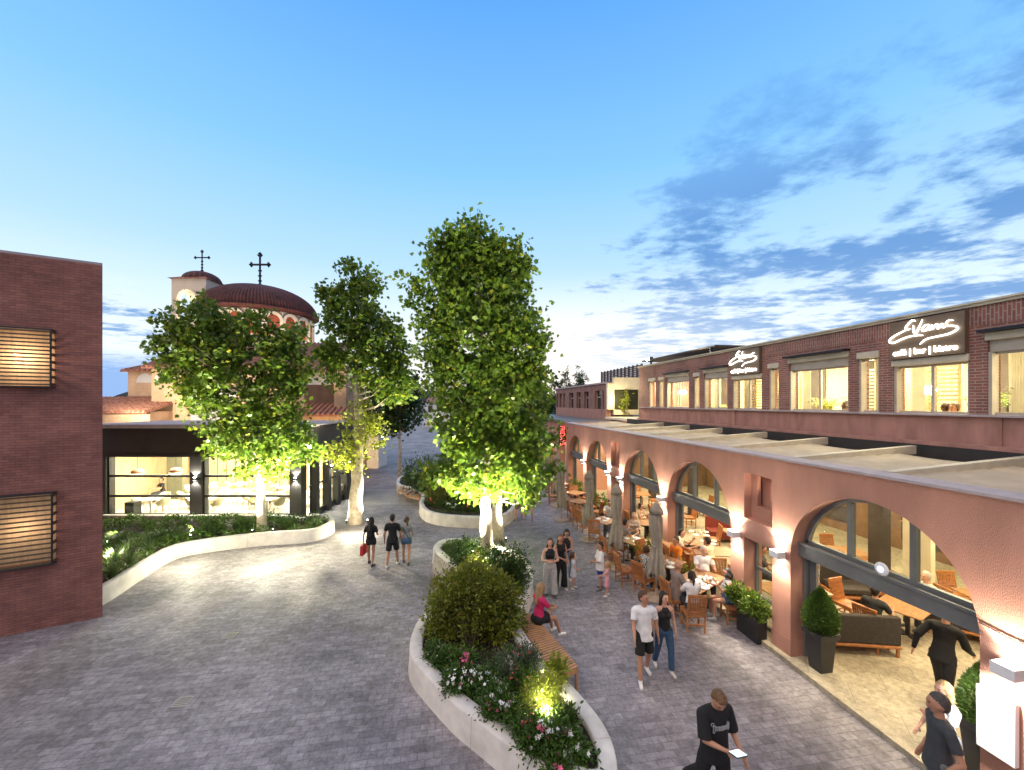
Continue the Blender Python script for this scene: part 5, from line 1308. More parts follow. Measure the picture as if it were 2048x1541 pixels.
# ================================================================== PARASOLS
def parasol(label, px, py, h, tilt=(0,0), seed=0):
    x, y, _ = G(px, py, 0); t = thing('closed_parasol', label, 'parasol', (x,y,0), 0, 'closed parasols along the terrace'); r_ = random.Random(seed)
    MB().lathe([(.001,0),(.33,0),(.36,.015),(.36,.045),(.33,.075),(.10,.085),(.05,.10),(.04,.3),(.001,.3)], (x,y,0), 32).build('base', M['brass'], t, smooth=False)
    MB().tube([(x,y,.05),(x,y,h-.1)], .025, 10).build('pole', M['alum'], t, smooth=True)
    m = MB(); n = 64; V = []; K = 34; z0 = .62 + .1*r_.random(); ph = r_.random()*6
    for i in range(K+1):
        u = i/K; z = z0+(h-.16-z0)*u
        # hem flares, waist tied at two thirds height, shoulder, tip
        prof = [(0,.20),(.06,.215),(.16,.19),(.40,.125),(.46,.115),(.52,.125),(.70,.16),(.84,.165),(.93,.12),(1,.05)]
        for a_, b_ in zip(prof[:-1], prof[1:]):
            if a_[0] <= u <= b_[0]: R0 = a_[1]+(b_[1]-a_[1])*(u-a_[0])/(b_[0]-a_[0]); break
        for j in range(n):
            a = 2*pi*j/n; am = .28*(1-u*.55)
            rr = R0*(1+am*sin(8*a+ph+2.2*u+ .6*sin(5*u+ph))+.14*sin(3*a+ph*2+5*u)+ .05*sin(17*a+9*u))
            zz = z + (.16*(sin(4*a+ph)*.5+.5*sin(2*a))*(1-u)**3 if u < .3 else 0)
            V.append((x+rr*cos(a)+.02*sin(7*u+ph), y+rr*sin(a)+.015*cos(6*u), zz))
    F_ = [(i*n+j, i*n+(j+1)%n, (i+1)*n+(j+1)%n, (i+1)*n+j) for i in range(K) for j in range(n)]
    m.add(V, F_); m.build('canopy', M['umbrella'], t, smooth=True)
    MB().lathe([(.001,h),(.05,h-.03),(.15,h-.20),(.19,h-.34),(.165,h-.33),(.11,h-.2),(.04,h-.1)], (x,y,0), 24, ribs=1, ribh=.07).build('cap', M['umbrella'], t, smooth=True)
    MB().lathe([(.13,-.02),(.135,-.015),(.135,.015),(.13,.02)], (x,y,z0+(h-.16-z0)*.44), 24).build('tie', M['umbrella'], t)
    return t
parasol('nearest closed taupe parasol, between the zebra-dressed woman and the bald man', 1313, 1197, 2.72, seed=1)
parasol('second closed parasol, next to the blonde woman at her table', 1233, 1136, 2.80, seed=2)
parasol('third closed parasol from the near end, with an empty chair behind it', 1178, 1081, 2.80, seed=3)
parasol('fourth closed parasol from the near end, beside the empty tables', 1123, 1041, 2.80, seed=4)
parasol('fifth closed parasol, right behind the fourth', 1114, 1012, 2.75, seed=5)
parasol('farthest closed parasol, beneath the red-lettered sign', 1097, 992, 2.75, seed=6)

# ================================================================== TABLES AND CHAIRS
def make_chair():
    t = thing('wooden_chair', 'x', 'chair')
    for sx in (-1,1):
        MB().obox((sx*.21,.21,.22),(.04,.04,.44)).build('leg', M['wood'], t, bevel=.004)
        MB().tube([(sx*.205,-.20,0),(sx*.205,-.205,.45),(sx*.205,-.30,.93)], .024, 4).build('leg', M['wood'], t)
    m = MB()
    for i in range(7): m.box(-.22,-.2+i*.062,.435,.22,-.2+i*.062+.052,.455)
    m.box(-.225,.19,.38,.225,.215,.434).box(-.225,-.2,.38,.225,-.18,.434).box(-.225,-.2,.38,-.205,.2,.434).box(.205,-.2,.38,.225,.2,.434)
    m.build('seat', M['wood'], t)
    m = MB()
    for i in range(9):
        x = -.165+i*.041; m.add([(x-.013,-.212,.50),(x+.013,-.212,.50),(x+.013,-.192,.50),(x-.013,-.192,.50),(x-.013,-.296,.90),(x+.013,-.296,.90),(x+.013,-.276,.90),(x-.013,-.276,.90)],[(0,3,2,1),(4,5,6,7),(0,1,5,4),(1,2,6,5),(2,3,7,6),(3,0,4,7)])
    m.obox((0,-.205,.50),(.42,.025,.05)); m.obox((0,-.29,.92),(.45,.03,.07)); m.build('backrest', M['wood'], t)
    MB().obox((0,.0,.17),(.02,.4,.03)).obox((0,-.2,.2),(.4,.02,.03)).obox((-.205,0,.17),(.02,.4,.03)).obox((.205,0,.17),(.02,.4,.03)).build('stretcher', M['wood'], t)
    return t
def make_table(kind='wood', w_=.8, d_=.8, name='dining_table'):
    t = thing(name, 'x', 'table')
    top = M['wood2'] if kind == 'wood' else M['tabletop']
    MB().box(-w_/2,-d_/2,.72,w_/2,d_/2,.75).build('table_top', top, t, bevel=.006)
    MB().box(-.035,-.035,.03,.035,.035,.72).build('pedestal', M['metal2'] if kind == 'wood' else M['tabletop'], t)
    MB().obox((0,0,.015),(.5,.07,.03),rz=pi/4).obox((0,0,.017),(.07,.5,.03),rz=pi/4).build('foot', M['metal2'] if kind == 'wood' else M['tabletop'], t)
    return t
chair0 = make_chair(); table0 = make_table(w_=.85, d_=.85)
table_w = make_table('wood', 1.5, .85)
def cam_at(px, py, z=0): return G(px, py, z)
def chair(px, py, fx, fz, label, z=0, grp='slatted wooden chairs of the restaurant'):
    p = G(px, py, z); return place(chair0, (p[0],p[1],z), heading(fx,fz), label, grp)
def chairw(xc, zc, fx, fz, label, z=0, grp='slatted wooden chairs of the restaurant'):
    p = C(xc, zc, z); return place(chair0, p, heading(fx,fz), label, grp)
dishmat = M['plate']
def setting(px, py, z, label, n=4, seed=1, spread=.28, extra=True):
    """plates, glasses and napkins lying on a table"""
    x, y, _ = G(px, py, z); r_ = random.Random(seed)
    for i in range(n):
        a = 2*pi*i/n+.4; q = spread*(.8+.3*r_.random()); xx, yy = x+q*cos(a), y+q*sin(a)
        o = MB().lathe([(.001,.0),(.06,.0),(.11,.016),(.112,.02),(.06,.008),(.001,.006)], (xx,yy,z+.001), 18).build('plate', dishmat, smooth=True)
        tag(o, 'white plate '+label, 'plate', 'plates '+label)
        xx, yy = x+q*.5*cos(a+.7), y+q*.5*sin(a+.7)
        o = MB().lathe([(.001,.0),(.028,.0),(.034,.11),(.031,.11),(.026,.01),(.001,.008)], (xx,yy,z+.001), 12).build('drinking_glass', M['glass'] if i % 2 else M['plate'], smooth=True)
        tag(o, 'small drinking glass '+label, 'glass', 'glasses '+label)
def zpix(px, zc, z=0): # ground pixel row for a distance
    return 806+(EYE-z)*F/zc
# table 1 (party of five)
def TB(proto, xc, zc, label, rz=None, z=0, grp='dining tables of the restaurant'):
    p = C(xc, zc, z); return place(proto, p, -TH+(rz or 0) if rz is not None else 0, label, grp)
TB(table_w, 5.0, 10.75, 'wooden table crowded with plates, where five people dine', R(38))
for k, (a, b, s) in enumerate(((1392,1172,3),(1414,1163,5))): setting(a, b, .75, 'on the table of the five diners' if k == 0 else 'at the far side of the five diners\' table', 5, s, .22)
chair(1386,1258, .06, 1, 'wooden chair carrying the ponytailed diner, back to the viewer')
chair(1466,1243, -1, .15, 'wooden chair right of the crowded table, under the woman in the white top')
chair(1347,1229, 1, .25, 'wooden chair left of the crowded table, under the bald man')
chairw(5.55, 11.75, -.1, -1, 'wooden chair at the far side of the crowded table')
# table 2
TB(table0, 4.62, 12.0, 'wooden table behind the bald man with folded napkins', R(38)); setting(1335,1130,.75,'on the table behind the bald man',3,4,.2)
chair(1287,1186, .8, .5, 'wooden chair holding the woman in the zebra dress')
chair(1250,1168, 1, .2, 'empty wooden chair left of the zebra-dressed woman')
chair(1293,1142, .5, -.9, 'wooden chair behind the zebra-dressed woman, back to the arcade')
chairw(5.2, 12.5, -1, -.2, 'wooden chair under the man in orange')
# table 3
TB(table0, 4.18, 13.9, 'small table with papers where the blonde woman sits', R(38)); setting(1266,1080,.75,'on the blonde woman\'s table',3,6,.2)
chair(1222,1128, 1, .2, 'wooden chair just left of the second parasol')
chair(1240,1120, .6, .8, 'wooden chair partly behind the second parasol')
chair(1292,1122, -1, .1, 'wooden chair right of the blonde woman\'s table')
chair(1268,1096, 0, -1, 'wooden chair under the blonde woman')
# table 4
TB(table0, 3.75, 16.2, 'dark table with glasses in front of the man in the pale shirt', R(38)); setting(1208,1040,.75,'on the table before the pale-shirted man',3,8,.2)
chair(1189,1084, .3, 1, 'empty wooden chair beside the third parasol base')
chair(1218,1062, -.3, -1, 'wooden chair under the man in the pale shirt')
chair(1168,1062, .9, .4, 'wooden chair tucked left of the third parasol')
# table 5 and 6, empty
TB(table0, 3.25, 19.4, 'empty wooden table near the fourth parasol', R(38)); TB(table0, 3.35, 21.2, 'second empty wooden table near the fourth parasol', R(38))
TB(table0, 2.9, 23.6, 'farthest wooden table of the terrace', R(38))
for a, b, fx, fz, lb in ((1146,1040,1,.2,'empty chair left of the first empty table'),(1158,1050,.5,.8,'empty chair with its back to the viewer at the first empty table'),(1183,1030,-1,0,'empty chair right of the first empty table'),(1196,1042,-.6,.7,'empty chair near the third parasol, turned away'),
      (1137,1018,1,.1,'empty chair left of the second empty table'),(1150,1008,0,-1,'empty chair behind the second empty table'),(1166,1012,-1,0,'empty chair right of the second empty table'),(1106,1008,1,0,'empty chair left of the farthest parasols'),(1112,996,.3,-1,'empty chair at the farthest terrace table'),(1130,990,-1,0,'empty chair right of the farthest terrace table'),(1095,985,.6,1,'last empty chair at the far end of the terrace')):
    chair(a, b, fx, fz, lb)
# inside the arcade
IZ = .1
TB(table_w, 5.35, 13.2, 'pale set table inside the second arch, seen over the parasol', R(-8), IZ)
tbl = TB(table_w, 6.15, 12.6, 'set table inside the second arch beside the wooden chairs', R(-8), IZ)
setting(1400,1068,.85,'on the set table in the second arch',4,2,.3); setting(1420,1085,.85,'on the near end of the set table in the second arch',3,12,.2)
for xc, zc, fx, fz, lb in ((5.95,11.75,.1,1,'wooden chair in the second arch, back to the viewer, left one of two'),(6.55,11.75,.1,1,'wooden chair in the second arch, back to the viewer, right one of two'),(6.3,10.9,1,.2,'wooden chair standing behind the pier right of the second arch'),(5.1,12.5,1,0,'wooden chair under the man leaning on his elbows'),
     (7.3,14.6,-1,.2,'dark chair farther inside, behind the second arch'),(6.0,15.4,.2,-1,'chair deep inside beyond the second arch'),(5.0,16.6,1,.2,'chair inside the third arch'),(5.6,15.5,-1,0,'chair at the right of the third arch interior'),(4.9,18.6,0,1,'chair inside the fourth arch, half hidden'),(9.0,13.2,.5,1,'chair near the back wall behind the second arch'),(9.8,10.6,-1,.3,'chair in the middle of the dining hall')):
    chairw(xc, zc, fx, fz, lb, IZ)
TB(table0, 5.2, 15.6, 'table inside the third arch with a dark cloth', R(-8), IZ); TB(table0, 4.7, 17.6, 'table inside the fourth arch', R(-8), IZ); TB(table0, 8.1, 14.4, 'square table deep inside behind the second arch', R(-8), IZ)
t_ = TB(table_w, 9.6, 13.6, 'long table near the red bench in the hall', R(70), IZ)
for i, (xc, zc, lb) in enumerate(((8.9,11.9,'table in mid-hall beyond the brown sofas'),(10.6,12.6,'table by the shelves beyond the brown sofas'),(7.0,17.4,'hall table seen through the third arch'),(8.6,19.2,'hall table far back seen through the third arch'),(11.4,9.6,'table right of the white column'),(6.6,20.5,'hall table seen through the fourth arch'))):
    TB(table0, xc, zc, 'dark wooden '+lb, R(-8), IZ)
    for dx, dz_, w_ in ((-.7,.05,'left'),(.7,0,'right'),(.05,.7,'far')): chairw(xc+dx, zc+dz_, -dx, -dz_, 'chair on the %s side of the %s' % (w_, lb), IZ)
# lounge set of the nearest arch
def sofa(label, p, rz, wd=1.5, group='brown sofas with wooden frames'):
    t = thing('sofa', label, 'sofa', p, rz, group)
    def loc(mb): mb.xf = None; return mb
    def bb(name, mt, *boxes, **kw):
        m = MB()
        for b_ in boxes: m.box(*b_)
        org = t.location; o = m.build(name, mt, None, bevel=kw.get('bevel', .02)); o.parent = t; return o
    h = wd/2
    bb('seat', M['sofa'], (-h+.02,-.30,.30,h-.02,.36,.44), bevel=.03)
    bb('backrest', M['sofa'], (-h,-.42,.26,h,-.30,.86), bevel=.03)
    bb('frame', M['wood'], (-h-.01,-.43,.19,h+.01,.38,.255))
    for sx in (-1,1):
        for sy in (-.38,.33): bb('leg', M['wood'], (sx*(h-.05)-.025,sy-.025,0,sx*(h-.05)+.025,sy+.025,.19), bevel=.005)
    return t
def on_floor(px, py, z=IZ): return G(px, py, z)
p = on_floor(1705,1290); sofa('brown sofa with its back to the plaza, right of the potted cone tree', (p[0],p[1],IZ), heading(.12,1), 1.35)
p = on_floor(1745,1215); sofa('brown sofa deeper in the nearest arch, beyond the empty wooden table', (p[0],p[1]+.35,IZ), heading(-.15,-1)+pi*.0, 1.5)
p = on_floor(1925,1305); sofa('brown sofa at the right of the nearest arch behind the walking man in black', (p[0]+.9,p[1]+.5,IZ), heading(.6,.8), 1.5)
TB(table_w, 7.0, 10.0, 'bare wooden table in the nearest arch behind the potted cone tree', R(8), IZ)
p = C(7.05, 9.85, .86); 
for i, (dx, dy) in enumerate(((0,0),(.22,.1),(.36,-.08))):
    o = MB().box(p[0]-.1+dx-.3,p[1]-.06+dy,.853,p[0]+.1+dx-.3,p[1]+.06+dy,.861).build('napkin', M['plate']); tag(o, 'white paper napkin on the bare wooden table', 'napkin', 'napkins on the bare wooden table')
chairw(7.95, 8.85, 1, .45, 'wooden chair in the nearest arch, under the man in the dark shirt', IZ)
TB(table_w, 9.2, 9.3, 'dark wooden table in front of the man in the dark shirt', R(30), IZ); chairw(8.3, 9.9, .3, -1, 'wooden chair on the far side beyond the man in the dark shirt', IZ)
# interior props seen through the nearest fanlight
t = thing('red_bench', 'dark red upholstered bench inside behind the second arch', 'bench', C(8.6,15.6,IZ), -TH+R(-12))
for nm, bx in (('seat',(-.9,-.3,.15,.9,.3,.42)),('backrest',(-.9,.3,.15,.9,.42,.85))):
    o = MB().box(*bx).build(nm, M['redfab'], None, bevel=.02); o.parent = t
t = thing('standing_fan', 'black standing fan behind the fanlight of the nearest arch', 'fan', (11.0, 5.9, IZ)); x, y = 11.0, 5.9
MB().lathe([(.001,0),(.2,0),(.2,.03),(.03,.05),(.02,1.35),(.001,1.35)], (x,y,IZ), 16).build('stand', M['metal2'], t)
m = MB(lambda a,b_,c: (x-.1-c, y+a, 1.55+b_))
for r in (.06,.12,.18,.24): m.tube([(r*cos(2*pi*i/24), r*sin(2*pi*i/24), .06) for i in range(25)], .005, 4)
for i in range(16): a = 2*pi*i/16; m.tube([(0,0,.08),(.24*cos(a),.24*sin(a),.06),(.24*cos(a),.24*sin(a),-.02)], .004, 4)
m.build('grille', M['metal2'], t)
m = MB(lambda a,b_,c: (x-.1-c, y+a, 1.55+b_))
for i in range(3):
    a = 2*pi*i/3; m.add([(0,0,.02),(.2*cos(a-.45),.2*sin(a-.45),.04),(.22*cos(a),.22*sin(a),.02),(.2*cos(a+.45),.2*sin(a+.45),.0)],[(0,1,2,3)])
m.build('blades', M['beam'], t)
# lit column wrapped with climbing leaves inside
t = thing('white_column', 'white rough column lit by a lamp inside the nearest arch', 'column', (12.6, 4.6, IZ))
MB().lathe([(.2,0),(.2,3.9)], (12.6,4.6,IZ), 20).build('shaft', M['white'], t, smooth=True)
lamp('SPOT', (12.1,4.3,.4), 60, (1,.85,.55), .05, (12.5,4.6,2.4), 80, .6, 'column_light')
bx_ = []
shrub('climbing_plant', 'leafy vine above the white column inside the nearest arch', (12.1,5.0,2.2), [(12.1,5.0,3.1,.5,.8,.35),(12.0,4.2,3.2,.4,.5,.3),(12.2,5.3,2.5,.25,.25,.4)], 1500, LM['plane'], .10, stems=8)
# potted plants
def pot_square(label, p, w0=.28, w1=.36, h=.82, topi=True, th_=.95, group='square black pots with clipped cone trees'):
    x, y = p[0], p[1]; t = thing('potted_cone_tree', label, 'potted tree', (x,y,0), 0, group)
    m = MB(); a, b_ = w0/2, w1/2
    def ring(w, z): return [(x-w,y-w,z),(x+w,y-w,z),(x+w,y+w,z),(x-w,y+w,z)]
    R_ = ring(a,0.03)+ring(b_,h-.12)+ring(b_+.035,h-.12)+ring(b_+.045,h)+ring(b_+.01,h)+ring(b_-.02,h-.08)
    F_ = [(3,2,1,0)]
    for k in range(5): F_ += [(k*4+j, k*4+(j+1)%4, k*4+4+(j+1)%4, k*4+4+j) for j in range(4)]
    F_.append((20,21,22,23)); m.add(R_, F_); m.box(x-a-.05,y-a-.05,0,x+a+.05,y+a+.05,.03); m.build('pot', M['pot'], t, bevel=.012)
    MB().box(x-b_+.03,y-b_+.03,h-.10,x+b_-.03,y+b_-.03,h-.05).build('soil', M['soil'], t)
    n = 8000; u = rng.random(n); ang = rng.random(n)*2*pi; zz = u**.9
    rad = .29*np.where(zz < .25, .72+.28*np.sin(zz/.25*pi/2), np.cos((zz-.25)/.75*pi/2)**.85)*(.80+.24*rng.random(n))
    P = np.stack([x+rad*np.cos(ang), y+rad*np.sin(ang), h-.03+zz*th_], 1); d = np.stack([np.cos(ang),np.sin(ang),.5+zz*.6],1)+rng.normal(size=(n,3))*.45
    leafobj('foliage', *leafmesh(P, d, .05*(.6+.7*rng.random(n)), OVAL), LM['box'], t)
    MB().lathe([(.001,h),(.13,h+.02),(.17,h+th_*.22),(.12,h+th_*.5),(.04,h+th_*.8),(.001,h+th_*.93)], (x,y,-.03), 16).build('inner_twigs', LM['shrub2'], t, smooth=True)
    return t
p = G(1641,1348,0); pot_square('clipped cone tree in a square black pot at the left foot of the nearest arch', p, .27, .37, .90, th_=.84)
p = C(6.85, 5.75); pot_square('clipped cone tree in a black pot behind the two men at the bottom right', p, .30, .42, .90, th_=.90)
# slab under the first pot
def trough(label, y0, y1, x0, x1, h, lm, lh, seed, n=1800):
    t = thing('planted_trough', label, 'planter', ((x0+x1)/2,(y0+y1)/2,0), 0)
    MB().box(x0,y0,0,x1,y0+.03,h).box(x0,y1-.03,0,x1,y1,h).box(x0,y0+.03,0,x0+.03,y1-.03,h).box(x1-.03,y0+.03,0,x1,y1-.03,h).box(x0+.03,y0+.03,h-.12,x1-.03,y1-.03,h-.06).build('trough', M['pot'], t, bevel=.006)
    B = [((x0+x1)/2+random.uniform(-.08,.08), y0+(y1-y0)*k/3+.08, h+lh*(.3+.2*(k%2)), .18, .18, lh*.42) for k in range(4)]
    pos, dr, cc = cloud(B, n, .08, 14, .3); keep = pos[:,2] > h-.04; pos, dr = pos[keep], dr[keep]+np.array([0,0,.5])
    leafobj('foliage', *leafmesh(pos, dr, .105*(.6+.6*rng.random(len(pos))), OVAL), LM[lm], t)
    m = MB()
    for c_ in cc[:14]: m.tube([((x0+x1)/2,c_[1],h-.08), tuple(c_)], .007, 4)
    m.build('stems', M['twig'], t)
trough('black trough of glossy green shrubs between the two near piers', fy(9.12), fy(9.78), FX-.27, FX-.02, .6, 'plane', .5, 1)
for i, (zc0, zc1, lb) in enumerate(((13.45,13.80,'small black trough with a feathery plant left of the third arch pier'),(16.9,17.9,'black trough with green plants under the farther niche'),(18.6,20.6,'black trough with green plants in the fourth arch'),(21.9,23.6,'black trough with green plants in the farthest arch'))):
    trough(lb, fy(zc0), fy(zc1), FX-.1 if i else FX-.35, FX+.25 if i else FX-.05, .5, 'lime' if i == 0 else 'plane', .6, i+2, 900)
blades('feathery green palm-like plant in front of the pier behind the nearest parasol', 1275, 1118, .9, 60, .3, 'lime', .014, None)
blades('feathery green plant beside the pier left of the seated man in orange', 1378, 1160, .8, 60, .25, 'lime', .014, None)
# plants behind the upper windows
def upplant(px, zc_off, label, zt=5.1, n=34, h=1.1, X_=12.4, lm='lime'):
    y = YP(px, X_); t = thing('indoor_palm', label, 'plant', (X_, y, 4.85)); m = MB()
    MB().lathe([(.001,0),(.13,0),(.17,.3),(.001,.3)], (X_,y,4.85), 14).build('pot', M['pot'], t)
    for i in range(n):
        a = rng.random()*2*pi; l = h*(.6+.5*rng.random()); dx, dy = cos(a), sin(a); pts = []
        for k in range(9):
            u = k/8; rr = l*.75*u*u+.04*u; zz = zt+l*(u-.6*u**3); pts.append((X_+dx*rr, y+dy*rr, zz))
        for k in range(1,9):
            for s in (-1,1):
                p0 = Vector(pts[k]); w2 = Vector((-dy*s,dx*s,-.35)).normalized()*(.17*(1-.5*k/8)); f_ = (Vector(pts[k])-Vector(pts[k-1])).normalized()
                m.add([tuple(p0), tuple(p0+w2*.5+f_*.05), tuple(p0+w2+f_*.06), tuple(p0+w2*.5-f_*.0+Vector((0,0,.012)))], [(0,1,2,3)])
    m.build('fronds', LM[lm], t, fix=False)
upplant(1655,0,'feathery green palm behind the wide window between the two script signs'); upplant(1415,0,'small green plant behind the far wide window',n=20,h=.7); upplant(1436,0,'reddish-tipped plant in the far wide window, right part', n=16,h=.6, lm='shrub')
upplant(2032,0,'tall broad-leaved plant behind the nearest upper window', n=40, h=1.4, lm='plane')
t = thing('potted_shrub', 'sunlit yellow-green shrub on the terrace before the lit yard wall', 'plant', Q(1248,830,30)); p = Q(1248,830,30)
pos, dr, cc = cloud([(p[0],p[1],p[2]+.6,.35,.3,.7),(p[0]+.1,p[1],p[2]+1.3,.3,.3,.5)], 700, .15, 12, .3); leafobj('foliage', *leafmesh(pos, dr, .14*(.6+.6*rng.random(700)), OVAL), LM['lime'], t)
MB().tube([(p[0],p[1],4.45),(p[0],p[1],p[2]+.8)], .03, 6).build('stem', M['twig'], t)
lamp('POINT', Q(1240,800,29.2), 60, (1,.9,.5), .1, name='terrace_light')

# ================================================================== PAVILION FURNITURE
def make_shell():
    t = thing('shell_chair', 'x', 'chair'); m = MB(); n = 14; V = []; K = 7
    for i in range(K+1):
        u = i/K
        for j in range(n+1):
            a = -pi*.5 + (j/n)*2*pi*.999; back = max(0, -sin(a))           # back at -y
            rim = .10 + .34*back**.8 + .10*abs(cos(a))
            r = .08+.22*u**.6; V.append((r*cos(a)*1.05, r*sin(a)*.95 - .02, .43+rim*u**2.2))
    m.add(V, [(i*(n+1)+j, i*(n+1)+j+1, (i+1)*(n+1)+j+1, (i+1)*(n+1)+j) for i in range(K) for j in range(n)])
    m.lathe([(.001,.425),(.09,.43),(.001,.44)], n=12); o = m.build('seat_shell', M['chairshell'], t, smooth=True)
    s = o.modifiers.new('thick','SOLIDIFY'); s.thickness = .012
    for sx in (-1,1):
        for sy in (-1,1): MB().tube([(sx*.1,sy*.1,.43),(sx*.22,sy*.22,0)], .011, 5).build('leg', M['wood2'], t)
    return t
shell0 = make_shell(); ptab = make_table('white', .75, .75, 'cafe_table')
shade_word = ['front row','second row','third row','back row']; k = 0
tabs = [(-17.7,19.6),(-16.3,20.6),(-15.0,19.5),(-14.7,21.4),(-17.2,22.2),(-13.0,20.6),(-12.0,19.6),(-11.0,21.0),(-12.6,22.4),(-10.4,22.6),(-15.8,23.3)]
where = ['near the left edge of left pane','left of centre in left pane','front right of left pane','mid-depth right of left pane','deep at left end of left pane','just right of the wide column','at the front behind the lit trunk','behind the right pane, near its right end','deep in middle of right pane','at the back corner of the pavilion','at the back near the board wall']
for i, (x, zc) in enumerate(tabs):
    place(ptab, C(x, zc, .06), -TH, 'white cafe table '+where[i], 'white tables in the pavilion')
    for j, (dx, dz_, wd) in enumerate(((-.62,.05,'left'),(.62,-.05,'right'),(.05,.62,'far'))[:3 if i % 2 == 0 else 2]):
        place(shell0, C(x+dx, zc+dz_, .06), heading(-dx+rng.normal(0,.2), -dz_+rng.normal(0,.2)), 'cream shell chair, %s side of table %s' % (wd, where[i]), 'cream shell chairs in the pavilion')
t = thing('speaker_box', 'black box standing inside the left pane of the pavilion', 'box', C(-18.0,19.0,.06), -TH)
for nm, mt_, bx in (('cabinet', M['metal2'], (-.22,-.2,0,.22,.2,.75)), ('front_grille', M['dark'], (-.19,-.206,.05,.19,-.2,.7))):
    o = MB().box(*bx).build(nm, mt_, None, bevel=.01 if nm == 'cabinet' else 0); o.parent = t

# small things on the paving
for px, py, lb in ((365,1404,'small square metal drain cover in the left foreground paving'),(460,1272,'small square metal drain cover near the middle of the left plaza')):
    x, y, _ = G(px, py, 0); t = thing('drain_cover', lb, 'drain cover', (x,y,0))
    MB().box(x-.13,y-.13,.001,x+.13,y+.13,.006).build('frame', M['alum'], t)
    m = MB()
    for q in range(5): m.box(x-.11,y-.1+q*.045,.0065,x+.11,y-.08+q*.045,.009)
    m.build('grate', M['metal'], t)
n = 260; P = []
while len(P) < n:
    x, y = rng.uniform(-10,6.8), rng.uniform(3.2,24)
    if not (inside(x,y,Imain) or inside(x,y,Ib) or inside(x,y,Il)): P.append((x,y,.012))
P = np.array(P); d = rng.normal(size=(n,3)); d[:,2] = .05*rng.random(n)
V_, n_, k_ = leafmesh(P, d, .05*(.5+.9*rng.random(n)), OVAL, .1)
V_[:,2] = .006+np.abs(V_[:,2]-.012)*.15
o = leafobj('fallen_leaves', V_, n_, k_, mat('dry_leaf', (.36,.27,.15), .8, .4, 8), None); tag(o, 'tiny dry leaves and scraps scattered over the paving', 'fallen leaves', kind='stuff')
# ================================================================== PEOPLE
def rcap(mb, a, b, ra, rb, flat=1.0, ax=None, fa=0, fb=0, n=12, k=5):
    """closed tapered capsule; ax = wide axis, flat = depth / width"""
    a, b = Vector(a), Vector(b); t = b-a; L_ = t.length
    if L_ < 1e-6: t = Vector((0,0,1)); L_ = 1e-6
    t = t.normalized(); u = Vector(ax) if ax is not None else Vector((1,0,0))
    u = u - t*u.dot(t)
    if u.length < .1: u = Vector((0,1,0)) - t*t.y
    u.normalize(); w_ = t.cross(u); fl_ = flat if flat < 1 else 1; ea = 0 if fa else 1; eb = 0 if fb else 1; V = [tuple(a - t*ra*fl_*ea)]; F_ = []
    rings = []
    for i in range(1, k+1): ph = pi/2*i/k; rings.append((a - t*ra*cos(ph)*fl_*ea, ra*(sin(ph) if ea else i/k)))
    for i in range(0, k): ph = pi/2*i/k; rings.append((b + t*rb*sin(ph)*fl_*eb, rb*(cos(ph) if eb else 1-i/k)))
    for c, r in rings:
        for j in range(n): an = 2*pi*j/n; V.append(tuple(c + u*r*cos(an) + w_*r*flat*sin(an)))
    V.append(tuple(b + t*rb*fl_*eb)); m = len(rings)
    for j in range(n):
        F_.append((0, 1+(j+1)%n, 1+j))
        for i in range(m-1): F_.append((1+i*n+j, 1+i*n+(j+1)%n, 1+(i+1)*n+(j+1)%n, 1+(i+1)*n+j))
        F_.append((1+(m-1)*n+j, 1+(m-1)*n+(j+1)%n, len(V)-1))
    mb.add(V, F_)
def remesh(name, prims, vox, mt, parent, sm=3, extra=None, offset=None):
    """one continuous skin grown round a set of tapered limbs"""
    mb = MB()
    for p in prims: rcap(mb, *p)
    me = bpy.data.meshes.new('tmp'); me.from_pydata(mb.v, [], mb.f)
    bm = bmesh.new(); bm.from_mesh(me); bmesh.ops.recalc_face_normals(bm, faces=bm.faces); bm.to_mesh(me); bm.free()
    o = bpy.data.objects.new('tmp', me); COL.objects.link(o)
    r = o.modifiers.new('r','REMESH'); r.mode = 'VOXEL'; r.voxel_size = vox; r.use_smooth_shade = True
    s = o.modifiers.new('s','SMOOTH'); s.factor = .6; s.iterations = sm
    dg = bpy.context.evaluated_depsgraph_get(); dg.update()
    m2 = bpy.data.meshes.new_from_object(o.evaluated_get(dg)); bpy.data.objects.remove(o); bpy.data.meshes.remove(me)
    m2.name = name; m2.materials.clear(); m2.materials.append(mt)
    if name == 'hair':
        co = np.empty(len(m2.vertices)*3); m2.vertices.foreach_get('co', co); co = co.reshape(-1,3); q_ = np.sin(co[:,0]*190+3*np.sin(co[:,2]*60))*np.sin(co[:,1]*170+co[:,2]*90); nn_ = np.array([v.normal[:] for v in m2.vertices]); co += nn_*(q_[:,None]*.0045+rng.normal(0,.0016,(len(co),1))); m2.vertices.foreach_set('co', co.ravel())
    m2.polygons.foreach_set('use_smooth', [True]*len(m2.polygons))
    if extra:      # eyes, brows and lips added to the same mesh
        bm = bmesh.new(); bm.from_mesh(m2); base = len(m2.materials)
        for mats_, pr in extra:
            m2.materials.append(mats_); e = MB()
            for p in pr: rcap(e, *p, n=8, k=3)
            vs = [bm.verts.new(v) for v in e.v]; mi = len(m2.materials)-1
            for f in e.f:
                try: ff = bm.faces.new([vs[i] for i in f]); ff.material_index = mi; ff.smooth = True
                except ValueError: pass
        bm.to_mesh(m2); bm.free()
    ob = bpy.data.objects.new(name, m2); COL.objects.link(ob); ob.parent = parent; return ob
_mc = {}
def cm(c, rough=.85, nm='cloth'):
    k = (nm,)+tuple(c)+(rough,)
    if k not in _mc: _mc[k] = mat(nm, c, rough, .12, 9, .15, 120)
    return _mc[k]
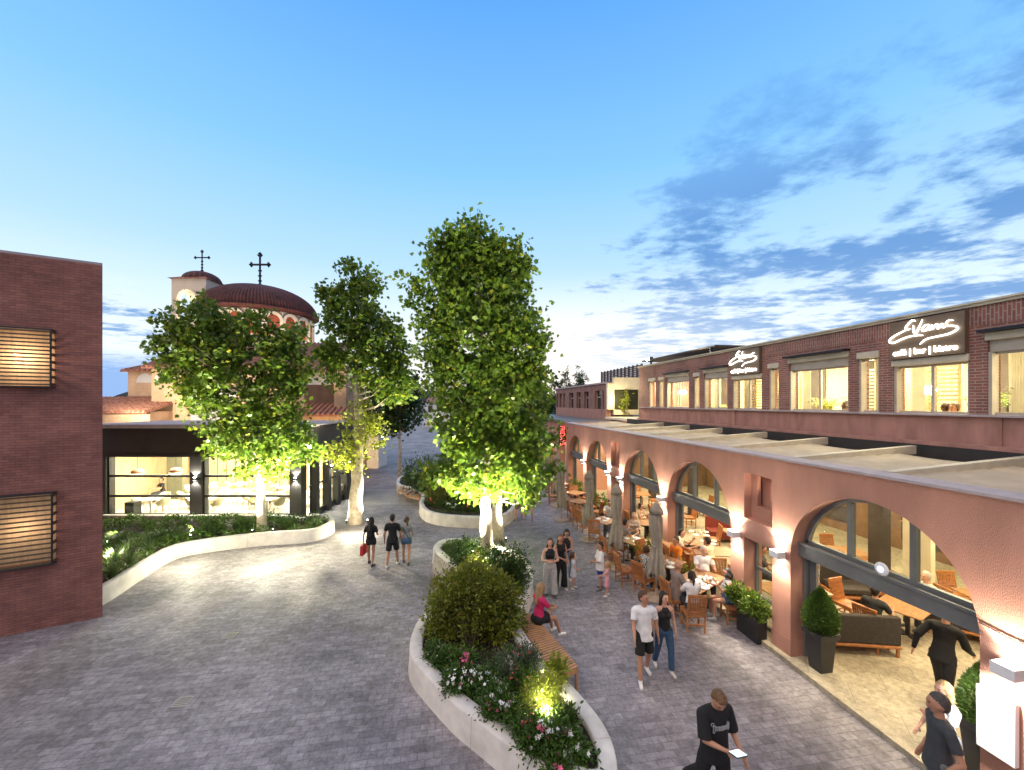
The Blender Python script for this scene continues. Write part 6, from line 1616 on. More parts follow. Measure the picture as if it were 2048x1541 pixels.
SKIN = {'l': mat('light_skin', (.62,.34,.23), .5, .06, 6), 'm': mat('tanned_skin', (.47,.235,.14), .5, .06, 6), 'd': mat('deep_tan_skin', (.36,.17,.10), .5, .06, 6)}
EYE_M = mat('eye_dark', (.02,.015,.012), .3, .02, 3); LIP = mat('lip', (.42,.13,.11), .5, .02, 3)
HAIR = {'dark': mat('dark_hair', (.018,.011,.008), .5, .3, 30, .4, 200), 'brown': mat('brown_hair', (.085,.038,.018), .5, .3, 30, .4, 200), 'lbrown': mat('light_brown_hair', (.17,.085,.035), .5, .3, 30, .4, 200),
        'blond': mat('blonde_hair', (.42,.26,.12), .5, .25, 30, .4, 200), 'grey': mat('grey_hair', (.07,.062,.055), .6, .35, 30, .4, 200), 'white': mat('white_hair', (.6,.56,.5), .6, .1, 30, .3, 200)}
def person(label, loc, rz, h=1.7, skin='m', hair=('dark','short'), top=None, bottom=None, shoes=(.7,.7,.7), legs=((5,0),(-5,0)), arms=((5,8,15,0),(5,8,15,0)), lean=0, head=(0,0), sit=None, vox=None, fem=False, chub=1.0, headk=1.0, dress=None, hem=.0, extras=None, splay=4, twist=0, footrot=(0,0), cat='person', mirror=None):
    """pose in degrees; legs: (thigh forward, knee bend) L,R; arms: (forward, out, elbow, inward) L,R; sit = seat height"""
    s = h/1.75; t = thing('person', label, cat, loc, rz)
    vox = vox or .013
    def rotx(v, a): c_, s_ = cos(a), sin(a); return Vector((v[0], v[1]*c_ - v[2]*s_, v[1]*s_ + v[2]*c_))
    hipz = .93*s; LT, LS = .43*s, .42*s; hipw = .085*s*(1.08 if fem else 1)
    J = {}
    for i, sx in enumerate((-1,1)):
        th, kb = R(legs[i][0]), R(legs[i][1]); sp_ = R(legs[i][2] if len(legs[i]) > 2 else splay)
        hip = Vector((sx*hipw, 0, 0)); d1 = Vector((sx*sin(sp_), sin(th)*cos(sp_), -cos(th)*cos(sp_))); kn = hip+d1*LT
        d2 = Vector((sx*sin(sp_)*.3, sin(th-kb), -cos(th-kb))).normalized(); an = kn+d2*LS
        J[i] = [hip, kn, an, d2]
    low = min(J[0][2].z, J[1][2].z); pz = (sit+.09*s) if sit is not None else -low+.075*s
    P = Vector((0,0,pz))
    for i in (0,1): J[i] = [J[i][0]+P, J[i][1]+P, J[i][2]+P, J[i][3]]
    la = -R(lean)
    def U(x, y, z): # upper body point relative to pelvis with lean and twist
        v = rotx(Vector((x*s, y*s, z*s)), la); 
        return v+P
    shw = (.165 if fem else .19)*(1 if chub <= 1 else 1+.3*(chub-1)); cb = chub
    if headk > 1.15: shw *= .88
    body = []; X_ = (1,0,0)
    wst = .112 if fem else .125
    torso = [(U(0,0,.0), U(0,.0,.08), .135*s*cb, .135*s*cb, .72, X_), (U(0,0,.08), U(0,.005,.24), .128*s*cb, wst*s*cb, .72, X_),
             (U(0,.005,.22), U(0,-.005,.42), wst*s*cb, .145*s*cb, .68, X_), (U(-.08,-.01,.44), U(.08,-.01,.44), .085*s, .085*s, 1.0, (0,0,1)),
             (U(-shw+.045,-.012,.455), U(shw-.045,-.012,.455), .062*s, .062*s)]
    if fem and headk < 1.15: torso += [(U(-.065,.075,.34), U(-.065,.08,.34), .062*s, .055*s), (U(.065,.075,.34), U(.065,.08,.34), .062*s, .055*s), (U(-.05,-.03,-.03), U(.05,-.03,-.03), .125*s*cb, .125*s*cb)]
    elif cb > 1.05: torso += [(U(0,.05,.14), U(0,.05,.2), .13*s*cb, .12*s*cb)]
    body += torso
    # head
    hp, hy = R(head[0]), R(head[1]); hk = headk
    nb = U(0,-.01,.49); ht = U(0,.005,.57)
    Mh = Matrix.Rotation(hy,3,'Z') @ Matrix.Rotation(-hp,3,'X')
    def H(x, y, z): return ht + (Mh @ Vector((x*s*hk, y*s*hk, z*s*hk)))
    ra_ = tuple(Mh @ Vector((1,0,0)))
    body += [(nb, H(0,.0,.03), .058*s, .052*s), (H(0,-.008,.13), H(0,.005,.155), .088*s*hk, .082*s*hk, 1.15, ra_), (H(0,.018,.07), H(0,.025,.13), .060*s*hk, .072*s*hk, 1.1, ra_),
             (H(0,.045,.038), H(0,.03,.06), .034*s*hk, .05*s*hk), (H(0,.100,.105), H(0,.092,.135), .014*s*hk, .008*s*hk), (H(-.08,-.005,.10), H(-.082,-.005,.13), .017*s*hk, .02*s*hk, .5, tuple(Mh@Vector((0,1,0)))), (H(.08,-.005,.10), H(.082,-.005,.13), .017*s*hk, .02*s*hk, .5, tuple(Mh@Vector((0,1,0))))]
    face = [(EYE_M, [(H(sx*.031,.083,.132), H(sx*.031,.084,.132), .0105*s*hk, .0105*s*hk) for sx in (-1,1)] + [(H(sx*.018,.091,.152), H(sx*.046,.082,.153), .0065*s*hk, .005*s*hk) for sx in (-1,1)]),
            (LIP, [(H(-.02,.089,.07), H(.02,.089,.07), .0085*s*hk, .0085*s*hk)])]
    # arms
    A = {}
    for i, sx in enumerate((-1,1)):
        f, o_, e, inn = [R(v) for v in arms[i]]
        sh = U(sx*(shw),-.012,.445); 
        d1 = Vector((sx*sin(o_), sin(f)*cos(o_), -cos(f)*cos(o_))); d1 = rotx(d1, la*.4)
        el = sh+d1*.285*s
        # forearm bends forward from the upper arm and turns inward
        d2 = Vector((sx*sin(o_)*.4 - sx*sin(inn), sin(f+e)*cos(inn), -cos(f+e))).normalized(); wr = el+d2*.245*s
        A[i] = (sh, el, wr, d2)
        ar = .92 if fem else 1.0
        body += [(sh, sh.lerp(el,.5), .050*s*ar*(cb**.5), .045*s*ar*(cb**.5)), (sh.lerp(el,.5), el, .045*s*ar*(cb**.5), .037*s*ar), (el, el.lerp(wr,.4), .038*s*ar, .037*s*ar), (el.lerp(wr,.4), wr, .037*s*ar, .024*s*ar)]
        side = d2.cross(Vector((sx,0,0))); side = side.normalized() if side.length > .2 else Vector((0,1,0))
        palmn = side.cross(d2)
        pe = wr+d2*.085*s
        body.append((wr+d2*.02*s, pe, .034*s, .038*s, .42, tuple(side)))
        for q, (off, ln) in enumerate(((-.028,.062),(-.010,.074),(.010,.070),(.027,.054))):
            b0 = pe+side*off*s; curl = d2 - Vector((sx,0,0))*.35; b1 = b0+d2*ln*.55*s; b2 = b1+curl.normalized()*ln*.5*s
            body += [(b0-d2*.02*s, b1, .0095*s, .0088*s), (b1, b2, .0088*s, .0075*s)]
        tb = wr+d2*.03*s+side*.028*s; body += [(tb, tb+(d2*.5+side).normalized()*.035*s, .012*s, .0105*s), (tb+(d2*.5+side).normalized()*.035*s, tb+(d2*.5+side).normalized()*.035*s+d2*.03*s, .0105*s, .0085*s)]
    # legs
    lg = 1.0*cb**.6
    for i in (0,1):
        hip, kn, an, d2 = J[i]
        body += [(hip, hip.lerp(kn,.5), .083*s*lg, .072*s*lg), (hip.lerp(kn,.5), kn, .072*s*lg, .052*s*lg), (kn, kn.lerp(an,.35)+Vector((0,-.012*s,0)), .051*s*lg, .054*s*lg), (kn.lerp(an,.35)+Vector((0,-.012*s,0)), an, .054*s*lg, .034*s)]
    FD = []
    for i, sx in enumerate((-1,1)):
        an, d2 = J[i][2], J[i][3]; toe = Vector((0,1,0)); fr = R(footrot[i])
        if an.z > pz*.0+.16*s and sit is None: toe = Vector((0,.75,-.66)) if J[i][3].y < -.2 else Vector((0,.9,.35))
        toe = Matrix.Rotation(-sx*R(8),3,'Z') @ toe
        heel = an+Vector((0,0,-.045*s))-toe*.035*s; tip = heel+toe*.175*s+Vector((0,0,-.008*s)); FD.append((heel, tip, an))
        body += [(an, heel, .034*s, .032*s), (heel, tip, .032*s, .026*s, .8, X_)]
    remesh('body', body, vox, SKIN[skin], t, 2, face)
    # clothes: looser copies of the same limbs
    def gr(p, k): q = list(p); q[2] += k*s; q[3] += k*s; return tuple(q)
    if top:
        col, kind = top; pr = [gr(p, .016) for p in torso[1:]] if not (fem and headk<1.15) else [gr(p, .016) for p in torso[1:-1]]
        if kind == 'strap': pr = [gr(p, .010) for p in torso[:3]] + [gr(p,.010) for p in torso[5:7]] + [(U(sx*.09,.06,.40), U(sx*.10,-.02,.50), .012*s, .012*s) for sx in (-1,1)] + [(U(sx*.10,-.02,.50), U(sx*.08,-.09,.38), .012*s, .012*s) for sx in (-1,1)]
        if kind == 'crop': pr = [gr(torso[2], .010)] + [gr(p,.010) for p in torso[5:7]] + [(U(sx*.09,.06,.40), U(sx*.10,-.02,.50), .010*s, .010*s) for sx in (-1,1)]
        if kind in ('tee','loose','long','cap'):
            fr = {'tee': .62, 'loose': .95, 'long': 1.0, 'cap': .3}[kind]; g_ = .018 if kind != 'loose' else .034
            if kind == 'loose': pr = [gr(p, .032) for p in torso[1:3]]+[gr(p,.02) for p in torso[3:]]; pr.append((U(0,0,-.17), U(0,0,.3), .205*s*cb, .165*s*cb, .78, X_, 1, 0))
            else: pr.append((U(0,0,-.11 if not fem else -.05), U(0,0,.15), (.192 if not fem else .178)*s*cb, .145*s*cb, .78, X_, 1, 0))
            for i in (0,1):
                sh, el, wr, _ = A[i]; pr.append((sh, sh.lerp(el, fr), .062*s+(g_-.018)*s, .064*s+(g_-.018)*s*1.4, 1.0, None, 0, 1))
                if kind == 'long': pr += [(el, wr, .05*s, .036*s)]
        if kind == 'tank': pr = [gr(p, .013) for p in torso[:3]]+[(U(-.09,-.01,.44), U(.09,-.01,.44), .092*s, .092*s, 1.0, (0,0,1))]+[gr(p,.012) for p in torso[5:7]]
        remesh('shirt' if kind not in ('strap','crop','tank') else 'top', pr, vox, cm(col), t, 2)
    if bottom:
        col, kind = bottom; pr = [gr(torso[0], .008), (U(0,0,-.02), U(0,0,.10), .142*s*cb, .134*s*cb, .74, X_)]
        if fem and headk < 1.15: pr.append(gr(torso[-1], .012))
        fr, fl = {'trousers': (1.0,.0), 'jeans': (1.0,.0), 'wide': (1.0,.03), 'shorts': (.9,.02), 'short': (.42,.012), 'skirt': (.5,.0)}[kind]
        for i in (0,1):
            hip, kn, an, d2 = J[i]; g_ = .018*s + fl*s*.5
            if kind in ('trousers','jeans','wide'):
                pr += [(hip, hip.lerp(kn,.5), .083*s*lg+.014*s, .072*s*lg+g_), (hip.lerp(kn,.5), kn, .072*s*lg+g_, .055*s*lg+g_), (kn, kn.lerp(an,.97), .055*s*lg+g_, .045*s+g_+fl*s, 1.0, None, 0, 1)]
            elif kind == 'skirt':
                pr += [(hip, hip.lerp(kn,.52), .10*s, .105*s, 1.0, None, 0, 1)]
            else:
                pr += [(hip, hip.lerp(kn,fr), .083*s*lg+.02*s, (.083-.024*fr)*s*lg+g_+.008*s, 1.0, None, 0, 1)]
        if kind == 'skirt': a_ = (J[0][0]+J[1][0])/2; b_ = (J[0][0].lerp(J[0][1],.45)+J[1][0].lerp(J[1][1],.45))/2; pr.append((a_, b_, .15*s, .17*s, .75, X_))
        remesh({'trousers':'trousers','jeans':'jeans','wide':'trousers','shorts':'shorts','short':'shorts','skirt':'skirt'}[kind], pr, vox, cm(col), t, 2)
    if dress:
        col, hz = dress; pr = [gr(p, .016) for p in torso[:4]]; a_ = U(0,0,.1); b_ = (J[0][0].lerp(J[0][1],hz)+J[1][0].lerp(J[1][1],hz))/2
        pr += [(a_, b_, .12*s, .20*s, .85, X_, 0, 1)]
        for i in (0,1): sh, el, wr, _ = A[i]; pr.append((sh, sh.lerp(el,.3), .058*s, .062*s)); pr.append((J[i][0], J[i][0].lerp(J[i][1],hz), .11*s, .12*s, 1.0, None, 0, 1))
        remesh('dress', pr, vox, cm(col) if not isinstance(col, bpy.types.Material) else col, t, 2)
    if shoes:
        for heel, tip, an in FD:
            up = Vector((0,0,1)); f_ = (tip-heel).normalized(); 
            remesh('shoe', [(heel+up*.002*s, tip, .041*s, .036*s, .8, X_), (an+up*-.01*s, heel, .040*s, .038*s), (heel-up*.022*s-f_*.01*s, tip-up*.018*s, .028*s, .028*s, 1.3, X_)], vox*.8, cm(shoes, .5, 'shoe'), t, 2)
    hc, hs = hair; hm = HAIR[hc]
    if hs != 'bald':
        pr = [(H(0,-.030,.150), H(0,-.018,.180), .090*s*hk, .084*s*hk, 1.1, ra_), (H(0,-.045,.10), H(0,-.03,.15), .074*s*hk, .085*s*hk, 1.0, ra_)]
        if hs == 'top': pr += [(H(0,.035,.212), H(0,-.03,.215), .042*s, .052*s, 1.0, ra_), (H(-.03,.045,.212), H(.03,.045,.212), .030*s, .030*s)]
        if hs in ('long','pony','bun','bob'):
            pr += [(H(sx*.07,-.01,.08), H(sx*.062,.01,.17), .030*s*hk, .034*s*hk) for sx in (-1,1)]
        if hs == 'long': pr += [(H(0,-.07,.13), U(0,-.12,.36), .075*s*hk, .055*s*hk, 1.4 if False else .6, ra_)] + [(H(sx*.075,-.02,.10), U(sx*.085,-.07,.38), .034*s, .028*s) for sx in (-1,1)]
        if hs == 'bob': pr += [(H(0,-.06,.13), H(0,-.075,-.02), .080*s, .072*s, .7, ra_)] + [(H(sx*.075,-.01,.12), H(sx*.078,-.02,.0), .036*s, .034*s) for sx in (-1,1)]
        if hs == 'curly': pr += [(H(.05*cos(a)+.0, -.02+.05*sin(a), .12+.06*sin(2*a)), H(.09*cos(a), -.03+.085*sin(a), .07), .055*s, .05*s) for a in [k_*pi/4 for k_ in range(8)] if sin(a) < .8] + [(H(0,-.07,.1), H(0,-.10,-.02), .09*s, .07*s, .8, ra_)]
        if hs == 'pony': pr += [(H(0,-.10,.14), H(0,-.13,.06), .034*s*hk, .034*s*hk), (H(0,-.13,.06), H(0,-.12,-.06), .034*s*hk, .018*s*hk)]
        if hs == 'bun': pr += [(H(0,-.09,.21), H(0,-.10,.20), .045*s, .045*s)]
        remesh('hair', pr, vox*.85, hm, t, 1)
    if hs == 'bald': pass
    if extras: extras(t, s, U, H, A, J)
    return t
def pw(px, py, z=0): return G(px, py, z)
def bag_red(t, s, U, H, A, J):
    w_ = A[0][2]; m = MB(); x, y, z = w_; m.add([(x-.05,y-.2,z-.45),(x+.05,y-.2,z-.45),(x+.05,y+.18,z-.45),(x-.05,y+.18,z-.45),(x-.04,y-.19,z-.12),(x+.04,y-.19,z-.12),(x+.04,y+.17,z-.12),(x-.04,y+.17,z-.12)],[(0,3,2,1),(4,5,6,7),(0,1,5,4),(1,2,6,5),(2,3,7,6),(3,0,4,7)])
    M4 = Matrix.Translation(t.location) @ Matrix.Rotation(t.rotation_euler[2],4,'Z')
    b_ = thing('shopping_bag', 'red paper shopping bag carried by the long-haired woman walking away', 'bag', M4 @ Vector((x,y,z-.45)), t.rotation_euler[2])
    for nm, mb, mt_ in (('bag_body', m, cm((.55,.03,.03), .6, 'red_paper')),):
        mb.v = [(v[0]-x, v[1]-y, v[2]-(z-.45)) for v in mb.v]; o = mb.build(nm, mt_, None); o.parent = b_
    hnd = MB()
    for dx in (-.03,.03): hnd.tube([(dx,-.1,.33),(dx*.3,-.05,.43),(0,0,.46),(dx*.3,.05,.43),(dx,.1,.33)], .006, 5)
    o = hnd.build('handle', cm((.5,.04,.04)), None); o.parent = b_
    prn = MB()
    for k_ in range(5): prn.box(-.0515,-.12+.05*k_,.12+.02*(k_%2),-.0505,-.09+.05*k_,.2+.01*(k_%3))
    o = prn.build('print', M['plate'], None); o.parent = b_
def strap(col, sgn=1):
    def f(t, s, U, H, A, J):
        b_ = MB().tube([U(-sgn*.10,.10,.42),U(0,.13,.25),U(sgn*.13,.09,.02),U(sgn*.15,-.02,-.02),U(sgn*.10,-.10,.05),U(0,-.13,.25),U(-sgn*.10,-.09,.44),U(-sgn*.11,0,.50),U(-sgn*.10,.10,.42)], .010, 6)
        o = b_.build('bag_strap', cm(col), None); o.parent = t
    return f
def backpack(t, s, U, H, A, J):
    remesh('backpack', [(U(0,-.17,.12), U(0,-.16,.34), .12*s, .10*s, .5, (1,0,0)), (U(0,-.22,.14), U(0,-.21,.22), .08*s, .07*s, .5, (1,0,0))], .014, M['dark'], t, 2)
# --- three walking away on the left
person('long-haired woman in black with a small backpack, walking away', pw(742,1129), heading(.05,1), 1.62, 'm', ('dark','long'), ((.012,.012,.014),'tee'), ((.012,.012,.014),'short'), (.03,.03,.04), ((12,6),(-10,6)), ((-8,18,20,0),(10,14,75,35)), 2, (0,20), fem=True, extras=lambda *a: (bag_red(*a), backpack(*a)))
person('man in a black t-shirt and black shorts walking away between two women', pw(785,1132), heading(0,1), 1.76, 'm', ('dark','short'), ((.008,.008,.009),'tee'), ((.010,.010,.011),'shorts'), (.75,.74,.7), ((-8,14),(14,6)), ((-5,14,25,0),(8,14,20,0)), 1, (0,0))
person('woman in a striped top and denim shorts, right one of the trio walking away', pw(813,1127), heading(-.05,1), 1.6, 'm', ('brown','pony'), ((.30,.31,.29),'tee'), ((.07,.13,.22),'short'), (.05,.04,.04), ((10,5),(-12,20)), ((-6,12,20,0),(10,14,60,20)), 1, (4,25), fem=True, extras=strap((.03,.03,.03)))
# --- group beside the planter
person('woman with long brown hair, black crop top and wide pale trousers facing the camera', pw(1100,1193), heading(.1,-1), 1.66, 'l', ('brown','long'), ((.012,.012,.014),'crop'), ((.50,.48,.45),'wide'), (.12,.12,.13), ((4,4),(-4,4)), ((18,12,75,50),(18,16,80,45)), 0, (5,-8), fem=True, chub=1.08)
person('slim woman in a black top and black trousers standing behind the woman in pale trousers', pw(1121,1180), heading(.45,-.9), 1.64, 'm', ('lbrown','long'), ((.010,.010,.011),'tank'), ((.012,.012,.013),'wide'), (.7,.68,.63), ((3,4),(-4,6)), ((8,8,30,10),(25,12,60,30)), 0, (6,-35), fem=True)
person('dark-haired girl in a black top and jeans, farthest of the group by the planter', C(1.70,12.45), heading(-.2,-1), 1.62, 'm', ('dark','bob'), ((.012,.012,.014),'strap'), ((.13,.19,.28),'trousers'), (.6,.6,.6), ((2,2),(-18,40)), ((20,8,70,40),(10,8,40,20)), 4, (28,10), fem=True)
person('little girl in a pale dress standing alone between the women and the boy', pw(1147,1177), heading(1,-.25), 1.02, 'l', ('brown','pony'), None, None, (.75,.68,.62), ((2,2),(-4,2)), ((6,14,20,0),(22,12,60,10)), 0, (-4,15), headk=1.42, dress=((.62,.64,.72),.72), fem=True)
person('boy in a white t-shirt and blue shorts', pw(1200,1179), heading(-1,-.15), 1.36, 'm', ('dark','short'), ((.78,.77,.76),'loose'), ((.02,.035,.22),'shorts'), (.10,.10,.11), ((3,2),(-4,3)), ((20,8,70,35),(16,8,60,30)), 0, (0,8), headk=1.18)
person('toddler in a pink dress with white shoes beside the boy', pw(1214,1192), heading(-.9,.2), .93, 'l', ('blond','pony'), None, None, (.85,.84,.82), ((3,2),(-4,3)), ((35,8,40,10),(20,8,50,10)), 0, (-5,5), headk=1.48, dress=((.72,.36,.38),.95), fem=True)
# seated on the bench
hp = G(1077,1243,.45); person('blonde woman in a magenta shirt and black skirt sitting on the curved bench', (hp[0],hp[1],0), heading(.80,.52), 1.68, 'm', ('blond','long'), ((.62,.02,.12),'tee'), ((.012,.012,.014),'skirt'), (.85,.84,.82), ((82,68),(80,60)), ((38,8,35,25),(42,10,35,30)), 6, (6,-10), .45, fem=True)
# couple in the foreground
person('man in a white t-shirt and black shorts walking toward the camera', pw(1288,1357), heading(-.02,-1), 1.76, 'm', ('brown','short'), ((.80,.79,.77),'tee'), ((.012,.012,.012),'shorts'), (.85,.84,.80), ((-6,18),(16,8)), ((-10,14,20,0),(22,8,35,-6)), 0, (-2,38), vox=.011)
person('dark-haired woman in a black top and blue jeans walking next to the man in white', C(3.12,8.2), heading(.0,-1), 1.63, 'l', ('dark','long'), ((.012,.012,.013),'strap'), ((.035,.085,.16),'jeans'), (.78,.72,.64), ((10,8),(-8,16)), ((-8,12,30,0),(-4,14,20,0)), 0, (0,20), fem=True, vox=.011, extras=strap((.02,.02,.02),-1))
def phone(t, s, U, H, A, J):
    w_ = (A[1][2]); M4 = Matrix.Translation(t.location) @ Matrix.Rotation(t.rotation_euler[2],4,'Z')
    d = A[1][3]; c_ = w_+d*.11*s+Vector((-.01,.03,.035))
    p = thing('smartphone', 'bright phone screen in the hand of the boy in black', 'phone', M4 @ c_, t.rotation_euler[2])
    o = MB().obox((0,0,0),(.15,.155,.010), rx=R(18)).build('case', M['metal2'], None, bevel=.003); o.parent = p
    o = MB().obox((0,-.038,-.0055),(.138,.070,.003), rx=R(18)).obox((0,.036,.0185),(.138,.068,.003), rx=R(18)).build('screen', emis('phone_screen', (.62,.85,.95), 1.0), None); o.parent = p
    for o_ in p.children: 
        if o_.name.startswith('screen'): o_.location = (0,0,.008)
def shirt_print(t, s, U, H, A, J):
    r_ = random.Random(5); m = MB(); y = .135
    def P(u, v):  # on the chest, curved round it
        return Vector(U(u, .128 - 1.6*u*u + .0, .33+v))
    def st(pts, r=.0045): m.tube([P(*p) for p in pts], r, 5)
    # blackletter-like word with flourishes
    x = .115
    for i, k_ in enumerate((1.35,.8,.8,.9,.8,.85,1.2)):
        w2 = .030; x0 = x-w2*.8; h_ = .034*k_
        st([(x,-h_),(x-.004,0),(x,h_)], .0055); st([(x0,-h_*.9),(x0+.003,0),(x0,h_*.8)], .0045); st([(x,h_),(x0+.01,h_*.6),(x0,h_*.8)], .004); st([(x,-h_),(x-.012,-h_*1.2),(x0,-h_*.9)], .004)
        if i in (0,6): st([(x+.008,h_*.4),(x+.028,h_*.9),(x+.018,h_*1.5),(x-.01,h_*1.3)], .004); st([(x0,-h_),(x0+.014,-h_*1.5),(x0+.03,-h_*1.3)], .004)
        x -= w2+.007
    o = m.build('shirt_print', cm((.42,.42,.42)), None); o.parent = t
person('boy in a loose black t-shirt with grey lettering, looking down at his phone', C(2.72,5.38), heading(.22,-1), 1.74, 'm', ('lbrown','top'), ((.008,.008,.009),'loose'), ((.009,.009,.010),'wide'), (.03,.03,.03), ((6,4),(-14,24)), ((6,12,40,5),(24,10,66,42)), 3, (38,-12), vox=.010, extras=lambda *a: (phone(*a), shirt_print(*a)))
def bigbag(t, s, U, H, A, J):
    remesh('shoulder_bag', [(U(.24,-.10,-.18), U(.22,-.12,.08), .13*s, .11*s, .55, (0,1,0)), (U(.2,-.12,.1), U(.14,-.06,.46), .035*s, .02*s)], .014, cm((.02,.028,.06)), t, 2)
person('dark-haired man in a charcoal t-shirt with hands at his hips, bottom right', C(5.47,5.12), heading(-.85,.35), 1.78, 'm', ('grey','short'), ((.045,.05,.055),'tee'), ((.16,.17,.18),'trousers'), (.1,.1,.1), ((2,2),(-3,3)), ((-14,18,50,20),(-14,18,50,20)), 0, (6,-4), vox=.010, chub=1.04, extras=bigbag)
person('blonde person in a pale patterned shirt partly behind the man in charcoal', C(6.05,5.6), heading(-1,.1), 1.60, 'l', ('blond','bob'), ((.38,.38,.39),'tee'), ((.10,.11,.13),'trousers'), (.1,.1,.1), ((2,2),(-3,3)), ((30,10,100,20),(10,10,30,10)), 0, (4,0), vox=.011, fem=True)
person('man all in black striding through the nearest arch', C(7.75,7.2,.1), heading(.9,.45), 1.80, 'm', ('dark','short'), ((.008,.008,.009),'long'), ((.008,.008,.009),'trousers'), (.02,.02,.02), ((28,6),(-24,26)), ((-22,26,15,0),(26,10,30,0)), 14, (24,0))
# --- diners
def diner(label, px, py, z, fx, fz, h=1.72, **kw):
    p = G(px, py, z+.0); kw.setdefault('legs', ((86,84),(84,80))); kw.setdefault('arms', ((42,8,62,20),(42,8,62,20))); kw.setdefault('lean', 8)
    zz = kw.pop('fl', 0); return person(label, (p[0],p[1],zz), heading(fx,fz), h, sit=.45, vox=kw.pop('vox',.014), **kw)
def dinerw(label, xc, zc, fx, fz, h=1.72, **kw):
    zz = kw.pop('fl', 0); kw.setdefault('legs', ((86,84),(84,80))); kw.setdefault('arms', ((42,8,62,20),(42,8,62,20))); kw.setdefault('lean', 8)
    return person(label, C(xc,zc,zz), heading(fx,fz), h, sit=.45, vox=kw.pop('vox',.014), **kw)
diner('ponytailed diner in a white t-shirt seated with back to the viewer', 1386,1254,0, .06,1, skin='m', hair=('dark','pony'), top=((.78,.77,.76),'tee'), bottom=((.03,.03,.035),'trousers'), shoes=(.5,.48,.45), fem=True, chub=1.1)
diner('curly-haired woman in a white tank top and denim shorts, right of the crowded table', 1460,1240,0, -1,.15, 1.66, skin='m', hair=('dark','curly'), top=((.80,.79,.77),'tank'), bottom=((.05,.10,.2),'short'), shoes=(.5,.5,.48), fem=True, arms=((50,8,95,25),(48,8,60,20)))
diner('bald man in a taupe t-shirt at the left of the crowded table', 1351,1228,0, 1,.25, 1.8, skin='m', hair=('dark','bald'), top=((.27,.21,.18),'tee'), bottom=((.03,.05,.09),'trousers'), shoes=(.05,.05,.05), chub=1.15, arms=((30,8,50,15),(30,8,50,15)))
dinerw('balding man in a white t-shirt facing the viewer across the crowded table', 5.53,11.6, -.1,-1, 1.8, skin='l', hair=('white','short'), top=((.80,.79,.77),'tee'), bottom=((.05,.05,.06),'trousers'), shoes=(.05,.05,.05), chub=1.2)
dinerw('man in a bright orange t-shirt behind the bald man', 5.16,12.45, -1,-.3, 1.74, skin='m', hair=('brown','short'), top=((.80,.22,.015),'tee'), bottom=((.04,.04,.05),'trousers'), shoes=(.05,.05,.05), arms=((25,8,60,25),(25,8,60,25)))
# zebra pattern
zm, nt, b, out = newmat('zebra_print'); L = nt.links.new
wv = N(nt,'ShaderNodeTexWave'); wv.inputs['Scale'].default_value = 9; wv.inputs['Distortion'].default_value = 14; wv.inputs['Detail'].default_value = 2
tcz = N(nt,'ShaderNodeTexCoord'); L(tcz.outputs['Object'], wv.inputs[0]); rz_ = N(nt,'ShaderNodeValToRGB'); rz_.color_ramp.interpolation = 'CONSTANT'; rz_.color_ramp.elements[0].color = (.01,.01,.01,1); rz_.color_ramp.elements[1].position = .55; rz_.color_ramp.elements[1].color = (.75,.74,.7,1)
L(wv.outputs[0], rz_.inputs[0]); L(rz_.outputs[0], b.inputs['Base Color']); b.inputs['Roughness'].default_value = .9
diner('woman in a black and white zebra-patterned dress behind the nearest parasol', 1290,1182,0, .8,.5, 1.66, skin='d', hair=('brown','bun'), dress=(zm,1.0), shoes=(.03,.03,.03), fem=True, chub=1.15)
diner('blonde woman in a beige top at the small table under the arcade', 1268,1094,0, -.3,-1, 1.68, skin='l', hair=('blond','long'), top=((.42,.33,.26),'tee'), bottom=((.05,.05,.06),'trousers'), shoes=(.1,.1,.1), fem=True)
diner('person leaning in from the left half hidden by the second parasol', 1243,1112,0, .8,.2, 1.7, skin='m', hair=('dark','short'), top=((.25,.2,.18),'tee'), bottom=((.05,.05,.06),'trousers'), shoes=(.1,.1,.1), lean=18)
diner('man in a pale shirt sitting at the dark table near the fourth pier', 1220,1060,0, -.3,-1, 1.74, skin='m', hair=('dark','short'), top=((.60,.55,.5),'tee'), bottom=((.05,.05,.06),'trousers'), shoes=(.1,.1,.1), lean=14, head=(18,0))
dinerw('man in a cream t-shirt inside the second arch, back to the viewer', 6.05,12.0, -.55,.9, 1.76, fl=IZ, skin='m', hair=('dark','short'), top=((.74,.66,.45),'tee'), bottom=((.03,.035,.04),'trousers'), shoes=(.05,.05,.05), lean=22)
dinerw('man resting on his elbows inside the second arch, facing the man in cream', 5.35,13.0, .8,-.5, 1.74, fl=IZ, skin='l', hair=('dark','short'), top=((.70,.62,.45),'tee'), bottom=((.03,.035,.04),'trousers'), shoes=(.05,.05,.05), lean=16, arms=((60,10,80,30),(50,8,60,20)))
dinerw('woman with dark hair and bare shoulders inside the third arch', 5.2,16.3, .6,-.8, 1.68, fl=IZ, skin='m', hair=('dark','bun'), top=((.5,.4,.3),'strap'), bottom=((.03,.035,.04),'trousers'), shoes=None, fem=True)
dinerw('person in black with a dark ponytail inside the third arch', 5.95,16.0, -.8,.6, 1.68, fl=IZ, skin='m', hair=('dark','pony'), top=((.012,.012,.014),'tee'), bottom=((.03,.035,.04),'trousers'), shoes=None, fem=True)
dinerw('person in olive sitting in the fourth arch', 4.9,18.9, -.6,-.8, 1.70, fl=IZ, skin='m', hair=('brown','short'), top=((.3,.3,.14),'tee'), bottom=((.03,.035,.04),'trousers'), shoes=None)
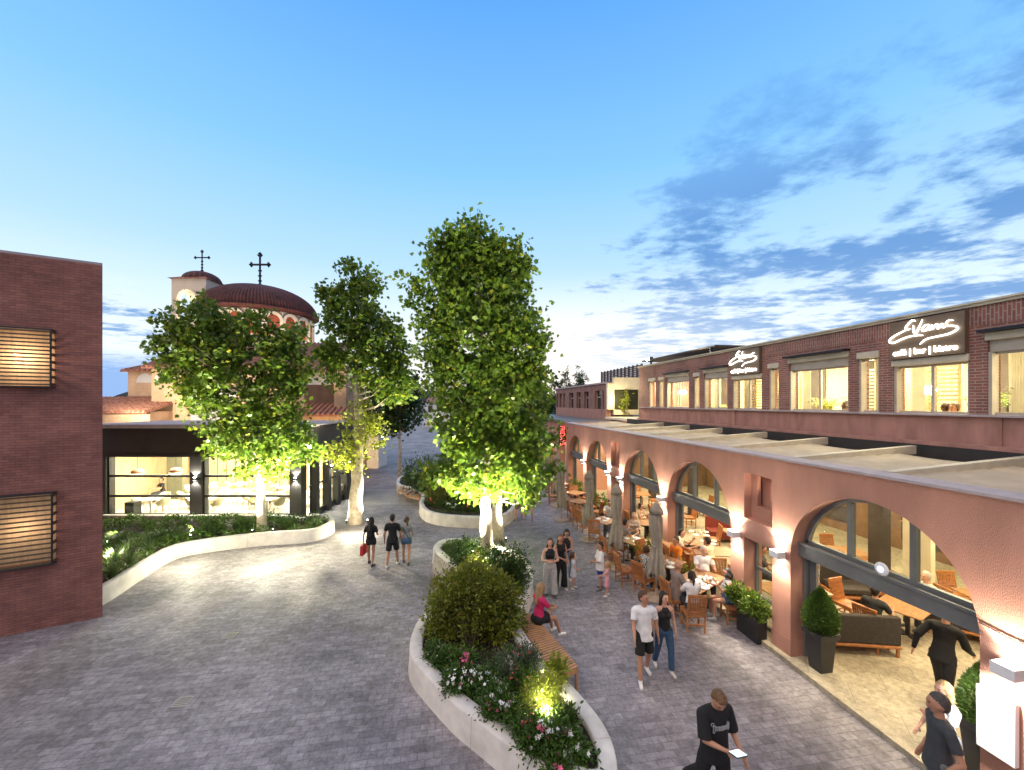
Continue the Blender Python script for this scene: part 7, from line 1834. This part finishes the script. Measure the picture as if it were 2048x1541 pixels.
dinerw('man in khaki shorts lounging on the brown sofa deep in the nearest arch', 7.9,10.75, -.9,-.55, 1.76, fl=IZ, skin='m', hair=('brown','short'), top=((.16,.13,.10),'tee'), bottom=((.55,.46,.26),'shorts'), shoes=(.6,.58,.5), lean=-14, arms=((25,14,55,20),(20,14,50,20)))
dinerw('man in black patterned shorts at the left edge of the nearest arch interior', 7.05,11.4, .8,-.4, 1.76, fl=IZ, skin='m', hair=('dark','short'), top=((.05,.05,.06),'tee'), bottom=((.03,.03,.035),'shorts'), shoes=(.2,.2,.2))
dinerw('man in a dark shirt and camouflage shorts on a wooden chair in the nearest arch', 7.95,8.83, 1,.45, 1.76, fl=IZ, skin='m', hair=('dark','short'), top=((.03,.035,.035),'tee'), bottom=((.30,.27,.19),'shorts'), shoes=(.12,.12,.12), lean=14)
dinerw('white-haired man in a white shirt at the back of the nearest arch', 10.0,9.6, -1,-.1, 1.74, fl=IZ, skin='l', hair=('white','short'), top=((.78,.77,.74),'tee'), bottom=((.03,.035,.04),'trousers'), shoes=(.1,.1,.1))
# upstairs guests, heads just over the sill
def upguest(label, px, X_, fx, fz, hair, col, skin='m', fem=False, dz=0):
    y = YP(px, X_); person(label, (X_, y, 4.86+dz), heading(fx,fz), 1.70, skin, hair, (col,'tee'), ((.05,.05,.06),'trousers'), None, ((86,84),(84,80)), ((42,8,62,20),(42,8,62,20)), 6, (4,0), .0, .016, fem)
for lb, px, X_, fx, fz, hr, col, dz in (('guest with auburn hair low in the wide window between the script signs',1690,12.0,1,0,('brown','curly'),(.25,.1,.06),-.18),('brown-haired guest behind the window under the large script sign',1888,12.2,1,.2,('brown','short'),(.3,.2,.15),-.25),('auburn-haired guest facing left under the large script sign',1913,12.3,-1,-.1,('brown','bun'),(.5,.4,.35),-.25),('dark-haired guest in the nearest upper window beside the plant',2022,12.0,1,.2,('dark','bun'),(.3,.08,.06),-.25)):
    upguest(lb, px, X_, fx, fz, hr, col, dz=dz, fem=True)
# pavilion guests
for lb, px, zc, hr, col in (('brown-haired guest seated in the left pane of the pavilion, left of a pair',279,22.6,('lbrown','short'),(.25,.08,.06)),('guest with dark hair in the left pane of the pavilion, right of a pair',291,22.8,('brown','bun'),(.28,.10,.08)),('guest in black sitting near the wide inner column of the pavilion',326,22.0,('dark','short'),(.015,.015,.016)),('guest in grey behind the right pane of the pavilion, near its right end',553,21.6,('brown','short'),(.3,.28,.26))):
    dinerw(lb, (px-1024)/F*zc, zc, .3 if px < 300 else -.5, -1, 1.72, fl=.06, skin='m', hair=hr, top=(col,'tee'), bottom=((.03,.035,.04),'trousers'), shoes=None, vox=.02)
# blurred strollers beyond the trunk, at rest
person('distant stroller in a blue shirt, left one beyond the lit trunk', pw(1012,1028), heading(-.2,1), 1.72, 'm', ('dark','short'), ((.10,.14,.30),'tee'), ((.03,.03,.05),'trousers'), (.1,.1,.1), ((12,6),(-12,10)), vox=.02)
person('distant stroller in a pale top beyond the hanging leaves of the tallest tree', pw(1058,1042), heading(.2,-1), 1.66, 'm', ('brown','long'), ((.6,.58,.55),'tee'), ((.35,.25,.2),'short'), (.3,.3,.3), ((12,6),(-12,10)), vox=.02, fem=True)
person('distant stroller in brown shorts just left of the pale-topped one', pw(1038,1040), heading(.1,1), 1.7, 'm', ('brown','short'), ((.25,.22,.2),'tee'), ((.2,.12,.08),'shorts'), (.3,.3,.3), ((-10,12),(12,6)), vox=.02)
SC.cycles.use_denoising = True
try: SC.cycles.denoiser = 'OPENIMAGEDENOISE'
except Exception: pass
SC.cycles.sample_clamp_indirect = 4; SC.cycles.sample_clamp_direct = 0
SC.cycles.max_bounces = 6; SC.cycles.diffuse_bounces = 3; SC.cycles.transparent_max_bounces = 12; SC.cycles.caustics_reflective = False; SC.cycles.caustics_refractive = False
SC.cycles.use_light_tree = True
# unused prototypes must not stay behind
for o in (chair0, table0, table_w, shell0, ptab, gs, sc, ps):
    if not o.get('used'):
        for c_ in list(o.children_recursive)+[o]: bpy.data.objects.remove(c_)
for o in bpy.data.objects:
    if 'used' in o: del o['used']
